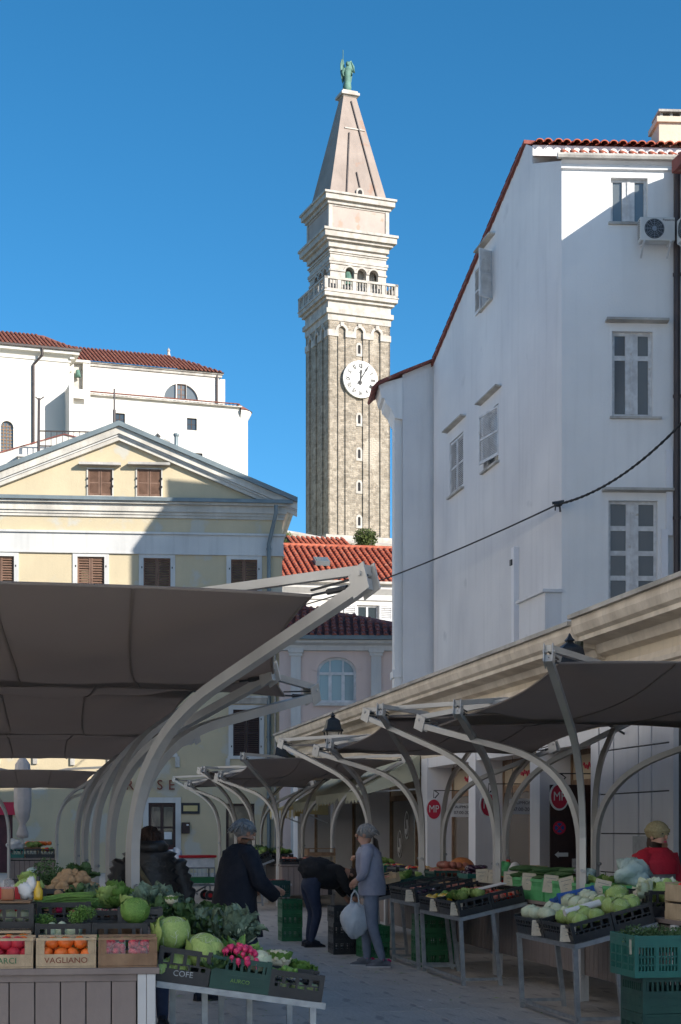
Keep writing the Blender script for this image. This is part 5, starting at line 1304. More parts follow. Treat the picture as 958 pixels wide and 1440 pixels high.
# ================================================================ produce: shared meshes
rv = random.Random(11)
def leaf(mb, base, d, up, L, Wd, curl=.5, wav=.15, rg=rv, nu=4, nv=3, ph=None):
    """one curved leaf blade with a wavy rim"""
    base, d, up = Vector(base), Vector(d).normalized(), Vector(up); up = (up - d*up.dot(d)).normalized(); sd_ = d.cross(up)
    ph = rg.uniform(0, 6.3) if ph is None else ph; vs = []
    for i in range(nu+1):
        t = i/nu; a = curl*t; c_ = base + (d*math.cos(a*.6) + up*math.sin(a*.6)*1.0) * (L*t)
        wdt = Wd*math.sin(math.pi*min(.97, .12+.80*t))**.7
        for j in range(nv+1):
            v = j/nv*2-1; rip = wav*L*math.sin(ph + v*5 + t*9)*abs(v)*(t+.2)
            vs.append(c_ + sd_*(v*wdt) + up*(abs(v)**1.6*wdt*.45 + rip*.5))
    mb.add(vs, [(i*(nv+1)+j, i*(nv+1)+j+1, (i+1)*(nv+1)+j+1, (i+1)*(nv+1)+j) for i in range(nu) for j in range(nv)])
def cabbage_mesh(matn, seed, vein='cream_veg'):
    rg = random.Random(seed); mb = MB(); s1 = rg.uniform(0, 6)
    fn = lambda th, a: 1 + .022*math.sin(9*a + s1 + 2.2*math.sin(2.5*th)) + .03*math.sin(2*a+s1) - .02*abs(math.sin(4.5*a+s1))
    mb.ball((0, 0, .92), (1.0, 1.0, .92), 26, 14, .006, rg, fn)
    for k in range(6):
        a = k*1.05 + rg.uniform(-.2, .2); vs = []; n1, n2 = 6, 6; el0, el1 = R(-55), R(rg.uniform(15, 50)); wd = R(rg.uniform(38, 55))
        for i in range(n1+1):
            for j in range(n2+1):
                el = el0 + (el1-el0)*i/n1; az = a + wd*(j/n2*2-1)*(.65+.35*math.sin(math.pi*i/n1))
                rr = 1.03 + .07*(i/n1)**3 + .03*math.sin(7*az+k) * (i/n1) + (.06 if i == n1 else 0)
                vs.append((rr*math.cos(el)*math.cos(az), rr*math.cos(el)*math.sin(az), .92 + .95*rr*math.sin(el)))
        mb.add(vs, [(i*(n2+1)+j, i*(n2+1)+j+1, (i+1)*(n2+1)+j+1, (i+1)*(n2+1)+j) for i in range(n1) for j in range(n2)])
    for k in range(7):                       # raised leaf ribs
        a = k*.9 + rg.uniform(-.2, .2); pts = []
        for i in range(8):
            el = R(-35 + 105*i/7); az = a + .12*math.sin(i*.8); pts.append(Vector((1.035*math.cos(el)*math.cos(az), 1.035*math.cos(el)*math.sin(az), .92+.955*math.sin(el))))
        mb.mi = 1; mb.tube(pts, [.022*(1-i/9) for i in range(8)], 5)
        for i in (2, 3, 4, 5):
            for s_ in (-1, 1):
                q = []
                for t in range(4):
                    el = R(-35 + 105*(i+t*.55)/7); az = a + s_*.17*t; q.append(Vector((1.03*math.cos(el)*math.cos(az), 1.03*math.cos(el)*math.sin(az), .92+.95*math.sin(el))))
                mb.tube(q, [.010, .008, .006, .004], 4)
        mb.mi = 0
    me = mb.mesh('cabbage', [M[matn], M[vein]]); me.polygons.foreach_set('use_smooth', [True]*len(me.polygons)); return me
CAB = [cabbage_mesh('leaf_pale', 1, 'fennel_white'), cabbage_mesh('leaf_pale', 2, 'fennel_white')]; SAVOY = [cabbage_mesh('leaf_mid', 3, 'leaf_pale')]; CABP = [cabbage_mesh('fennel_white', 4), cabbage_mesh('fennel_white', 5)]
def head_mesh(name, matn, seed, n=26, L=1.0, Wd=.42, rise=.6, curl=.9, wav=.16):
    rg = random.Random(seed); mb = MB()
    for k in range(n):
        t = k/n; a = k*2.399; el = R(10 + 75*t*rise*1.3)
        d = Vector((math.cos(a)*math.cos(el), math.sin(a)*math.cos(el), math.sin(el)))
        leaf(mb, (0, 0, .05), d, (0, 0, 1), L*(1-.35*t)*rg.uniform(.85, 1.1), Wd*rg.uniform(.8, 1.15), curl, wav, rg)
    return mb.mesh(name, M[matn], True)
LET = [head_mesh('lettuce', 'leaf_pale', 21), head_mesh('lettuce', 'leaf_mid', 22)]
def kale_mesh(matn, seed, n=30):
    rg = random.Random(seed); mb = MB()
    for k in range(n):
        a = k*2.399; el = R(rg.uniform(5, 80)); d = Vector((math.cos(a)*math.cos(el), math.sin(a)*math.cos(el), math.sin(el)))
        leaf(mb, d*.12, d, Vector((0, 0, 1)) if el < 1.2 else Vector((1, 0, 0)), rg.uniform(.7, 1.15), rg.uniform(.2, .34), rg.uniform(-.5, .8), rg.uniform(.18, .34), rg, 8, 6)
    mb.mi = 1
    for k in range(n): a = k*2.399; el = R(10 + (k*37) % 65); mb.tube([(0, 0, 0), (.6*math.cos(a)*math.cos(el), .6*math.sin(a)*math.cos(el), .6*math.sin(el)+.04)], [.03, .012], 4)
    return mb.mesh('kale', [M[matn], M['fennel_white']], True)
KALE = [kale_mesh('leaf_blue', 23), kale_mesh('leaf_dark', 24)]
def fluff_mesh(name, matn, seed, n=500, r=(1, 1, .7), size=.16):
    rg = random.Random(seed); mb = MB(); leafball(mb, (0, 0, .55), r, n, size, rg)
    for k in range(16):
        a = rg.uniform(0, 6.3); mb.tube([(0, 0, 0), (.5*r[0]*math.cos(a), .5*r[1]*math.sin(a), .7)], .015, 4)
    return mb.mesh(name, M[matn])
DILL = fluff_mesh('dill', 'leaf_dark', 31, 900, (.9, .7, .9), .13); PARS = fluff_mesh('parsley', 'leaf_dark', 32, 900, (1, 1, .6), .14); FROND = fluff_mesh('fronds', 'leaf_mid', 33, 700, (1, .8, .6), .15)
def round_mesh(name, matn, seed, sq=(1, 1, 1), jit=.03, n=14, m=9, fn=None, calyx=None):
    rg = random.Random(seed); mb = MB(); mb.ball((0, 0, 0), sq, n, m, jit, rg, fn)
    if calyx:
        mb.mi = 1
        for k in range(4): a = k*1.57; mb.add([(0, 0, sq[2]*.96), (.4*math.cos(a-.5), .4*math.sin(a-.5), sq[2]*.95), (.62*math.cos(a), .62*math.sin(a), sq[2]*.9), (.4*math.cos(a+.5), .4*math.sin(a+.5), sq[2]*.95)], [(0, 1, 2, 3)])
        mb.tube([(0, 0, sq[2]*.9), (0, 0, sq[2]*1.15)], .07, 5)
    return mb.mesh(name, [M[matn], M[calyx]] if calyx else M[matn], True)
POT = [round_mesh('potato', 'potato', s_, (1.25, .85, .75), .05, fn=lambda th, a: 1+.08*math.sin(2*a+1)*math.sin(3*th)) for s_ in (41, 42, 43)]
PER = [round_mesh('persimmon', 'persimmon', 44, (1, 1, .8), .01, calyx='leaf_mid')]; TOM = [round_mesh('tomato', 'tomato', 45, (1, 1, .85), .01, calyx='leaf_mid')]
APP = [round_mesh('apple', 'berry', 46, (1, 1, .92), .01)]; ONI = [round_mesh('onion', 'onion', 47, (1, 1, .9), .02)]; FEN = [round_mesh('fennel_bulb', 'fennel_white', 48, (1, .8, 1.2), .04)]
PUM = [round_mesh('pumpkin', 'pumpkin', 49, (1, 1, .72), .0, 28, 10, lambda th, a: 1-.10*abs(math.sin(5*a)))]
AUB = [round_mesh('aubergine', 'aubergine', 50, (.75, 1.5, .7), .02)]
PEP = [round_mesh('pepper', m_, 51+i, (.9, 1.15, .9), .06) for i, m_ in enumerate(('tomato', 'leaf_mid', 'oil_yellow'))]
def caul_mesh():
    rg = random.Random(61); mb = MB()
    mb.ball((0, 0, .6), (.8, .8, .55), 18, 8, .05, rg)
    for k in range(60):
        a, el = rg.uniform(0, 6.3), R(rg.uniform(5, 88)); r_ = rg.uniform(.14, .22); mb.ball((.74*math.cos(a)*math.cos(el), .74*math.sin(a)*math.cos(el), .6+.52*math.sin(el)), r_, 7, 5, .12, rg)
    mb.mi = 1
    for k in range(10): a = k*.63; leaf(mb, (.3*math.cos(a), .3*math.sin(a), .1), (math.cos(a), math.sin(a), .9), (-math.cos(a), -math.sin(a), .5), 1.25, .42, .5, .08, rg)
    return mb.mesh('cauliflower', [M['cream_veg'], M['leaf_mid']], True)
CAU = caul_mesh()
def radish_mesh():
    rg = random.Random(62); mb = MB()
    for k in range(46):
        a, r_ = rg.uniform(0, 6.3), rg.uniform(0, 1)**.5; x, y = r_*math.cos(a), r_*math.sin(a)*.8; z = .55*(1-r_*r_)+.12*rg.random()
        mb.ball((x, y, z), .15*rg.uniform(.8, 1.15), 9, 7, .03, rg); mb.tube([(x, y-.1, z-.05), (x+.05, y-.3, z-.12)], [.025, .006], 4)
    mb.mi = 1
    for k in range(26): a = rg.uniform(0, 6.3); leaf(mb, (0, .3, -.1), (math.cos(a), .6+.5*abs(math.sin(a)), rg.uniform(-.4, .5)), (0, 0, 1), rg.uniform(.9, 1.5), .22, .4, .2, rg)
    return mb.mesh('radish_bunch', [M['radish_pink'], M['leaf_mid']], True)
RAD = radish_mesh()
def chive_mesh(matn, seed, n=110, L=1.0, thick=.012):
    rg = random.Random(seed); mb = MB()
    for k in range(n):
        y, z = rg.gauss(0, .10), abs(rg.gauss(0, .08)); b_ = rg.uniform(-.12, .12)
        mb.tube([(-L/2+rg.uniform(0, .15), y, z), (0, y*1.2+b_*.3, z+.05), (L/2-rg.uniform(0, .25), y*1.6+b_, z+rg.uniform(-.02, .05))], [thick, thick, thick*.4], 4)
    return mb.mesh('chives', M[matn])
CHI = chive_mesh('leaf_mid', 71); LEEK = chive_mesh('leaf_dark', 72, 40, 1.0, .035)
def romanesco():
    rg = random.Random(63); mb = MB()
    for k in range(70):
        t = k/70; a = k*2.399; r_ = (t**.5)*.9; mb.lathe([(.2*(1-t*.3), 0), (.12, .16), (.02, .32)], (r_*math.cos(a), r_*math.sin(a), 1-.75*t), 7)
    return mb.mesh('romanesco', M['leaf_pale'])
ROM = romanesco()
def put(name, me, loc, s_, label, cat, group=None, rot=None, tilt=.25):
    r_ = rot or (rv.uniform(-tilt, tilt), rv.uniform(-tilt, tilt), rv.uniform(0, 6.3))
    return tag(linkmesh(name, me, None, loc, r_, s_), label, cat, group)

# ================================================================ crates
CR_CACHE = {}
def crate_mesh(w_, d_, h_, style, matn):
    key = (w_, d_, h_, style, matn)
    if key in CR_CACHE: return CR_CACHE[key]
    mb = MB(); t = .014
    x0, x1, y0, y1 = -w_/2, w_/2, -d_/2, d_/2
    mb.box(x0, x1, y0, y1, 0, .012)
    def side(L, axis, sgn, low):
        n = max(3, int(L/.075)); nh = max(2, int(L/.05))
        def bx(a, b_, z0, z1, tt=t, o=0.0):
            if axis == 'x': ys = (y0+o, y0+o+tt) if sgn < 0 else (y1-o-tt, y1-o); mb.box(a, b_, ys[0], ys[1], z0, z1)
            else: xs = (x0+o, x0+o+tt) if sgn < 0 else (x1-o-tt, x1-o); mb.box(xs[0], xs[1], a, b_, z0, z1)
        e = .028; a0, a1 = -L/2, L/2; top = h_ - (low if style != 'vent' else 0)
        bx(a0+e, a1-e, top-.022, top); bx(a0+e, a1-e, top-.030, top-.022, t+.006, -.003)
        if style == 'open':
            bx(a0+e, a1-e, .012, h_*.40); bx(a0+e, a1-e, h_*.52, h_*.57)
            for i in range(1, nh): c_ = a0 + L*i/nh; bx(c_-.006, c_+.006, h_*.40, h_*.52)
            for i in range(1, n): c_ = a0 + L*i/n; bx(c_-.010, c_+.010, h_*.57, top-.022)
        elif style == 'vent':
            bx(a0+e, a1-e, .012, .05); bx(a0+e, a1-e, h_*.72, top-.03); 
            for z_ in (h_*.3, h_*.5): bx(a0+e, a1-e, z_-.006, z_+.006)
            for i in range(1, n*3): c_ = a0 + L*i/(n*3); bx(c_-.005, c_+.005, .05, h_*.72)
            for i in range(1, 4): c_ = a0 + L*i/4; bx(c_-.014, c_+.014, .05, h_*.72, t+.006, -.003)
        else:                                   # solid with holes high up
            bx(a0+e, a1-e, .012, h_*.62)
            for i in range(1, n*2): c_ = a0 + L*i/(n*2); bx(c_-.008, c_+.008, h_*.62, top-.022)
            for z_ in (h_*.2, h_*.45): bx(a0+e*2, a1-e*2, z_-.004, z_+.004, t+.008, -.004)
    for sg_ in (-1, 1): side(w_, 'x', sg_, 0); side(d_, 'y', sg_, .012)
    for x_ in (x0, x1-.028):
        for y_ in (y0, y1-.028): mb.box(x_, x_+.028, y_, y_+.028, .012, h_+.004)
    CR_CACHE[key] = mb.mesh('plastic_crate', M[matn]); return CR_CACHE[key]
def crate(loc, rot, w_, d_, h_, matn, label, style='open', group=None, name='plastic_crate'):
    return tag(linkmesh(name, crate_mesh(w_, d_, h_, style, matn), None, loc, rot), label, 'crate', group)
def wood_crate(loc, rot, w_, d_, h_, label, matn='wood_pale', text=None, tm='letter_brown', plank=.46, group=None):
    t = thing('wooden_crate', label, 'crate', loc, 0, group); t.rotation_euler = rot
    mb = MB(); mb.box(-w_/2, w_/2, -d_/2, d_/2, 0, .008); mb.build('base', M[matn], t)
    for s_ in (-1, 1):
        mb = MB(); y_ = s_*d_/2; mb.box(-w_/2, w_/2, min(y_, y_-s_*.008), max(y_, y_-s_*.008), .01, h_*plank); pl = mb.build('side_plank', M[matn], t)
        if s_ < 0 and text: writing(text, h_*.27, tm, pl, (0, -d_/2-.002, h_*.25), name='lettering', sx=1.05, depth=.002)
        mb = MB(); mb.box(-w_/2, w_/2, min(y_, y_-s_*.010), max(y_, y_-s_*.010), h_-.014, h_); mb.build('top_slat', M[matn], t)
        x_ = s_*w_/2; mb = MB(); mb.box(min(x_, x_-s_*.010), max(x_, x_-s_*.010), -d_/2+.012, d_/2-.012, .01, h_*.9); mb.build('end_board', M[matn], t)
    for sx_ in (-1, 1):
        for sy_ in (-1, 1):
            x_, y_ = sx_*(w_/2-.011), sy_*(d_/2-.010); mb = MB(); mb.prism([(x_, 0), (x_, 0), (x_-sx_*.035, 0)], 0, 0) if False else mb.slab([(x_, y_), (x_-sx_*.034, y_), (x_, y_-sy_*.03)], .01, h_-.014); mb.build('corner_post', M[matn], t)
    return t
def tagcard(p, rot, label, s_=(.085, .11)):
    t = thing('price_tag', label, 'price tag', p, 0, 'price tags on the crates'); t.rotation_euler = rot
    mb = MB(); mb.box(-s_[0]/2, s_[0]/2, -.003, .003, 0, s_[1]); mb.build('card', M['paper_tag'], t)
    mb = MB()
    for i, w_ in enumerate((.7, .45, .3)): mb.box(-s_[0]*w_/2, s_[0]*(w_/2-.08*i), -.0045, -.003, s_[1]*(.80-.22*i), s_[1]*(.83-.22*i))
    mb.build('print', M['zinc'], t)
ORD = ['one', 'two', 'three', 'four', 'five', 'six']
def heap(meshes, name, cat, label, group, base, ex, ey, nx, ny, r_, layers=1, jit=.25, sc_j=.12, up=Vector((0, 0, 1))):
    """rows of alike produce piled on base; ex, ey are the extents"""
    for k in range(layers):
        for i in range(nx-k):
            for j in range(ny-k):
                u = (i + .5 + k*.5)/nx - .5; v = (j + .5 + k*.5)/ny - .5
                p = base + ex*u + ey*v + up*(r_*(.9 + 1.35*k)) + Vector((rv.uniform(-jit, jit)*r_, rv.uniform(-jit, jit)*r_, rv.uniform(-.1, .1)*r_))
                lb = label
                if r_ >= .065 and nx <= 2 and layers == 1 and len(label.split()) <= 11: lb = label + ', row %s from camera, %s' % (ORD[j], 'left' if i == 0 else 'right')
                put(name, rv.choice(meshes), p, r_*rv.uniform(1-sc_j, 1+sc_j), lb, cat, group, tilt=.6)

# ================================================================ left stall (nearest)
LS = Fr(mk(.71, 9.0).x, 9.0, R(7.5))
def lsw(u, v, z): return LS.o + LS.ex*u + LS.ey*v + Vector((0, 0, z))
LR = (0, 0, LS.a)
ZC = .885
st = thing('market_stall', 'nearest left stall counter with brown vertical planks and white corner posts', 'market stall', LS.o, LS.a, 'market stalls')
mb = MB(); mb.bevbox(-1.9, .02, -.01, 4.3, ZC-.035, ZC, .004); mb.build('counter_top', M['plank'], st)
wpl = .138; b_ = MB(); b_.bevbox(.003, wpl-.003, 0, .02, .03, ZC-.075, .003); plm = b_.mesh('plank', M['plank'])
for i in range(13): linkmesh('plank', plm, st, (-.105 - (i+1)*wpl, .02, 0))
box_part('rail', M['plank'], st, -1.9, -.105, .012, .03, ZC-.073, ZC-.037)
box_part('backing', M['dark_inside'], st, -1.9, -.06, .045, .06, .03, ZC-.04)
for y_ in (0, 2.1, 4.15):
    mb = MB(); mb.bevbox(-.10, -.052, y_, y_+.10, 0, ZC-.036, .004); mb.bevbox(-.05, -.002, y_, y_+.10, 0, ZC-.036, .004); mb.build('corner_post', M['paint_white'], st)
for i in range(30): linkmesh('plank', plm, st, (-.03, .12 + i*wpl, 0), (0, 0, R(90)))
box_part('display_step', M['wood_old'], st, -1.9, -.08, .84, 1.32, ZC+.001, ZC+.17)
box_part('display_step', M['wood_old'], st, -1.9, -.10, 1.33, 2.0, ZC+.001, ZC+.28)
# front row of wooden crates
def ux(px, v): return LS.u(px, v)
FR_ = [(-37, 47.5, 'pale wooden crate with green lettering, cut by the left picture edge', 'MARCI', 'plastic_green', 'wood_pale'),
       (50, 136, 'pale wooden crate lettered VAGLIANO holding persimmons', 'VAGLIANO', 'letter_brown', 'wood_pale'),
       (137.5, 222, 'dark worn wooden crate of strawberry punnets at the counter corner', None, None, 'wood_old')]
cfr = []
for a, b2, lb, tx, tm, mt in FR_:
    u0, u1 = ux(a, .02), ux(b2, .02); c = lsw((u0+u1)/2, .15, ZC+.001)
    wood_crate(c, LR, u1-u0-.006, .27, .165, lb, mt, tx, tm); cfr.append((c, u1-u0))
heap(PER, 'persimmon', 'persimmon', 'orange persimmon in the crate lettered VAGLIANO', 'persimmons in the lettered crate', cfr[1][0] + Vector((0, 0, .035)), LS.ex*.30, LS.ey*.24, 4, 3, .042, 2)
heap(APP, 'apple', 'apple', 'red apple in the crate at the left picture edge', 'red apples in the leftmost crate', cfr[0][0] + Vector((0, 0, .035)), LS.ex*.30, LS.ey*.12 , 4, 2, .040, 2)
heap(PER, 'persimmon', 'persimmon', 'persimmon behind the red apples at the left edge', 'persimmons behind the apples', lsw(ux(3, .34), .30, ZC+.10), LS.ex*.30, LS.ey*.1, 4, 1, .042, 1)
wood_crate(lsw(ux(3, .36), .385, ZC+.001), LR, .33, .19, .19, 'second wooden crate behind the crate with green lettering', 'wood_pale')
for k_, (du, dz) in enumerate(((-.085, 0), (.075, 0))):
    c = cfr[2][0] + LS.ex*du + LS.ey*(-.02) + Vector((0, 0, .085))
    t = thing('strawberry_punnet', ['strawberry punnet in the left half of the dark wooden crate', 'strawberry punnet in the right half of the dark wooden crate'][k_], 'punnet', c, LS.a, 'strawberry punnets')
    mb = MB(); mb.bevbox(-.075, .075, -.10, .10, -.035, .055, .012); mb.build('box', M['film_clear'], t)
    bm_ = MB()
    for q in range(34): bm_.ball((rv.uniform(-.06, .06), rv.uniform(-.085, .085), rv.uniform(-.02, .055)), rv.uniform(.014, .021), 8, 6, .06, rv)
    o = bm_.build('strawberries', M['berry'], t, smooth=True); o['kind'] = 'stuff'
# second row: black plastic crates
def lcrate(px0, px1, v, z, h_, d_, lb, style='open', matn='plastic_black'):
    u0, u1 = ux(px0, v-d_/2), ux(px1, v-d_/2); return crate(lsw((u0+u1)/2, v, z), LR, round(u1-u0, 3), d_, h_, matn, lb, style)
lcrate(49, 128, .56, ZC+.001, .222, .38, 'black plastic crate of fennel behind the persimmons')
lcrate(129, 208, .56, ZC+.001, .222, .38, 'black plastic crate behind the strawberries')
lcrate(-36, 47.5, .62, ZC+.165, .165, .30, 'black plastic crate raised at the left edge carrying jars')
box_part('x', M['wood_old'], st, ux(-36, .5), ux(47, .5), .49, .76, ZC+.001, ZC+.160).name = 'display_step'
heap(FEN, 'fennel_bulb', 'fennel', 'white fennel bulb in the black crate behind the persimmons', 'fennel bulbs', lsw(ux(88, .56), .54, ZC+.05), LS.ex*.28, LS.ey*.24, 4, 2, .052, 2)
for px, py, s_ in ((62, 1296, .07), (112, 1290, .075), (118, 1284, .07), (58, 1300, .05)): put('fennel_fronds', FROND, P(px, py+8, 9.5), s_, 'feathery green fennel fronds over the black crate', 'fennel', 'fennel fronds')
heap(CABP, 'cabbage', 'cabbage', 'pale round vegetable inside the raised crate at the left edge', 'vegetables in the raised crate', lsw(ux(10, .6), .62, ZC+.175), LS.ex*.28, LS.ey*.16, 3, 1, .045)
heap(SAVOY, 'cabbage', 'cabbage', 'small dark cabbage in the black crate behind the strawberries', 'small dark cabbages in a crate', lsw(ux(168, .56), .52, ZC+.02), LS.ex*.29, LS.ey*.2, 4, 1, .045)
# third tier
lcrate(52, 128, 1.02, ZC+.172, .15, .30, 'black plastic crate of radicchio in the middle of the left stall')
lcrate(130, 172, 1.02, ZC+.172, .10, .30, 'small black crate of speckled radicchio beside the cabbages')
for px, py, m_, s_ in ((84, 1283, 'radish_pink', .05), (76, 1285, 'onion', .045), (103, 1285, 'radish_pink', .04)):
    rg = random.Random(int(px)); mb = MB()
    for k in range(18): a = k*2.4; leaf(mb, (0, 0, 0), (math.cos(a), math.sin(a), .4+k*.06), (0, 0, 1), 1.0, .45, .8, .2, rg)
    tag(mb.build('radicchio', M[m_], None, True, loc=P(px, py+4, 9.95), scale=s_), 'dark red radicchio head in the middle black crate', 'radicchio', 'radicchio heads')
for k, (px, py) in enumerate(((140, 1284), (150, 1286), (161, 1285), (168, 1287), (134, 1287))):
    rg = random.Random(k); mb = MB()
    for q in range(14): a = q*2.4; mb.mi = q % 2; leaf(mb, (0, 0, 0), (math.cos(a), math.sin(a), .4+q*.06), (0, 0, 1), 1.0, .5, .8, .2, rg)
    tag(mb.build('radicchio', [M['cream_veg'], M['radish_pink']], None, True, loc=P(px, py+3, 9.95), scale=.042), 'speckled radicchio in the small crate beside the cabbages', 'radicchio', 'speckled radicchio heads')
for px, py, L, sd_ in ((98, 1270, .36, 0), (80, 1272, .30, 1), (112, 1276, .30, 2)): put('chive_bundle', CHI, P(px, py+5, 10.0+.05*sd_), L, 'bundle of long green chives lying across the left stall', 'chives', 'chive bundles', rot=(0, R(4*sd_-4), LS.a+R(10*sd_-8)))
for px, py, s_, m_ in ((150, 1277, .105, 0), (163, 1274, .10, 1), (143, 1270, .09, 0), (168, 1262, .09, 1), (152, 1262, .10, 0), (135, 1283, .06, 1)): put('lettuce', LET[m_], P(px, py+4, 10.15), s_, 'curly green lettuce in front of the canopy post', 'lettuce', 'lettuces on the left stall', tilt=.35)
for q_, (px, py, D_, s_) in enumerate(((176, 1272, 9.9, .10), (160, 1252, 10.5, .11), (140, 1260, 10.6, .10), (182, 1262, 10.3, .10))): put('lettuce', LET[q_ % 2], P(px, py+8, D_), s_, ['lettuce right against the nearest canopy post', 'lettuce behind the front lettuces', 'lettuce beside the potato heap', 'lettuce behind the nearest canopy post'][q_], 'lettuce', tilt=.4)
# potatoes
pb = P(101, 1262, 10.45)
crate(pb + Vector((0, 0, -.04)), LR, .36, .30, .10, 'plastic_black', 'low black crate under the potato heap')
for k in range(70):
    a, r_ = rv.uniform(0, 6.3), rv.random()**.5; x, y = .175*r_*math.cos(a), .15*r_*math.sin(a); z = .145*(1-r_**1.6) + rv.uniform(-.01, .01)
    put('potato', POT[k % 3], pb + LS.ex*x + LS.ey*y + Vector((0, 0, .015+z)), rv.uniform(.028, .038), 'brown potato in the heap on the left stall', 'potato', 'potatoes in the heap', tilt=.9)
put('dill_bunch', DILL, P(71, 1252, 10.7), .15, 'feathery dark green dill bunch left of the potatoes', 'dill')
for px, py, s_, m_ in ((105, 1236, .11, 1), (118, 1232, .10, 1), (88, 1240, .1, 1)): put('leafy_greens', KALE[m_], P(px, py+5, 10.9), s_, 'dark leafy greens behind the potato heap', 'greens', 'greens behind the potatoes')
for px, py, s_, m_ in ((112, 1260, .10, 1), (122, 1264, .09, 1), (130, 1258, .09, 0)): put('leafy_greens', KALE[m_], P(px, py+8, 10.25), s_, 'limp dark greens in front of the potato heap', 'greens', 'greens before the potatoes')
put('romanesco', ROM, P(34, 1261, 10.15), .085, 'pale green romanesco at the left edge', 'romanesco', 'romanesco heads'); put('romanesco', ROM, P(46, 1252, 10.35), .075, 'pale green romanesco at the left edge', 'romanesco', 'romanesco heads'); put('lettuce', LET[0], P(40, 1246, 10.5), .10, 'light lettuce behind the romanesco at the left edge', 'lettuce')
# jars and bottle on the raised crate
zt_ = ZC+.165+.165
box_part('x', M['wood_old'], st, ux(-36, .6), ux(44, .6), .50, .78, zt_+.006, zt_+.016).name = 'shelf_board'
zt_ += .017
t = thing('jam_tub', 'clear tub of brown paste with domed lid on the raised crate', 'tub', lsw(ux(11.5, .62), .62, zt_), LS.a)
mb = MB(); mb.bevbox(-.036, .036, -.036, .036, 0, .07, .008); mb.build('paste', M['jam_brown'], t)
mb = MB(); mb.lathe([(.040, .066), (.041, .09), (.032, .115), (.012, .13), (0, .132)], n=16); mb.build('lid', M['film_clear'], t)
t = thing('oil_bottle', 'yellow oil bottle with black cap on the left stall', 'bottle', lsw(ux(54, .64), .64, zt_), LS.a)
mb = MB(); mb.lathe([(.024, 0), (.027, .01), (.027, .055), (.012, .085), (.010, .115)], n=16); mb.build('bottle', M['oil_yellow'], t, smooth=True)
mb = MB(); mb.lathe([(.0125, .112), (.0125, .138), (0, .139)], n=12); mb.build('cap', M['oil_cap'], t)
rg = random.Random(5); mb = MB(); mb.ball((0, 0, .05), (.05, .035, .05), 12, 9, .22, rg); mb.ball((.03, 0, .09), (.03, .025, .045), 10, 8, .25, rg)
tag(mb.build('plastic_bag', M['bag_white'], None, True, loc=lsw(ux(37, .68), .68, zt_)), 'crumpled white plastic bag beside the oil bottle', 'bag')
t = thing('red_box', 'dark red box with a green tag at the left edge', 'box', lsw(ux(8, .95), .97, ZC+.172), LS.a)
mb = MB(); mb.bevbox(-.11, .09, -.06, .06, 0, .24, .006); mb.build('box', M['red_plastic'], t); box_part('tag', M['plastic_bright'], t, .0, .028, -.066, -.061, .15, .22)
rg = random.Random(6); mb = MB(); mb.ball((0, 0, 0), (.035, .03, .03), 10, 8, .2, rg); tag(mb.build('blue_bag', M['bag_film'], None, True, loc=P(45, 1226, 10.9)), 'small crumpled turquoise bag above the romanesco', 'bag')
crate(P(40, 1262, 10.9), LR, .3, .25, .12, 'plastic_black', 'black crate under the turquoise bag'); 
# cabbages at the counter corner
put('savoy_cabbage', SAVOY[0], P(191, 1298, 9.52), .082, 'dark green savoy cabbage at the foot of the canopy post', 'cabbage')
crate(P(197, 1301, 9.62), LR, .26, .25, .10, 'plastic_black', 'black crate carrying the savoy cabbage at the counter corner')

# sloping side shelf with crates
SH = empty('side_shelf', lsw(.01, .22, .79), 0); SH.rotation_euler = Euler((0, R(8.3), LS.a))
tag(SH, 'galvanised sloping side shelf running off the left stall counter', 'shelf')
mb = MB()
for y_ in (0, .45, .9, 1.35): mb.box(0, .97, y_, y_+.035, -.035, 0)
mb.box(0, .035, .035, 1.35, -.034, -.001); mb.box(.935, .97, .035, 1.35, -.034, -.001); mb.build('frame', M['galvanised'], SH)
bpy.context.view_layer.update()
SM = SH.matrix_world.copy()
def sh(u, v, z=0.0): return SM @ Vector((u, v, z))
SR = Euler((0, R(8.3), LS.a))
for u_, v_ in ((.90, .02), (.90, 1.36), (.12, .9), (.45, 1.36), (.30, .5), (.60, .9)):
    p = sh(u_, v_, -.035); L_ = p.z; mb = MB(); mb.box(-.018, .018, -.018, .018, -L_, 0)
    o = mb.build('leg', M['galvanised'], SH); o.matrix_parent_inverse = SM.inverted(); o.location = p; o.rotation_euler = LR
def shx(px, v):      # shelf u for a photo column
    best = min((abs(479 + FPX*sh(u/200, v, .1).x/sh(u/200, v, .1).y - px), u/200) for u in range(-20, 260)); return best[1]
def shcrate(px0, px1, v, d_, h_, matn, lb, style='open'):
    a, b2 = shx(px0, v-d_/2), shx(px1, v-d_/2); o = crate(sh((a+b2)/2, v, .001), SR, round(b2-a, 3), d_, h_, matn, lb, style); return o, (a+b2)/2, b2-a
k1, u1_, w1_ = shcrate(222, 296, .16, .30, .195, 'plastic_black', 'black crate with white printing holding two cabbages on the sloping shelf')
k2, u2_, w2_ = shcrate(297, 380, .16, .30, .185, 'plastic_darkgreen', 'dark green crate of radishes on the sloping shelf', 'solid')
k3, u3_, w3_ = shcrate(381, 456, .16, .30, .15, 'plastic_black', 'black crate at the low end of the sloping shelf')
for o, tx, sz_, m_ in ((k1, 'COFE', .046, 'galvanised'), (k2, 'AURCO', .032, 'leaf_mid')):
    writing(tx, sz_, m_, o, (.0, -.154, .055), name='printing', depth=.001)
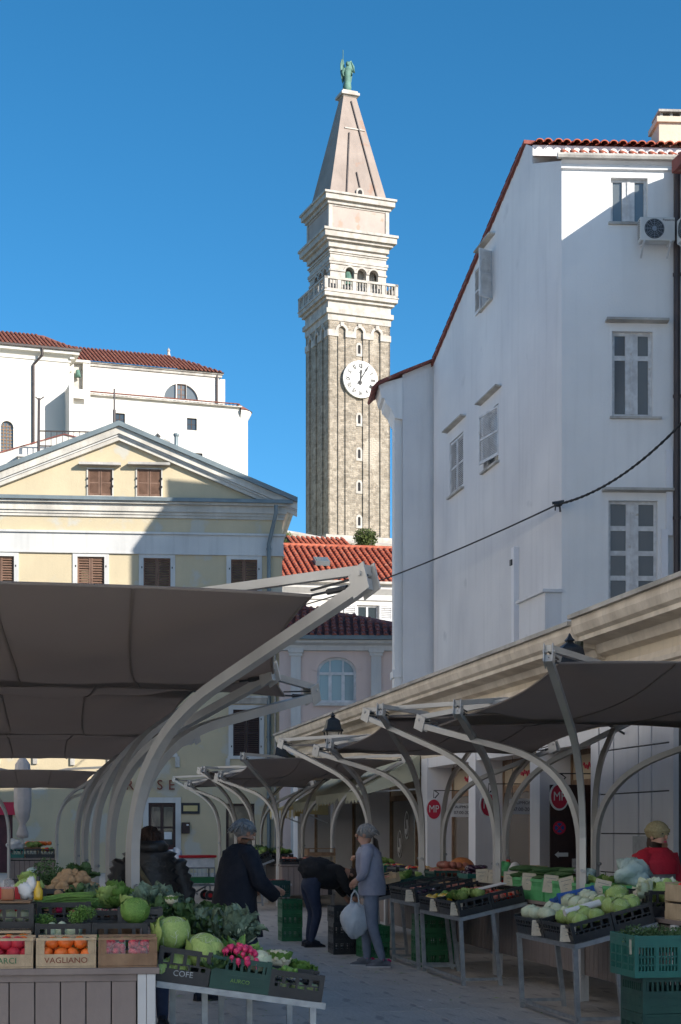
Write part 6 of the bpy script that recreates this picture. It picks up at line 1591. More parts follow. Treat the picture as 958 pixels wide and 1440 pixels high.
for nm, u_, v_, z_, s_, me, lb in (('cabbage', u1_-.07, .24, .17, .105, CAB[0], 'big pale green cabbage with an open outer leaf beside the wooden crate'), ('cabbage', u1_+.09, .14, .10, .108, CAB[1], 'biggest pale cabbage in the printed black crate'),
                                 ('cabbage', u1_-.01, .09, .03, .075, CAB[0], 'cabbage half hidden inside the printed black crate'), ('cabbage', u1_-.11, .06, .015, .06, CAB[1], 'small cabbage low in the corner of the printed crate'),
                                 ('cabbage', u2_+.12, .12, .12, .068, CABP[0], 'pale cabbage beside the radishes'), ('cabbage', u2_+.10, .09, .02, .045, CABP[1], 'small pale cabbage low in the dark green crate')):
    put(nm, me, sh(u_, v_, z_), s_, lb, 'cabbage', tilt=.4)
mb = MB(); rg = random.Random(8)
leaf(mb, (0, 0, 0), (-.25, -.2, 1), (1, 0, .2), 1.0, .55, .6, .12, rg, 6, 6); leaf(mb, (0, .1, 0), (-.5, .1, .9), (1, 0, .3), .8, .45, .5, .12, rg, 6, 6)
tag(mb.build('cabbage_leaf', M['leaf_pale'], None, True, loc=sh(u1_-.17, .2, .16), scale=.19), 'loose upright cabbage leaf left of the big cabbage', 'leaf')
put('radish_bunch', RAD, sh(u2_-.01, .08, .185), .115, 'bunch of bright pink radishes in the dark green crate', 'radishes', rot=(R(20), R(14), LS.a))
for du, v_ in ((-.13, .05), (-.08, .2), (.05, .22), (-.14, .22)): put('leafy_greens', KALE[1], sh(u2_+du, v_, .10), .11, 'dark radish leaves in the dark green crate', 'greens', 'radish leaves')
# second row on the shelf
shcrate(240, 305, .50, .30, .20, 'plastic_black', 'black crate behind the big cabbages on the shelf'); shcrate(310, 372, .50, .30, .185, 'plastic_black', 'black crate of kale behind the radishes')
k5, u5_, w5_ = shcrate(375, 440, .50, .30, .15, 'plastic_black', 'black crate of cauliflower behind the low end of the shelf')
shcrate(222, 285, .84, .30, .2, 'plastic_black', 'black crate in the third row of the shelf'); shcrate(288, 350, .84, .30, .2, 'plastic_black', 'black crate beside the walking man, third row of the shelf'); shcrate(352, 410, .84, .30, .16, 'plastic_black', 'last black crate in the third row of the shelf')
for q_, (px, py, D_, s_, m_) in enumerate(sorted(((262, 1300, 9.95, .15, 1), (282, 1306, 9.95, .14, 0), (300, 1305, 10.0, .14, 1), (318, 1312, 9.9, .17, 0), (333, 1310, 9.85, .17, 0), (346, 1318, 9.85, .13, 0), (270, 1290, 10.3, .14, 1), (292, 1294, 10.3, .14, 1), (310, 1298, 10.3, .14, 1), (238, 1278, 10.3, .14, 0), (222, 1270, 10.3, .14, 0), (212, 1268, 10.1, .14, 0), (330, 1300, 10.3, .13, 1), (250, 1284, 10.2, .13, 0), (276, 1298, 10.1, .13, 0), (303, 1310, 9.85, .12, 1), (228, 1282, 10.0, .12, 1)))):
    put('kale', KALE[m_], P(px, py+10, D_), s_, 'kale bunch at the back of the sloping shelf, number %s from the left' % (['one', 'two', 'three', 'four', 'five', 'six', 'seven', 'eight', 'nine', 'ten', 'eleven', 'twelve', 'thirteen', 'fourteen', 'fifteen', 'sixteen', 'seventeen'][q_]), 'kale', 'kale bunches on the shelf', tilt=.3)
put('cauliflower', CAU, sh(u5_-.07, .42, .12), .095, 'white cauliflower on the sloping shelf', 'cauliflower'); put('cauliflower', CAU, P(241, 1274, 10.0), .05, 'cream cauliflower tip behind the big cabbage', 'cauliflower')
for du, s_ in ((.06, .12), (.13, .09)): put('leafy_greens', LET[1], sh(u5_+du, .48, .08), s_, 'green leaves beside the cauliflower', 'greens', 'leaves beside the cauliflower')
t = empty('sprout_tray', sh(u3_-.07, .12, .10)); t.rotation_euler = SR; tag(t, 'clear tray of brussels sprouts on the low black crate', 'tray')
mb = MB(); mb.bevbox(-.085, .085, -.06, .06, 0, .045, .01); mb.build('tray', M['film_clear'], t)
mb = MB()
for k in range(40): mb.ball((rv.uniform(-.07, .07), rv.uniform(-.05, .05), rv.uniform(.02, .065)), rv.uniform(.013, .018), 8, 6, .05, rv)
mb.build('sprouts', M['leaf_mid'], t, smooth=True)['kind'] = 'stuff'
for du in (-.09, .0, .09):
    t = empty('packed_greens', sh(u3_+du+.02, .12, .02)); t.rotation_euler = SR; tag(t, 'wrapped pale greens inside the low black crate', 'packed greens', 'wrapped greens')
    mb = MB(); mb.ball((0, 0, .035), (.042, .09, .035), 10, 8, .15, rv); mb.build('greens', M['leaf_pale'], t, smooth=True); mb = MB(); mb.ball((0, 0, .036), (.046, .095, .039), 10, 8, .05, rv); mb.build('wrap', M['film_clear'], t, smooth=True)
# striped bag on the shelf back
t = thing('striped_bag', 'black white and red patterned shopping bag beside the post', 'bag', P(213, 1268, 10.6), LS.a)
mb = MB(); mb.bevbox(-.10, .10, -.04, .04, -.10, .10, .02); o = mb.build('bag', M['plastic_black'], t)
for k in range(7):
    mb = MB(); a = -.085 + k*.028; mb.cbox((a, -.043, .02), (.010, .004, .15), (0, R(28), 0)); mb.build('stripe', M['paper_white' if k % 3 else 'red_plastic'], t)
# ================================================================ right stalls
RT = (0, 0, ROT)
plr = MB(); plr.bevbox(-.012, .012, .004, .116, .26, .85, .003); PLR = plr.mesh('plank', M['plank'])
def counter(l, Da, Db, depth, label, zc=.90, end=True, posts=()):
    o = mk(l, Da); t = thing('market_stall', label, 'market stall', o, ROT, 'market stalls'); L_ = (Db-Da)/CR
    mb = MB(); mb.bevbox(-.03, depth, -.02, L_+.02, zc-.035, zc, .004); mb.build('counter_top', M['plank'], t)
    n = int(L_/.12)
    for i in range(n): linkmesh('plank', PLR, t, (0, i*.12, 0))
    box_part('backing', M['dark_inside'], t, .02, .03, 0, L_, .26, zc-.04)
    if end:
        for i in range(int(depth/.12)): linkmesh('plank', PLR, t, (i*.12+.116, 0, 0), (0, 0, R(90)))
        box_part('backing', M['dark_inside'], t, .03, depth, .02, .03, .26, zc-.04)
    for D_ in posts:
        y_ = (D_-Da)/CR
        mb = MB(); mb.bevbox(-.055, -.014, y_-.05, y_+.05, 0, zc-.036, .004); mb.bevbox(-.012, .03, y_-.045, y_+.055, 0, .26, .004); mb.build('post', M['paint_white'], t)
    return t
counter(5.3, 12.9, 20.4, .55, 'near right stall counter with pale vertical planks', posts=(13.3, 15.55, 18.35, 20.2))
counter(5.3, 21.2, 26.6, .8, 'middle right stall counter behind the person in grey jeans', posts=(21.4, 24.0, 26.4))
counter(5.3, 33.9, 36.4, 1.05, 'far right stall with pale plank end beside the passage', posts=(34.4, 36.2))
counter(5.3, 37.6, 44.0, 1.0, 'farthest right stall counter near the yellow house', posts=(38.0, 41.0))
counter(-.42, 40.2, 43.5, 1.1, 'far left stall with pale plank end below the last left canopy', zc=.92, posts=(40.3, 43))

# sloping stands in front of the counters
def stand(l0, l1, Da, Db, z0, z1, label):
    o = mk(l0, Da, 0); t = thing('sloping_stand', label, 'display stand', o, ROT, 'sloping display stands'); L_ = (Db-Da)/CR; w_ = (l1-l0)*CR
    tl = math.atan2(z1-z0, w_)
    mb = MB()
    for y_ in (0, L_-.04): mb.m = Matrix.Translation((0, y_, z0)) @ Matrix.Rotation(-tl, 4, 'Y'); mb.box(0, w_/math.cos(tl), 0, .04, -.04, 0)
    mb.m = Matrix.Translation((0, 0, z0)) @ Matrix.Rotation(-tl, 4, 'Y'); mb.box(0, .04, .04, L_-.04, -.039, -.001); mb.box(.4, .44, .04, L_-.04, -.039, -.001); mb.box(w_/math.cos(tl)-.04, w_/math.cos(tl), .04, L_-.04, -.039, -.001)
    mb.build('frame', M['galvanised'], t)
    for y_ in (.02, L_-.06):
        mb = MB(); mb.tube([(.05, y_+.02, 0), (.02, y_+.02, z0-.03)], .02, 4); mb.build('leg', M['galvanised'], t)
        mb = MB(); mb.tube([(w_*.62, y_+.02, 0), (w_*.5, y_+.02, z0+(z1-z0)*.5-.04)], .02, 4); mb.build('leg', M['galvanised'], t)
        mb = MB(); mb.box(.05, w_*.62, y_+.01, y_+.03, .06, .09); mb.build('foot_bar', M['galvanised'], t)
    mb = MB(); mb.box(.03, .05, .02, L_-.02, .06, .09); mb.build('foot_bar', M['galvanised'], t)
    Mx = Matrix.Translation(o) @ Matrix.Rotation(ROT, 4, 'Z') @ Matrix.Translation((0, 0, z0)) @ Matrix.Rotation(-tl, 4, 'Y')
    return Mx, w_/math.cos(tl), L_, Euler((0, -tl, ROT))
def on(S_, u, v, z=0.0): return S_[0] @ Vector((u*S_[1], v*S_[2], z))
SN = stand(4.5, 5.24, 13.45, 15.05, .69, .87, 'near sloping stand of cabbages on the right')
SMd = stand(4.5, 5.24, 17.0, 18.75, .72, .88, 'middle sloping stand on the right, full of black crates')
SF = stand(4.5, 5.24, 18.95, 20.3, .78, .90, 'far sloping stand beside the person in grey jeans')
def stand_crates(S_, nm, words, h_=.17, mats=None):
    k = 0
    for j in range(2):
        for i in range(2):
            L_ = S_[2]/2 - .03; W_ = S_[1]/2 - .015
            crate(on(S_, .26+.5*i-.01*i, .255+.49*j, .002), S_[3], round(W_, 2), round(L_, 2), h_, (mats or ['plastic_black']*4)[k], 'black crate of ' + words[k] if not mats or mats[k] == 'plastic_black' else 'crate of ' + words[k]); k += 1
stand_crates(SN, 'near', ['pale cabbages at the near low corner of the near stand', 'round cabbages at the near end beside the counter', 'pale cabbages at the far low corner of the near stand', 'white heads beside the blue crate on the near stand'])
stand_crates(SMd, 'middle', ['greens at the near low corner of the middle stand', 'red vegetables at the near high corner of the middle stand', 'yellow peppers at the far low corner of the middle stand', 'tomatoes at the far high corner of the middle stand'])
stand_crates(SF, 'far', ['blueish vegetables at the near low corner of the far stand', 'onions at the near high corner of the far stand', 'onions at the far low corner of the far stand', 'mixed roots at the far high corner of the far stand'])
def fill(S_, u, v, meshes, nm, cat, lb, gr, r_, nx, ny, layers=1, du=.40, dv=.40):
    ex = (S_[0].to_3x3() @ Vector((1, 0, 0))) * S_[1]*du; ey = (S_[0].to_3x3() @ Vector((0, 1, 0))) * S_[2]*dv
    heap(meshes, nm, cat, lb, gr, on(S_, u, v, .055), ex, ey, nx, ny, r_, layers)
fill(SN, .26, .25, CAB, 'cabbage', 'cabbage', 'green cabbage in the nearest crate of the near stand', 'cabbages in the nearest low crate', .068, 2, 4)
fill(SN, .75, .25, CAB, 'cabbage', 'cabbage', 'round cabbage in the near crate beside the counter', 'cabbages beside the counter', .076, 2, 4)
fill(SN, .26, .75, CABP, 'cabbage', 'cabbage', 'very pale cabbage at the far low corner of the near stand', 'very pale cabbages', .066, 2, 4)
fill(SN, .75, .75, CABP, 'cabbage', 'cabbage', 'white cabbage head beside the blue crate', 'white heads', .066, 2, 4)
put('round_cabbage', CAB[1], P(755+83/4.03*0+83, 1283, 14.3) if False else on(SN, .93, .42, .12), .10, 'big round green cabbage lying on top of the near stand crates', 'cabbage')
mb = MB(); mb.tube([(-.17, 0, 0), (.17, 0, 0)], .032, 14); tag(mb.build('paper_roll', M['paper_white'], None, loc=on(SN, .40, .30, .215)), 'white roll of paper lying on the near cabbages', 'paper roll').rotation_euler = (R(4), R(-14), R(18))
o = crate(on(SN, .80, .98, .13), Euler((R(-14), R(-12), ROT)), .36, .28, .10, 'plastic_blue', 'bright blue plastic crate tipped on the near stand')
heap(PEP, 'pepper', 'pepper', 'mixed pepper in the blue crate', 'peppers in the blue crate', on(SN, .80, .98, .14), Vector((.28, .05, .05)), Vector((-.04, .2, 0)), 5, 3, .03)
fill(SMd, .26, .25, LET, 'lettuce', 'lettuce', 'pale green lettuce in the middle stand', 'lettuces of the middle stand', .10, 2, 5)
fill(SMd, .75, .25, TOM + ONI, 'tomato', 'tomato', 'red tomato in the high near crate of the middle stand', 'tomatoes of the middle stand', .04, 4, 8, 1)
fill(SMd, .26, .75, [PEP[2], PEP[1]], 'pepper', 'pepper', 'yellow or green pepper at the far low corner of the middle stand', 'peppers of the middle stand', .055, 3, 6)
fill(SMd, .75, .75, ONI, 'onion', 'onion', 'reddish onion in the high far crate of the middle stand', 'onions of the middle stand', .04, 4, 7)
fill(SF, .26, .25, AUB, 'aubergine', 'aubergine', 'dark aubergine in the far stand', 'aubergines of the far stand', .05, 3, 4)
fill(SF, .75, .25, ONI, 'onion', 'onion', 'onion in the high crate of the far stand', 'onions of the far stand', .04, 4, 6)
fill(SF, .26, .75, ONI, 'onion', 'onion', 'onion in the low far crate of the far stand', 'low onions of the far stand', .04, 4, 6)
fill(SF, .75, .75, POT, 'potato', 'potato', 'potato in the far stand', 'potatoes of the far stand', .04, 4, 6)
mb = MB(); mb.bevbox(-.16, .16, -.10, .10, 0, .012, .004); tag(mb.build('paper_sheet', M['paper_white'], None, loc=on(SMd, .72, .30, .19)), 'white sheet lying across the middle stand', 'paper').rotation_euler = SMd[3]
# price tags at the crate corners, facing the aisle
TG = Euler((R(-14), 0, ROT - R(30)))
for S_, u, v, lb in ((SN, .02, .08, 'price tag on the nearest cabbage crate'), (SN, .02, .56, 'price tag on the far low cabbage crate'), (SMd, .02, .06, 'price tag at the near corner of the middle stand'), (SMd, .02, .56, 'price tag at the middle of the middle stand'), (SF, .0, .10, 'price tag tilted on the far stand')):
    tagcard(on(S_, u-.03, v, .02), TG, lb, (.13, .14))

# goods on the near counter
ZK = .901
def kc(l, D, w_, d_, h_, matn, lb, style='open', z=ZK): return crate(mk(l, D, z), RT, w_, d_, h_, matn, lb, style)
names = ['nearest', 'second', 'third', 'fourth', 'fifth']
for i, D_ in enumerate((15.0, 15.72, 16.44, 17.16, 17.88)): kc(5.5, D_, .40, .66, .235, 'plastic_bright', names[i] + ' bright green crate on the right counter, counted from the camera', 'solid')
for i in range(22):
    p = mk(5.5 + rv.uniform(-.15, .15), rv.uniform(16.9, 18.2), ZK+.235+.04*(i % 3))
    mb = None; put('courgette', LEEK if False else AUB[0], p, (.03, .085, .03), 'x', 'x')
for o in [o for o in bpy.data.objects if o.get('label') == 'x']:
    o['label'] = 'long dark green cucumber on the fourth bright green crate'; o['category'] = 'cucumber'; o['group'] = 'cucumbers'; o.name = 'cucumber'; o.rotation_euler = (rv.uniform(-.1, .1), rv.uniform(-.3, .3), ROT + rv.uniform(-.5, .5) + 1.3)
cuc = round_mesh('cucumber', 'leaf_dark', 91, (1, 1.6, 1), .04)
for o in bpy.data.objects:
    if o.get('category') == 'cucumber': o.data = cuc
heap(LET, 'lettuce', 'lettuce', 'green salad heads in the second bright green crate', 'salads in the bright green crates', mk(5.5, 15.72, ZK+.14), LS.ex*.3, LS.ey*.5, 2, 3, .085)
heap(PEP[1:2], 'pepper', 'pepper', 'green pepper in the third bright green crate', 'peppers in the third bright crate', mk(5.5, 16.44, ZK+.17), LS.ex*.3, LS.ey*.5, 4, 6, .045)
heap(PEP[1:2], 'pepper', 'pepper', 'green pepper in the nearest bright green crate', 'peppers in the nearest bright crate', mk(5.5, 15.0, ZK+.14), LS.ex*.3, LS.ey*.5, 4, 6, .05)
for D_, l_, a, lb in ((15.05, 5.27, 12, 'price tag leaning on the nearest bright green crate'), (15.9, 5.27, -14, 'tilted price tag on the second bright green crate'), (16.5, 5.27, 5, 'price tag on the third bright green crate'), (17.2, 5.27, 3, 'price tag on the fourth bright green crate'), (17.85, 5.27, 0, 'price tag on the fifth bright green crate')):
    tagcard(mk(l_, D_, ZK+.10), Euler((R(-8), R(a), ROT - R(35))), lb, (.15, .18))
def bag(loc, r_, label, matn='bag_film', seed=1):
    rg = random.Random(seed); mb = MB(); ph = rg.uniform(0, 6); mb.ball((0, 0, r_[2]*.8), r_, 18, 12, .10, rg, lambda th, a: 1+.16*math.sin(3*a+th*2+ph)+.10*math.sin(7*a-3*th+ph)+.14*math.sin(4*th+2*a)); return tag(mb.build('plastic_bag', M[matn], None, True, loc=loc), label, 'bag')
bag(mk(5.62, 15.2, ZK+.22), (.16, .14, .13), 'pale turquoise plastic bag beside the near canopy post', 'bag_film', 2)
bag(mk(5.45, 15.9, ZK+.24), (.09, .10, .06), 'small pale plastic bag on the second bright green crate', 'bag_film', 3)
bag(mk(5.5, 18.9, ZK+.15), (.10, .09, .11), 'bright green plastic bag behind the oil bottle', 'plastic_bright', 4)
kc(5.95, 14.9, .45, .3, .26, 'plastic_darkgreen', 'dark green crate behind the turquoise bag', 'vent', .9)
box_part('x', M['wood_old'], bpy.data.objects['market_stall.001'], .56, 1.0, 1.6, 2.9, .86, .895).name = 'rear_shelf'
c_ = kc(5.45, 14.12, .38, .55, .22, 'plastic_black', 'black crate of chinese cabbages near the seller in red')
NAPA = head_mesh('chinese_cabbage', 'fennel_white', 92, 24, 1.25, .34, .95, .5, .12)
NAPB = head_mesh('chinese_cabbage', 'leaf_pale', 93, 24, 1.2, .36, .95, .5, .12)
for i, (dl, dD, m_) in enumerate(((-.08, -.1, NAPA), (.08, .0, NAPB), (-.04, .15, NAPA), (.1, .2, NAPA), (0, -.2, NAPB))): put('chinese_cabbage', m_, mk(5.45+dl, 14.12+dD, ZK+.16), .15, 'pale chinese cabbage in the crate near the seller in red', 'cabbage', 'chinese cabbages', rot=(R(rv.uniform(50, 80)), 0, rv.uniform(0, 6)))
tagcard(mk(5.26, 14.0, ZK+.06), Euler((R(-10), R(-20), ROT - R(60))), 'slanted price tag on the chinese cabbage crate', (.12, .18))
for i, z_ in enumerate((ZK, ZK+.155)):
    wood_crate(mk(5.5, 13.42, z_), RT, .42, .36, .15, ['lower', 'upper'][i] + ' of two stacked wooden tomato crates at the right edge', 'wood_pale', plank=.45)
    heap(TOM, 'tomato', 'tomato', 'red tomato in the ' + ['lower', 'upper'][i] + ' wooden crate at the right edge', ['tomatoes in the lower crate', 'tomatoes in the upper crate'][i], mk(5.5, 13.42, z_+.02), LS.ex*.34, LS.ey*.3, 5, 4, .04, 1 if i == 0 else 2)
# far end of the near counter
kc(5.5, 20.0, .36, .5, .2, 'plastic_teal', 'teal crate of dark vegetables at the far end of the near counter', 'vent')
heap(AUB, 'aubergine', 'aubergine', 'aubergine heaped on the teal crate', 'aubergines on the teal crate', mk(5.5, 20.0, ZK+.15), LS.ex*.3, LS.ey*.4, 4, 5, .05, 2)
wood_crate(mk(5.47, 19.35, ZK), RT, .36, .45, .15, 'pale wooden crate of red peppers at the far end of the near counter', 'wood_pale')
heap(TOM, 'tomato', 'tomato', 'red pepper in the wooden crate at the far end of the near counter', 'red goods in the wooden crate', mk(5.47, 19.35, ZK+.06), LS.ex*.3, LS.ey*.38, 5, 5, .035, 2)
kc(5.48, 18.62, .36, .44, .2, 'plastic_black', 'black crate with two price tags on the near counter')
heap(PEP, 'pepper', 'pepper', 'mixed pepper in the black crate with two price tags', 'mixed peppers', mk(5.48, 18.62, ZK+.12), LS.ex*.3, LS.ey*.38, 4, 5, .045)
tagcard(mk(5.28, 18.5, ZK+.08), Euler((R(-5), R(3), ROT-R(35))), 'right one of two price tags on the black crate', (.15, .2)); tagcard(mk(5.28, 18.95, ZK+.08), Euler((R(-5), R(-4), ROT-R(35))), 'left one of two price tags on the black crate', (.15, .2))
t = thing('oil_bottle', 'large yellow oil bottle with red cap on the right counter', 'bottle', mk(5.62, 19.1, ZK), 0)
mb = MB(); mb.lathe([(.055, 0), (.062, .02), (.062, .13), (.048, .16), (.058, .19), (.06, .26), (.02, .33), (.018, .35)], n=18); mb.build('bottle', M['oil_yellow'], t, smooth=True)
mb = MB(); mb.lathe([(.023, .35), (.023, .385), (0, .386)], n=12); mb.build('cap', M['red_cap'], t)
box_part('x', M['wood_old'], bpy.data.objects['market_stall.001'], .28, .36, 6.2, 6.4, ZK-.001+.0, ZK+.0005).name = 'coaster'
mb = MB(); mb.m = Matrix.Rotation(R(80), 4, 'Y') @ Matrix.Rotation(0, 4, 'X'); mb.lathe([(.018, -.12), (.055, -.12), (.055, .12), (.018, .12)], n=18); tag(mb.build('paper_roll', M['paper_white'], None, loc=mk(5.42, 18.2, ZK+.30)), 'end-on white paper roll beside the post on the right counter', 'paper roll').rotation_euler = (0, 0, R(78))
wood_crate(mk(5.62, 18.25, ZK+.236), RT, .3, .3, .1, 'small wooden box behind the paper roll', 'wood_pale')

# middle counter goods
for i, (D_, l_, m_, lb) in enumerate(((21.6, 5.5, 'plastic_darkgreen', 'dark green crate at the near end of the middle counter'), (22.3, 5.5, 'plastic_black', 'black crate second on the middle counter'), (23.0, 5.5, 'plastic_darkgreen', 'dark green crate third on the middle counter'), (23.8, 5.5, 'plastic_black', 'black crate fourth on the middle counter'), (24.6, 5.5, 'plastic_teal', 'teal crate fifth on the middle counter'), (25.4, 5.5, 'plastic_black', 'black crate at the far end of the middle counter'))):
    kc(l_, D_, .4, .6, .2, m_, lb)
    heap([ONI, POT, PEP, AUB, PEP, LET][i], 'vegetable', 'vegetable', 'vegetable in the ' + lb, 'goods of middle crate ' + names[i % 5] + (' far' if i > 4 else ''), mk(l_, D_, ZK+.12), LS.ex*.3, LS.ey*.5, 3, 5, .055 if i < 5 else .09)
for i, (D_, l_, s_) in enumerate(((22.0, 5.85, .17), (22.35, 5.95, .16))): put('pumpkin', PUM[0], mk(l_, D_, ZK+.24), s_, ['large ribbed orange pumpkin on the middle counter, left one', 'large ribbed orange pumpkin on the middle counter, right one'][i], 'pumpkin', rot=(.1, .1, i))
wood_crate(mk(5.95, 22.15, ZK), RT, .5, .6, .12, 'wooden tray carrying the pumpkins', 'wood_old')
heap(ONI, 'onion', 'onion', 'pinkish onion around the pumpkins', 'onions around the pumpkins', mk(5.75, 22.1, ZK+.21), LS.ex*.35, LS.ey*.6, 4, 6, .05)
# sloping stand beyond, behind the person in grey jeans
SG = stand(4.55, 5.24, 21.3, 23.2, .74, .88, 'sloping stand of boxes behind the person in grey jeans')
for i, (u, v, m_, lb) in enumerate(((.27, .25, 'plastic_black', 'black crate low on the stand behind the grey jeans'), (.75, .25, 'plastic_darkgreen', 'dark green crate high on the stand behind the grey jeans'), (.27, .75, 'plastic_teal', 'teal crate low on the stand behind the grey jeans'), (.75, .75, 'plastic_black', 'black crate high on the stand behind the grey jeans'))):
    crate(on(SG, u, v, .002), SG[3], .34, .9, .16, m_, lb); fill(SG, u, v, [POT, LET, PEP, ONI][i], 'vegetable', 'vegetable', 'vegetable in the ' + lb, 'goods on the stand behind the grey jeans, crate ' + names[i], .05 if i != 1 else .09, 3, 6 if i != 1 else 3)
wood_crate(on(SG, .2, .02, .165), SG[3], .38, .42, .12, 'pale wooden box on the stand behind the grey jeans', 'wood_pale')
# stacks on the ground
def stack(l, D, n, w_, d_, h_, matn, lb, style='vent', rz=0.0):
    for i in range(n): crate(mk(l, D, .006 + i*(h_+.004)), (0, 0, ROT + rz + rv.uniform(-.03, .03)), w_, d_, h_, matn, ['bottom', 'second', 'third', 'fourth'][i] + ' crate of ' + lb, style, lb)
stack(4.14, 21.5, 3, .3, .45, .205, 'plastic_black', 'the black stack beside the bending person')
stack(4.42, 20.9, 2, .34, .45, .2, 'plastic_green', 'the green stack behind the grey jeans')
stack(4.86, 19.6, 3, .4, .5, .2, 'plastic_green', 'the green stack under the far stand')
stack(3.86, 24.0, 3, .3, .4, .2, 'plastic_green', 'the green stack behind the bending person')
crate(mk(3.72, 24.2, .64), RT, .3, .4, .24, 'plastic_darkgreen', 'dark green crate on top of the stack behind the bending person', 'vent')
# teal and green crates at the lower right corner
crate(mk(4.86, 12.35, .006), RT, .62, .46, .27, 'plastic_darkgreen', 'lowest dark green crate at the lower right corner', 'vent'); crate(mk(4.86, 12.35, .28), RT, .62, .46, .265, 'plastic_darkgreen', 'dark green crate under the teal crate', 'solid')
crate(mk(4.82, 12.33, .55), RT, .70, .52, .31, 'plastic_teal', 'big teal crate of parsley at the lower right corner', 'vent')
for dl, dD, w_ in ((-.2, -.1, 'front left'), (0, -.12, 'front middle'), (.2, -.1, 'front right'), (-.2, .1, 'back left'), (0, .12, 'back middle'), (.2, .1, 'back right')): put('parsley', PARS, mk(4.82+dl, 12.33+dD, .74), .15, 'dark green parsley bunch in the teal crate, ' + w_, 'parsley', 'parsley bunches')
tagcard(mk(4.50, 12.08, .72), Euler((R(-4), 0, ROT)), 'price tag on the teal crate', (.10, .11))
# far stall goods
for i, (l_, D_, m_) in enumerate(((5.5, 34.3, 'plastic_black'), (5.95, 34.3, 'plastic_black'), (5.5, 35.2, 'plastic_black'), (5.5, 36.0, 'plastic_darkgreen'))):
    lb = ['dark crate at the corner of the far right stall', 'dark crate at the end of the far right stall', 'black crate further along the far right stall', 'dark green crate at the back of the far right stall'][i]
    kc(l_, D_, .4, .5, .12 if i < 2 else .2, m_, lb); heap([ONI, TOM + ONI, LET, KALE][i], 'vegetable', 'vegetable', 'goods in the ' + lb, 'goods of the far right stall ' + names[i], mk(l_, D_, ZK+.06 if i < 2 else ZK+.12), LS.ex*.3, LS.ey*.4, 4, 4, .05 if i < 2 else .1)
for i, (l_, D_, z_, m_) in enumerate(((6.2, 34.6, ZK, 'wood_pale'), (6.2, 34.6, ZK+.17, 'wood_old'))): wood_crate(mk(l_, D_, z_), RT, .6, .4, .16, ['lower wooden box on the far right stall', 'upper reddish wooden box on the far right stall'][i], m_)
# sloping crates and low table in front of the far stall
SQ = stand(4.6, 5.25, 34.6, 37.0, .75, 1.0, 'sloping stand of greens before the far right stall')
for i, v in enumerate((.25, .75)):
    lb = ['near black crate of greens on the far sloping stand', 'further black crate of greens on the far sloping stand'][i]; crate(on(SQ, .5, v, .002), SQ[3], .62, 1.1, .2, 'plastic_black', lb); fill(SQ, .5, v, KALE + LET, 'greens', 'greens', 'leafy greens in the ' + lb, 'greens of the far stand ' + names[i], .12, 4, 4, 1, .8)
t = thing('low_table', 'low metal table with red trays and white wrap beside the far stall', 'table', mk(4.75, 33.0), ROT)
mb = MB(); mb.bevbox(-.55, .55, -.35, .35, .50, .54, .004); mb.build('top', M['galvanised'], t)
for x_ in (-.5, .46):
    for y_ in (-.32, .28): box_part('leg', M['galvanised'], t, x_, x_+.04, y_, y_+.04, 0, .5)
for i, (dx, m_) in enumerate(((-.3, 'red_plastic'), (.05, 'berry'), (.35, 'tomato'))):
    mb = MB(); mb.bevbox(-.15, .15, -.25, .25, 0, .07, .01); tag(mb.build('tray', M[m_], None, loc=mk(4.75+dx, 33.0+.05*i, .541)), ['left', 'middle', 'right'][i] + ' red tray on the low table beside the far stall', 'tray').rotation_euler = RT
bag(mk(4.3, 32.9, .3), (.12, .12, .22), 'white plastic wrap hanging from the low table', 'bag_white', 9)
for i, (l_, D_) in enumerate(((5.5, 38.5), (5.5, 39.4), (5.5, 40.4), (5.5, 41.5))): kc(l_, D_, .4, .6, .2, 'plastic_black', names[i] + ' black crate of the farthest right stall'); heap(KALE, 'greens', 'greens', 'greens in the ' + names[i] + ' crate of the farthest right stall', 'greens of the farthest stall ' + names[i], mk(l_, D_, ZK+.1), LS.ex*.3, LS.ey*.4, 2, 3, .12)
# far left stall goods
for i, (l_, D_, m_, mesh, r_) in enumerate(((-.25, 40.6, 'plastic_teal', AUB, .06), (.15, 40.6, 'plastic_black', LET, .13), (.5, 40.6, 'plastic_black', PEP, .06))):
    lb = ['teal crate on the far left stall', 'black crate of salad on the far left stall', 'black crate of peppers on the far left stall'][i]; kc(l_, D_, .36, .5, .22, m_, lb, z=.921); heap(mesh, 'vegetable', 'vegetable', 'goods in the ' + lb, 'goods of the far left stall ' + names[i], mk(l_, D_, 1.07), LS.ex*.28, LS.ey*.4, 3, 3, r_)
for i, (l_, D_, z_) in enumerate(((.1, 41.4, .921), (.1, 41.4, 1.10), (.5, 41.4, .921))): wood_crate(mk(l_, D_, z_), RT, .5, .4, .17, ['lower', 'upper', 'right-hand'][i] + ' wooden crate at the back of the far left stall', 'wood_old'); 
heap(PER, 'orange', 'orange', 'orange in the wooden crates of the far left stall', 'oranges of the far left stall', mk(.3, 41.4, 1.22), LS.ex*.6, LS.ey*.3, 7, 4, .06)
bag(mk(-.3, 40.4, 1.15), (.2, .15, .12), 'white bags on the far left stall', 'bag_white', 12)
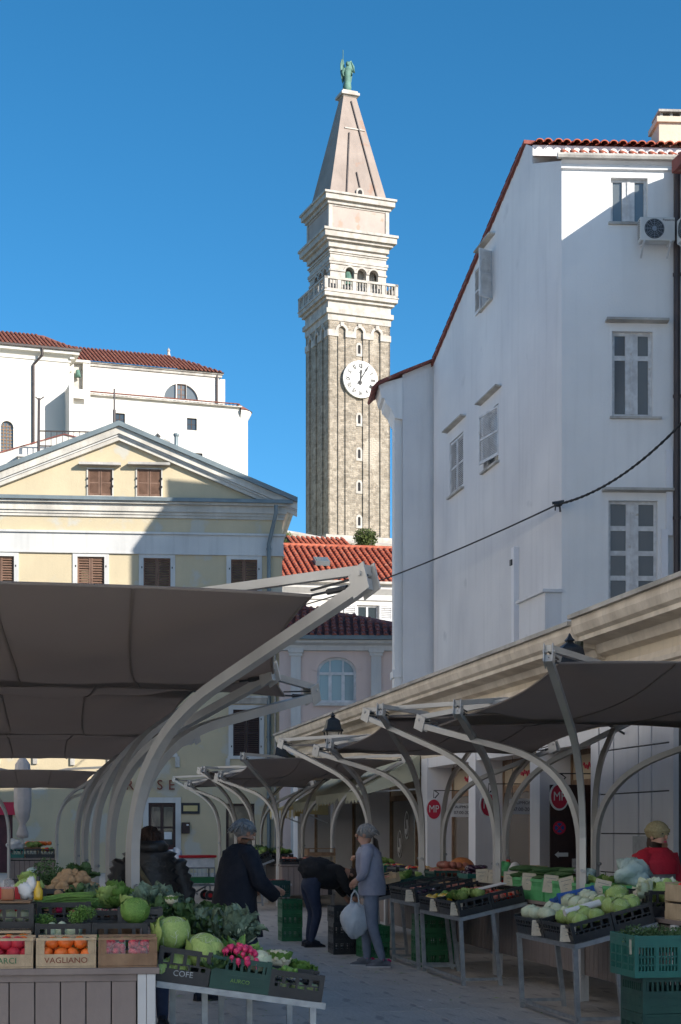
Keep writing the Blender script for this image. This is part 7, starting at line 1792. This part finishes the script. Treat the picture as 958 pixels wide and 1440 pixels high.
# closed parasol
t = thing('closed_parasol', 'closed pale parasol tied up at the left edge', 'parasol', mk(-.12, 44.5), 0)
mb = MB(); mb.lathe([(.05, 1.38), (.15, 1.4), (.17, 1.5), (.08, 1.76), (.18, 1.92), (.235, 2.25), (.235, 2.9), (.20, 3.4), (.06, 3.6), (0, 3.62)], n=20); mb.m = None
vs = mb.v; mb.v = [(x*(1+.10*math.sin(9*math.atan2(y, x))), y*(1+.10*math.sin(9*math.atan2(y, x))), z) for x, y, z in vs]; mb.build('cloth', M['parasol_cloth'], t, smooth=True)
mb = MB(); mb.tube([(0, 0, 0), (0, 0, 3.7)], .025, 8); mb.build('pole', M['paint_white'], t); mb = MB(); mb.lathe([(.3, 0), (.3, .08), (.06, .10), (.05, .3)], n=20); mb.build('base', M['old_stone'], t)
# hand cart
t = thing('hand_cart', 'metal hand cart with red rim and green crate in front of the yellow house', 'cart', mk(3.85, 37.5), R(20))
mb = MB()
for x_ in (-.4, .4):
    mb.tube([(x_, -.25, .35), (x_, -.25, .75), (x_, .25, .75), (x_, .25, .35), (x_, -.25, .35)], .018, 6); mb.tube([(x_, .25, .35), (-x_*.2, 0, .14)], .018, 6)
for y_ in (-.25, .25):
    for z_ in (.35, .75): mb.tube([(-.4, y_, z_), (.4, y_, z_)], .018, 6)
for i in range(9): mb.tube([(-.4+.1*i, -.25, .35), (-.4+.1*i, -.25, .75)], .008, 5)
mb.build('frame', M['galvanised'], t)
mb = MB(); mb.bevbox(-.44, .44, -.29, .29, .98, 1.04, .01); mb.build('rim', M['red_plastic'], t); mb = MB(); mb.bevbox(-.4, .4, -.25, .25, .762, .98, .01); mb.build('basket', M['bag_white'], t)
mb = MB(); mb.bevbox(-.46, .40, -.27, .27, .40, .54, .01); mb.build('tray', M['plastic_green'], t)
for x_, y_ in ((-.35, -.22), (.3, -.22), (-.35, .22), (.3, .22)):
    mb = MB(); mb.tube([(x_, y_-.03, .12), (x_, y_+.03, .12)], .115, 16); w_ = mb.build('wheel', M['iron_black'], t); mb = MB(); mb.tube([(x_, y_-.034, .12), (x_, y_+.034, .12)], .05, 10); mb.build('hub', M['red_plastic'], w_); mb = MB(); mb.tube([(x_, y_, .12), (x_, y_, .38)], .02, 6); mb.build('fork', M['galvanised'], w_)
bag(mk(3.35, 37.3, .72), (.22, .2, .24), 'clear crumpled bag hanging off the hand cart', 'bag_white', 14)

# scraps of leaf and paper dropped on the paving
mb = MB(); rg = random.Random(77)
for k in range(90):
    l_, D_ = rg.choice(((rg.uniform(1.0, 2.2), rg.uniform(11, 16)), (rg.uniform(3.7, 4.6), rg.uniform(12.5, 24)), (rg.uniform(1, 5), rg.uniform(12, 34))))
    p = mk(l_, D_, .016); a = rg.uniform(0, 6.3); s_ = rg.uniform(.015, .05)
    mb.mi = rg.choice((0, 0, 1, 2)); c_, q_ = math.cos(a)*s_, math.sin(a)*s_
    mb.add([p + Vector((-c_, -q_, 0)), p + Vector((q_*.5, -c_*.5, .004)), p + Vector((c_, q_, .002)), p + Vector((-q_*.5, c_*.5, .006))], [(0, 1, 2, 3)])
tag(mb.build('litter', [M['leaf_mid'], M['leaf_pale'], M['paper_white']]), 'scraps of leaf and paper scattered on the market paving', None, kind='stuff')
# ================================================================ people
def skin_mesh(pts, edges, rad, root, sub=2):
    me = bpy.data.meshes.new('body_rig'); me.from_pydata([tuple(p) for p in pts], edges, [])
    o = bpy.data.objects.new('body_rig', me); COL.objects.link(o)
    sk = o.modifiers.new('skin', 'SKIN'); sk.use_smooth_shade = True; sk.branch_smoothing = .3
    for i, v in enumerate(me.skin_vertices[0].data):
        r_ = rad[i]; v.radius = r_ if hasattr(r_, '__len__') else (r_, r_); v.use_root = (i == root)
    ss = o.modifiers.new('sub', 'SUBSURF'); ss.levels = sub; ss.render_levels = sub
    dg = bpy.context.evaluated_depsgraph_get(); out = bpy.data.meshes.new_from_object(o.evaluated_get(dg))
    bpy.data.objects.remove(o); bpy.data.meshes.remove(me); return out
def seg_d(p, a, b_):
    ab = b_ - a; t = max(0, min(1, (p-a).dot(ab)/max(ab.length_squared, 1e-9))); return (p - (a + ab*t)).length
def person(label, loc, rz, J, mats, extra=None):
    """J: joints in local space, facing +y; mats: top, legs, shoe, skin, hair"""
    t = thing('person', label, 'person', loc, rz)
    order = ['pelvis', 'spine', 'chest', 'neck', 'jaw', 'crown']
    pts, rad, idx, E, em = [], [], {}, [], []
    def add(n, r_): idx[n] = len(pts); pts.append(Vector(J[n])); rad.append(r_)
    f = J.get('fat', 1.0)
    for n, r_ in (('pelvis', (.165*f, .13*f)), ('spine', (.16*f, .125*f)), ('chest', (.185*f, .14*f)), ('neck', .058), ('jaw', (.070, .082)), ('crown', (.078, .092))): add(n, r_)
    for s_ in 'lr':
        add('sh'+s_, .082*f); add('el'+s_, .060*f); add('wr'+s_, .043); add('hip'+s_, .10*f); add('kn'+s_, .072); add('an'+s_, .052); add('toe'+s_, (.048, .035))
    def ed(a, b_, m_): E.append((idx[a], idx[b_])); em.append((Vector(J[a]), Vector(J[b_]), m_))
    ed('pelvis', 'spine', 0); ed('spine', 'chest', 0); ed('chest', 'neck', 0); ed('neck', 'jaw', 3); ed('jaw', 'crown', 3)
    for s_ in 'lr':
        ed('chest', 'sh'+s_, 0); ed('sh'+s_, 'el'+s_, 0); ed('el'+s_, 'wr'+s_, 0); ed('pelvis', 'hip'+s_, 1); ed('hip'+s_, 'kn'+s_, 1); ed('kn'+s_, 'an'+s_, 1); ed('an'+s_, 'toe'+s_, 2)
    me = skin_mesh(pts, E, rad, 0)
    me.materials.clear()
    for m_ in mats[:4]: me.materials.append(M[m_])
    for pl in me.polygons:
        c = pl.center; best = min(em, key=lambda e: seg_d(c, e[0], e[1])); pl.material_index = best[2]; pl.use_smooth = True
    linkmesh('body', me, t)
    up = (Vector(J['crown']) - Vector(J['jaw'])).normalized(); fw = Vector(J.get('face', (0, 1, 0))); fw = (fw - up*fw.dot(up)).normalized(); rt = fw.cross(up)
    hc = Vector(J['jaw']).lerp(Vector(J['crown']), .55)
    fr = Matrix((rt, fw, up)).transposed().to_4x4(); fr.translation = hc
    # face: nose, eyes, mouth, ears
    mb = MB(); mb.m = fr; mb.ball((0, .098, -.012), (.013, .018, .022), 8, 6); mb.build('nose', M[mats[3]], t, smooth=True)
    for s_ in (-1, 1): mb = MB(); mb.m = fr; mb.ball((s_*.082, -.005, -.01), (.012, .022, .032), 8, 6); mb.build('ear', M[mats[3]], t, smooth=True)
    for s_ in (-1, 1): mb = MB(); mb.m = fr; mb.ball((s_*.032, .084, .022), (.013, .010, .008), 8, 6); mb.build('eye', M['ink_black'], t, smooth=True)
    mb = MB(); mb.m = fr; mb.ball((0, .088, -.055), (.024, .008, .007), 8, 6); mb.build('mouth', M['radish_pink'], t, smooth=True)
    if mats[4]:
        mb = MB(); mb.m = fr; rg = random.Random(len(label)); L_ = J.get('hairlen', .02)
        mb.ball((0, -.018, .03), (.096, .105, .098), 18, 12, .03, rg)
        if L_ > .05: mb.ball((0, -.055, -.07), (.088, .06, .06+L_), 16, 10, .05, rg)
        for k in range(0 if 'hat' in label else 150):
            a = rg.uniform(0, 6.3); el = R(rg.uniform(5, 85)); r_ = 1.03; d0 = Vector((math.cos(a)*math.cos(el)*.096, math.sin(a)*math.cos(el)*.105-.018, math.sin(el)*.098+.03))
            if d0.y > .05 and d0.z < .06: continue
            dn = Vector((d0.x*.35, d0.y*.35-.012, -.05-.7*L_)) + Vector((rg.uniform(-.015, .015), rg.uniform(-.015, .015), 0))
            mb.tube([d0, d0*1.06 + dn*.5, d0*1.05 + dn], [.007, .006, .002], 4)
        mb.build('hair', M[mats[4]], t, smooth=True)
    # hands with five fingers
    for s_ in 'lr':
        w_, e_ = Vector(J['wr'+s_]), Vector(J['el'+s_]); d = (w_-e_).normalized(); sd_ = d.orthogonal().normalized(); n2 = d.cross(sd_)
        mb = MB(); mb.tube([w_ - d*.02, w_ + d*.03, w_ + d*.085], [.030, .038, .034], 8)
        for k in range(4):
            o_ = sd_*(-.027+.018*k); L_ = (.065, .078, .072, .055)[k]; b_ = w_ + d*.08 + o_; mb.tube([b_, b_ + d*L_*.5 + n2*.008, b_ + d*L_*.85 + n2*.026], [.0095, .009, .007], 6)
        b_ = w_ + d*.03 + sd_*(-.034); mb.tube([b_, b_ + d*.03 - sd_*.02, b_ + d*.06 - sd_*.02 + n2*.012], [.012, .011, .008], 6); mb.build('hand', M[mats[3]], t, smooth=True)
    # shoes
    for s_ in 'lr':
        a, b_ = Vector(J['an'+s_]), Vector(J['toe'+s_]); d = Vector((b_.x-a.x, b_.y-a.y, 0)).normalized(); rz_ = math.atan2(d.y, d.x); z0 = min(a.z, b_.z) - .045
        mb = MB(); mb.m = Matrix.Translation((a.x, a.y, max(0.0, z0))) @ Matrix.Rotation(rz_, 4, 'Z')
        prof = [(-.09, .040), (-.05, .042), (.02, .038), (.10, .048), (.17, .042), (.205, .02)]
        hs = [.075, .10, .105, .07, .05, .035]
        vs = []; 
        for (x, w__), h_ in zip(prof, hs): vs += [(x, -w__, .022), (x, w__, .022), (x, w__*.7, h_), (x, -w__*.7, h_)]
        mb.add(vs, [(4*i+j, 4*i+(j+1) % 4, 4*i+4+(j+1) % 4, 4*i+4+j) for i in range(5) for j in range(4)] + [(0, 1, 2, 3), (20, 21, 22, 23)]); sh_ = mb.build('shoe', M[mats[2]], t, smooth=True)
        mb = MB(); mb.m = Matrix.Translation((a.x, a.y, max(0.0, z0))) @ Matrix.Rotation(rz_, 4, 'Z'); mb.slab([(x, -w__-.004) for x, w__ in prof] + [(x, w__+.004) for x, w__ in reversed(prof)], 0, .024); mb.build('sole', M['shoe_sole' if mats[2] == 'shoe_grey' else 'ink_black'], sh_)
        if mats[2] == 'shoe_grey':
            mb = MB(); mb.m = Matrix.Translation((a.x, a.y, max(0.0, z0))) @ Matrix.Rotation(rz_, 4, 'Z')
            for i in range(5): mb.tube([(.01+.022*i, -.03, .098-.009*i), (.02+.022*i, 0, .108-.010*i), (.01+.022*i, .03, .098-.009*i)], .006, 5)
            mb.tube([(0, 0, .11), (-.01, .05, .10)], .006, 5); mb.tube([(0, 0, .11), (.02, -.05, .09)], .006, 5); mb.tube([(-.06, -.03, .10), (-.09, 0, .085), (-.06, .03, .10)], .012, 5); mb.build('laces', M['shoe_pink'], sh_)
    return t, fr
def stand_pose(h=1.7, lean=0.0, arm=(.12, .3), stride=0.0, elbow=.25, fat=1.0):
    k = h/1.72; J = {}
    def pt(x, y, z): yy = y + max(0, z-.95)*math.sin(lean); zz = z if z < .95 else .95 + (z-.95)*math.cos(lean); return (x*k, yy*k, zz*k)
    J['pelvis'] = pt(0, 0, .96); J['spine'] = pt(0, .0, 1.16); J['chest'] = pt(0, 0, 1.36); J['neck'] = pt(0, .015, 1.485); J['jaw'] = pt(0, .035, 1.545); J['crown'] = pt(0, .03, 1.645)
    for s_, sg_ in (('l', -1), ('r', 1)):
        J['sh'+s_] = pt(sg_*.19, 0, 1.41); J['el'+s_] = pt(sg_*(.22+arm[0]*.3), .02+arm[1]*.25*(1 if sg_ > 0 else .6), 1.13); J['wr'+s_] = pt(sg_*(.19+arm[0]*.2), .04+arm[1]*.6*(1 if sg_ > 0 else .6)+elbow*.3, 1.0+elbow*.35)
        st_ = stride*sg_; J['hip'+s_] = pt(sg_*.095, 0, .90); J['kn'+s_] = pt(sg_*.105, .03+st_*.5, .50); J['an'+s_] = pt(sg_*.11, st_-.03-(.02 if st_ < 0 else 0), .085); J['toe'+s_] = pt(sg_*.12, st_+.10, .045)
    J['fat'] = fat; return J
def loft(name, rings, matn, parent, n=28, fold=.0, smooth=True):
    """clothing: elliptical rings (centre, rx, ry)"""
    mb = MB(); vs = []; rg = random.Random(len(rings)*7+len(name))
    if fold:                                     # finer rings so that folds can run across the cloth
        fine = []
        for (c0, a0, b0), (c1, a1, b1) in zip(rings[:-1], rings[1:]):
            for q in range(4): f = q/4; fine.append((tuple(c0[i]+(c1[i]-c0[i])*f for i in range(3)), a0+(a1-a0)*f, b0+(b1-b0)*f))
        rings = fine + [rings[-1]]
    ph = [rg.uniform(0, 6.3) for _ in range(4)]
    for k, (c, rx, ry) in enumerate(rings):
        for j in range(n): a = 2*math.pi*j/n; f_ = 1 + fold*(math.sin(5*a+k*.35+ph[0]) + .8*math.sin(3*a-k*.7+ph[1]) + .6*math.sin(9*a+k*1.1+ph[2])); vs.append((c[0]+rx*f_*math.cos(a), c[1]+ry*f_*math.sin(a), c[2]))
    mb.add(vs, [(k*n+j, k*n+(j+1) % n, (k+1)*n+(j+1) % n, (k+1)*n+j) for k in range(len(rings)-1) for j in range(n)]); return mb.build(name, M[matn], parent, smooth)
# person in grey jeans with pink laces (standing at the stand, facing left)
p = mk(4.10, 19.45)
t, _ = person('person in light grey jeans and lilac jumper wearing grey sneakers with pink laces', p, R(82), stand_pose(1.70, .08, (.1, .15), .10, .15, 1.05), ['jumper_lilac', 'jeans_grey', 'shoe_grey', 'skin', 'hair_grey'])
loft('jumper', [((0, .0, .86), .20, .16), ((0, .0, 1.0), .205, .165), ((0, .02, 1.2), .20, .16), ((0, .04, 1.36), .205, .15), ((0, .05, 1.43), .12, .10)], 'jumper_lilac', t, fold=.03)
bg_ = thing('shopping_bag', 'pale white plastic bag hanging from the hand of the person in grey jeans', 'bag', mk(3.88, 19.35, .42), R(20))
mb = MB(); mb.ball((0, 0, .14), (.17, .09, .20), 18, 12, .06, random.Random(3), lambda th, a: 1+.10*math.sin(4*a+2*th)); mb.build('sack', M['bag_white'], bg_, smooth=True)
for s_ in (-1, 1): mb = MB(); mb.tube([(s_*.06, 0, .30), (s_*.04, 0, .44), (0, 0, .50)], .010, 5); mb.build('handle', M['bag_white'], bg_)
# bending person in black jacket and dark jeans
J = stand_pose(1.72, 0, fat=1.15)
J.update(pelvis=(0, -.10, .93), spine=(0, .06, 1.08), chest=(0, .26, 1.12), neck=(0, .40, 1.06), jaw=(0, .47, 1.02), crown=(0, .56, .97), face=(0, .4, -1),
         shl=(-.19, .27, 1.08), shr=(.19, .27, 1.08), ell=(-.22, .40, .84), elr=(.22, .38, .84), wrl=(-.18, .52, .68), wrr=(.18, .50, .70),
         hipl=(-.1, -.10, .88), hipr=(.1, -.10, .88), knl=(-.11, .0, .48), knr=(.11, .0, .48), anl=(-.11, -.06, .085), anr=(.11, -.10, .085), toel=(-.12, .08, .045), toer=(.12, .04, .045))
t, _ = person('person in black jacket and dark jeans bending over a crate', mk(4.0, 22.7), R(-70), J, ['coat_matte', 'jeans', 'coat_navy', 'skin', 'hair_brown'])
mb = MB(); mb.m = Matrix.Translation((0, .10, 1.03)) @ Matrix.Rotation(R(-22), 4, 'X'); mb.ball((0, 0, 0), (.235, .35, .20), 32, 22, .0, random.Random(2), lambda th, a: 1+.03*math.sin(7*a+4*th)+.025*math.sin(11*th-3*a)+.02*math.sin(15*th+5*a)); mb.build('jacket', M['coat_matte'], t, smooth=True)
# man in long navy coat walking, back half turned
J = stand_pose(1.74, .12, (.15, .3), .22, .2, 1.1); J['hairlen'] = .02
t, _ = person('grey haired person in a long dark navy coat walking across the aisle', mk(1.98, 15.6), R(-62), J, ['coat_navy', 'jeans', 'coat_navy', 'skin', 'hair_grey'])
loft('coat', [((0, .02, .62), .27, .25), ((0, .01, .80), .255, .225), ((0, .0, .98), .245, .205), ((0, .03, 1.2), .24, .20), ((0, .055, 1.37), .235, .17), ((0, .07, 1.46), .16, .125), ((0, .08, 1.50), .10, .09)], 'coat_navy', t, fold=.025)
for s_ in (-1, 1): mb = MB(); mb.tube([(s_*.2, .06, 1.42), (s_*.27, .09+.04*s_, 1.15), (s_*.23, .22+.1*s_, 1.0)], [.09, .085, .065], 10); mb.build('sleeve', M['coat_navy'], t, smooth=True)
# person in black puffer jacket, seen from behind
J = stand_pose(1.66, .05, (.1, .3), .0, .5, 1.15); J['hairlen'] = .10
t, _ = person('brown haired person in a black puffer jacket with shoulder strap beside the post', mk(1.02, 13.6), R(8), J, ['coat_black', 'jeans', 'coat_navy', 'skin', 'hair_brown'])
rings = []
for i in range(9):
    z = .66 + i*.092; wv = .26 - .012*abs(i-4)*(i > 4); rings += [((0, .0+i*.004, z), wv-.022, .195), ((0, .0+i*.004, z+.046), wv+.018, .235)]
rings += [((0, .04, 1.47), .16, .14), ((0, .05, 1.50), .10, .10)]
loft('puffer_jacket', rings, 'coat_black', t, 24)
for s_ in (-1, 1):
    mb = MB(); pts = [Vector((s_*.21, .03, 1.38)).lerp(Vector((s_*.30, .06, 1.08)), i/10) for i in range(11)] + [Vector((s_*.30, .06, 1.08)).lerp(Vector((s_*.22, .26, 1.0)), i/6) for i in range(1, 7)]
    mb.tube(pts, [.085 + (.016 if i % 2 else -.008) for i in range(len(pts))], 12); mb.build('sleeve', M['coat_black'], t, smooth=True)
mb = MB(); mb.tube([(-.16, -.13, 1.44), (-.05, -.22, 1.25), (.10, -.245, 1.02), (.22, -.20, .84)], .022, 6, flat=(0, 1, 0)); mb.build('strap', M['strap_olive'], t)
mb = MB(); mb.lathe([(.09, 0), (.15, .04), (.16, .09), (.12, .13)], (0, -.02, 1.42), 18); mb.build('hood', M['coat_black'], t, smooth=True)
# dark figure standing by the far shop
J = stand_pose(1.72, .03, (.1, .2), .0, .3, 1.1); J['hairlen'] = .06
t, _ = person('person dressed in black standing behind the counter by the shop windows', mk(6.55, 31.2), R(60), J, ['coat_black', 'jeans', 'coat_navy', 'skin', 'hair_brown'])
loft('coat', [((0, 0, .75), .23, .19), ((0, 0, 1.0), .23, .18), ((0, .01, 1.25), .225, .17), ((0, .02, 1.40), .21, .15), ((0, .03, 1.49), .10, .09)], 'coat_black', t)
# seller in red jacket and wool hat
J = stand_pose(1.70, .06, (.15, .25), .0, .25, 1.1); J['face'] = (.1, 1, -.2); J['hairlen'] = .055
t, hd = person('seller in a red and grey jacket with beige wool hat behind the right counter', mk(5.95, 15.55), R(-140), J, ['jacket_red', 'jeans', 'coat_navy', 'skin', 'hair_brown'])
mb = MB(); mb.m = hd; mb.ball((0, -.022, .045), (.110, .122, .100), 20, 12, .01, random.Random(4), lambda th, a: 1+.012*math.sin(22*a)); mb.lathe([(.106, .028), (.116, .035), (.117, .062), (.106, .07)], (0, -.02, 0), 22, sy=1.07, caps=False); mb.build('wool_hat', M['hat_wool'], t, smooth=True)
loft('vest', [((0, .0, .85), .235, .185), ((0, .01, 1.05), .235, .185), ((0, .02, 1.25), .235, .18), ((0, .03, 1.36), .22, .16), ((0, .04, 1.44), .12, .11)], 'fleece_grey', t, fold=.02)
loft('jacket', [((0, .02, 1.22), .262, .20), ((0, .028, 1.34), .255, .19), ((0, .035, 1.42), .19, .14), ((0, .045, 1.47), .11, .10)], 'jacket_red', t, fold=.015)
for s_ in 'lr': mb = MB(); mb.tube([J['sh'+s_], J['el'+s_], J['wr'+s_]], [.10, .085, .06], 12); mb.build('sleeve', M['jacket_red'], t, smooth=True)
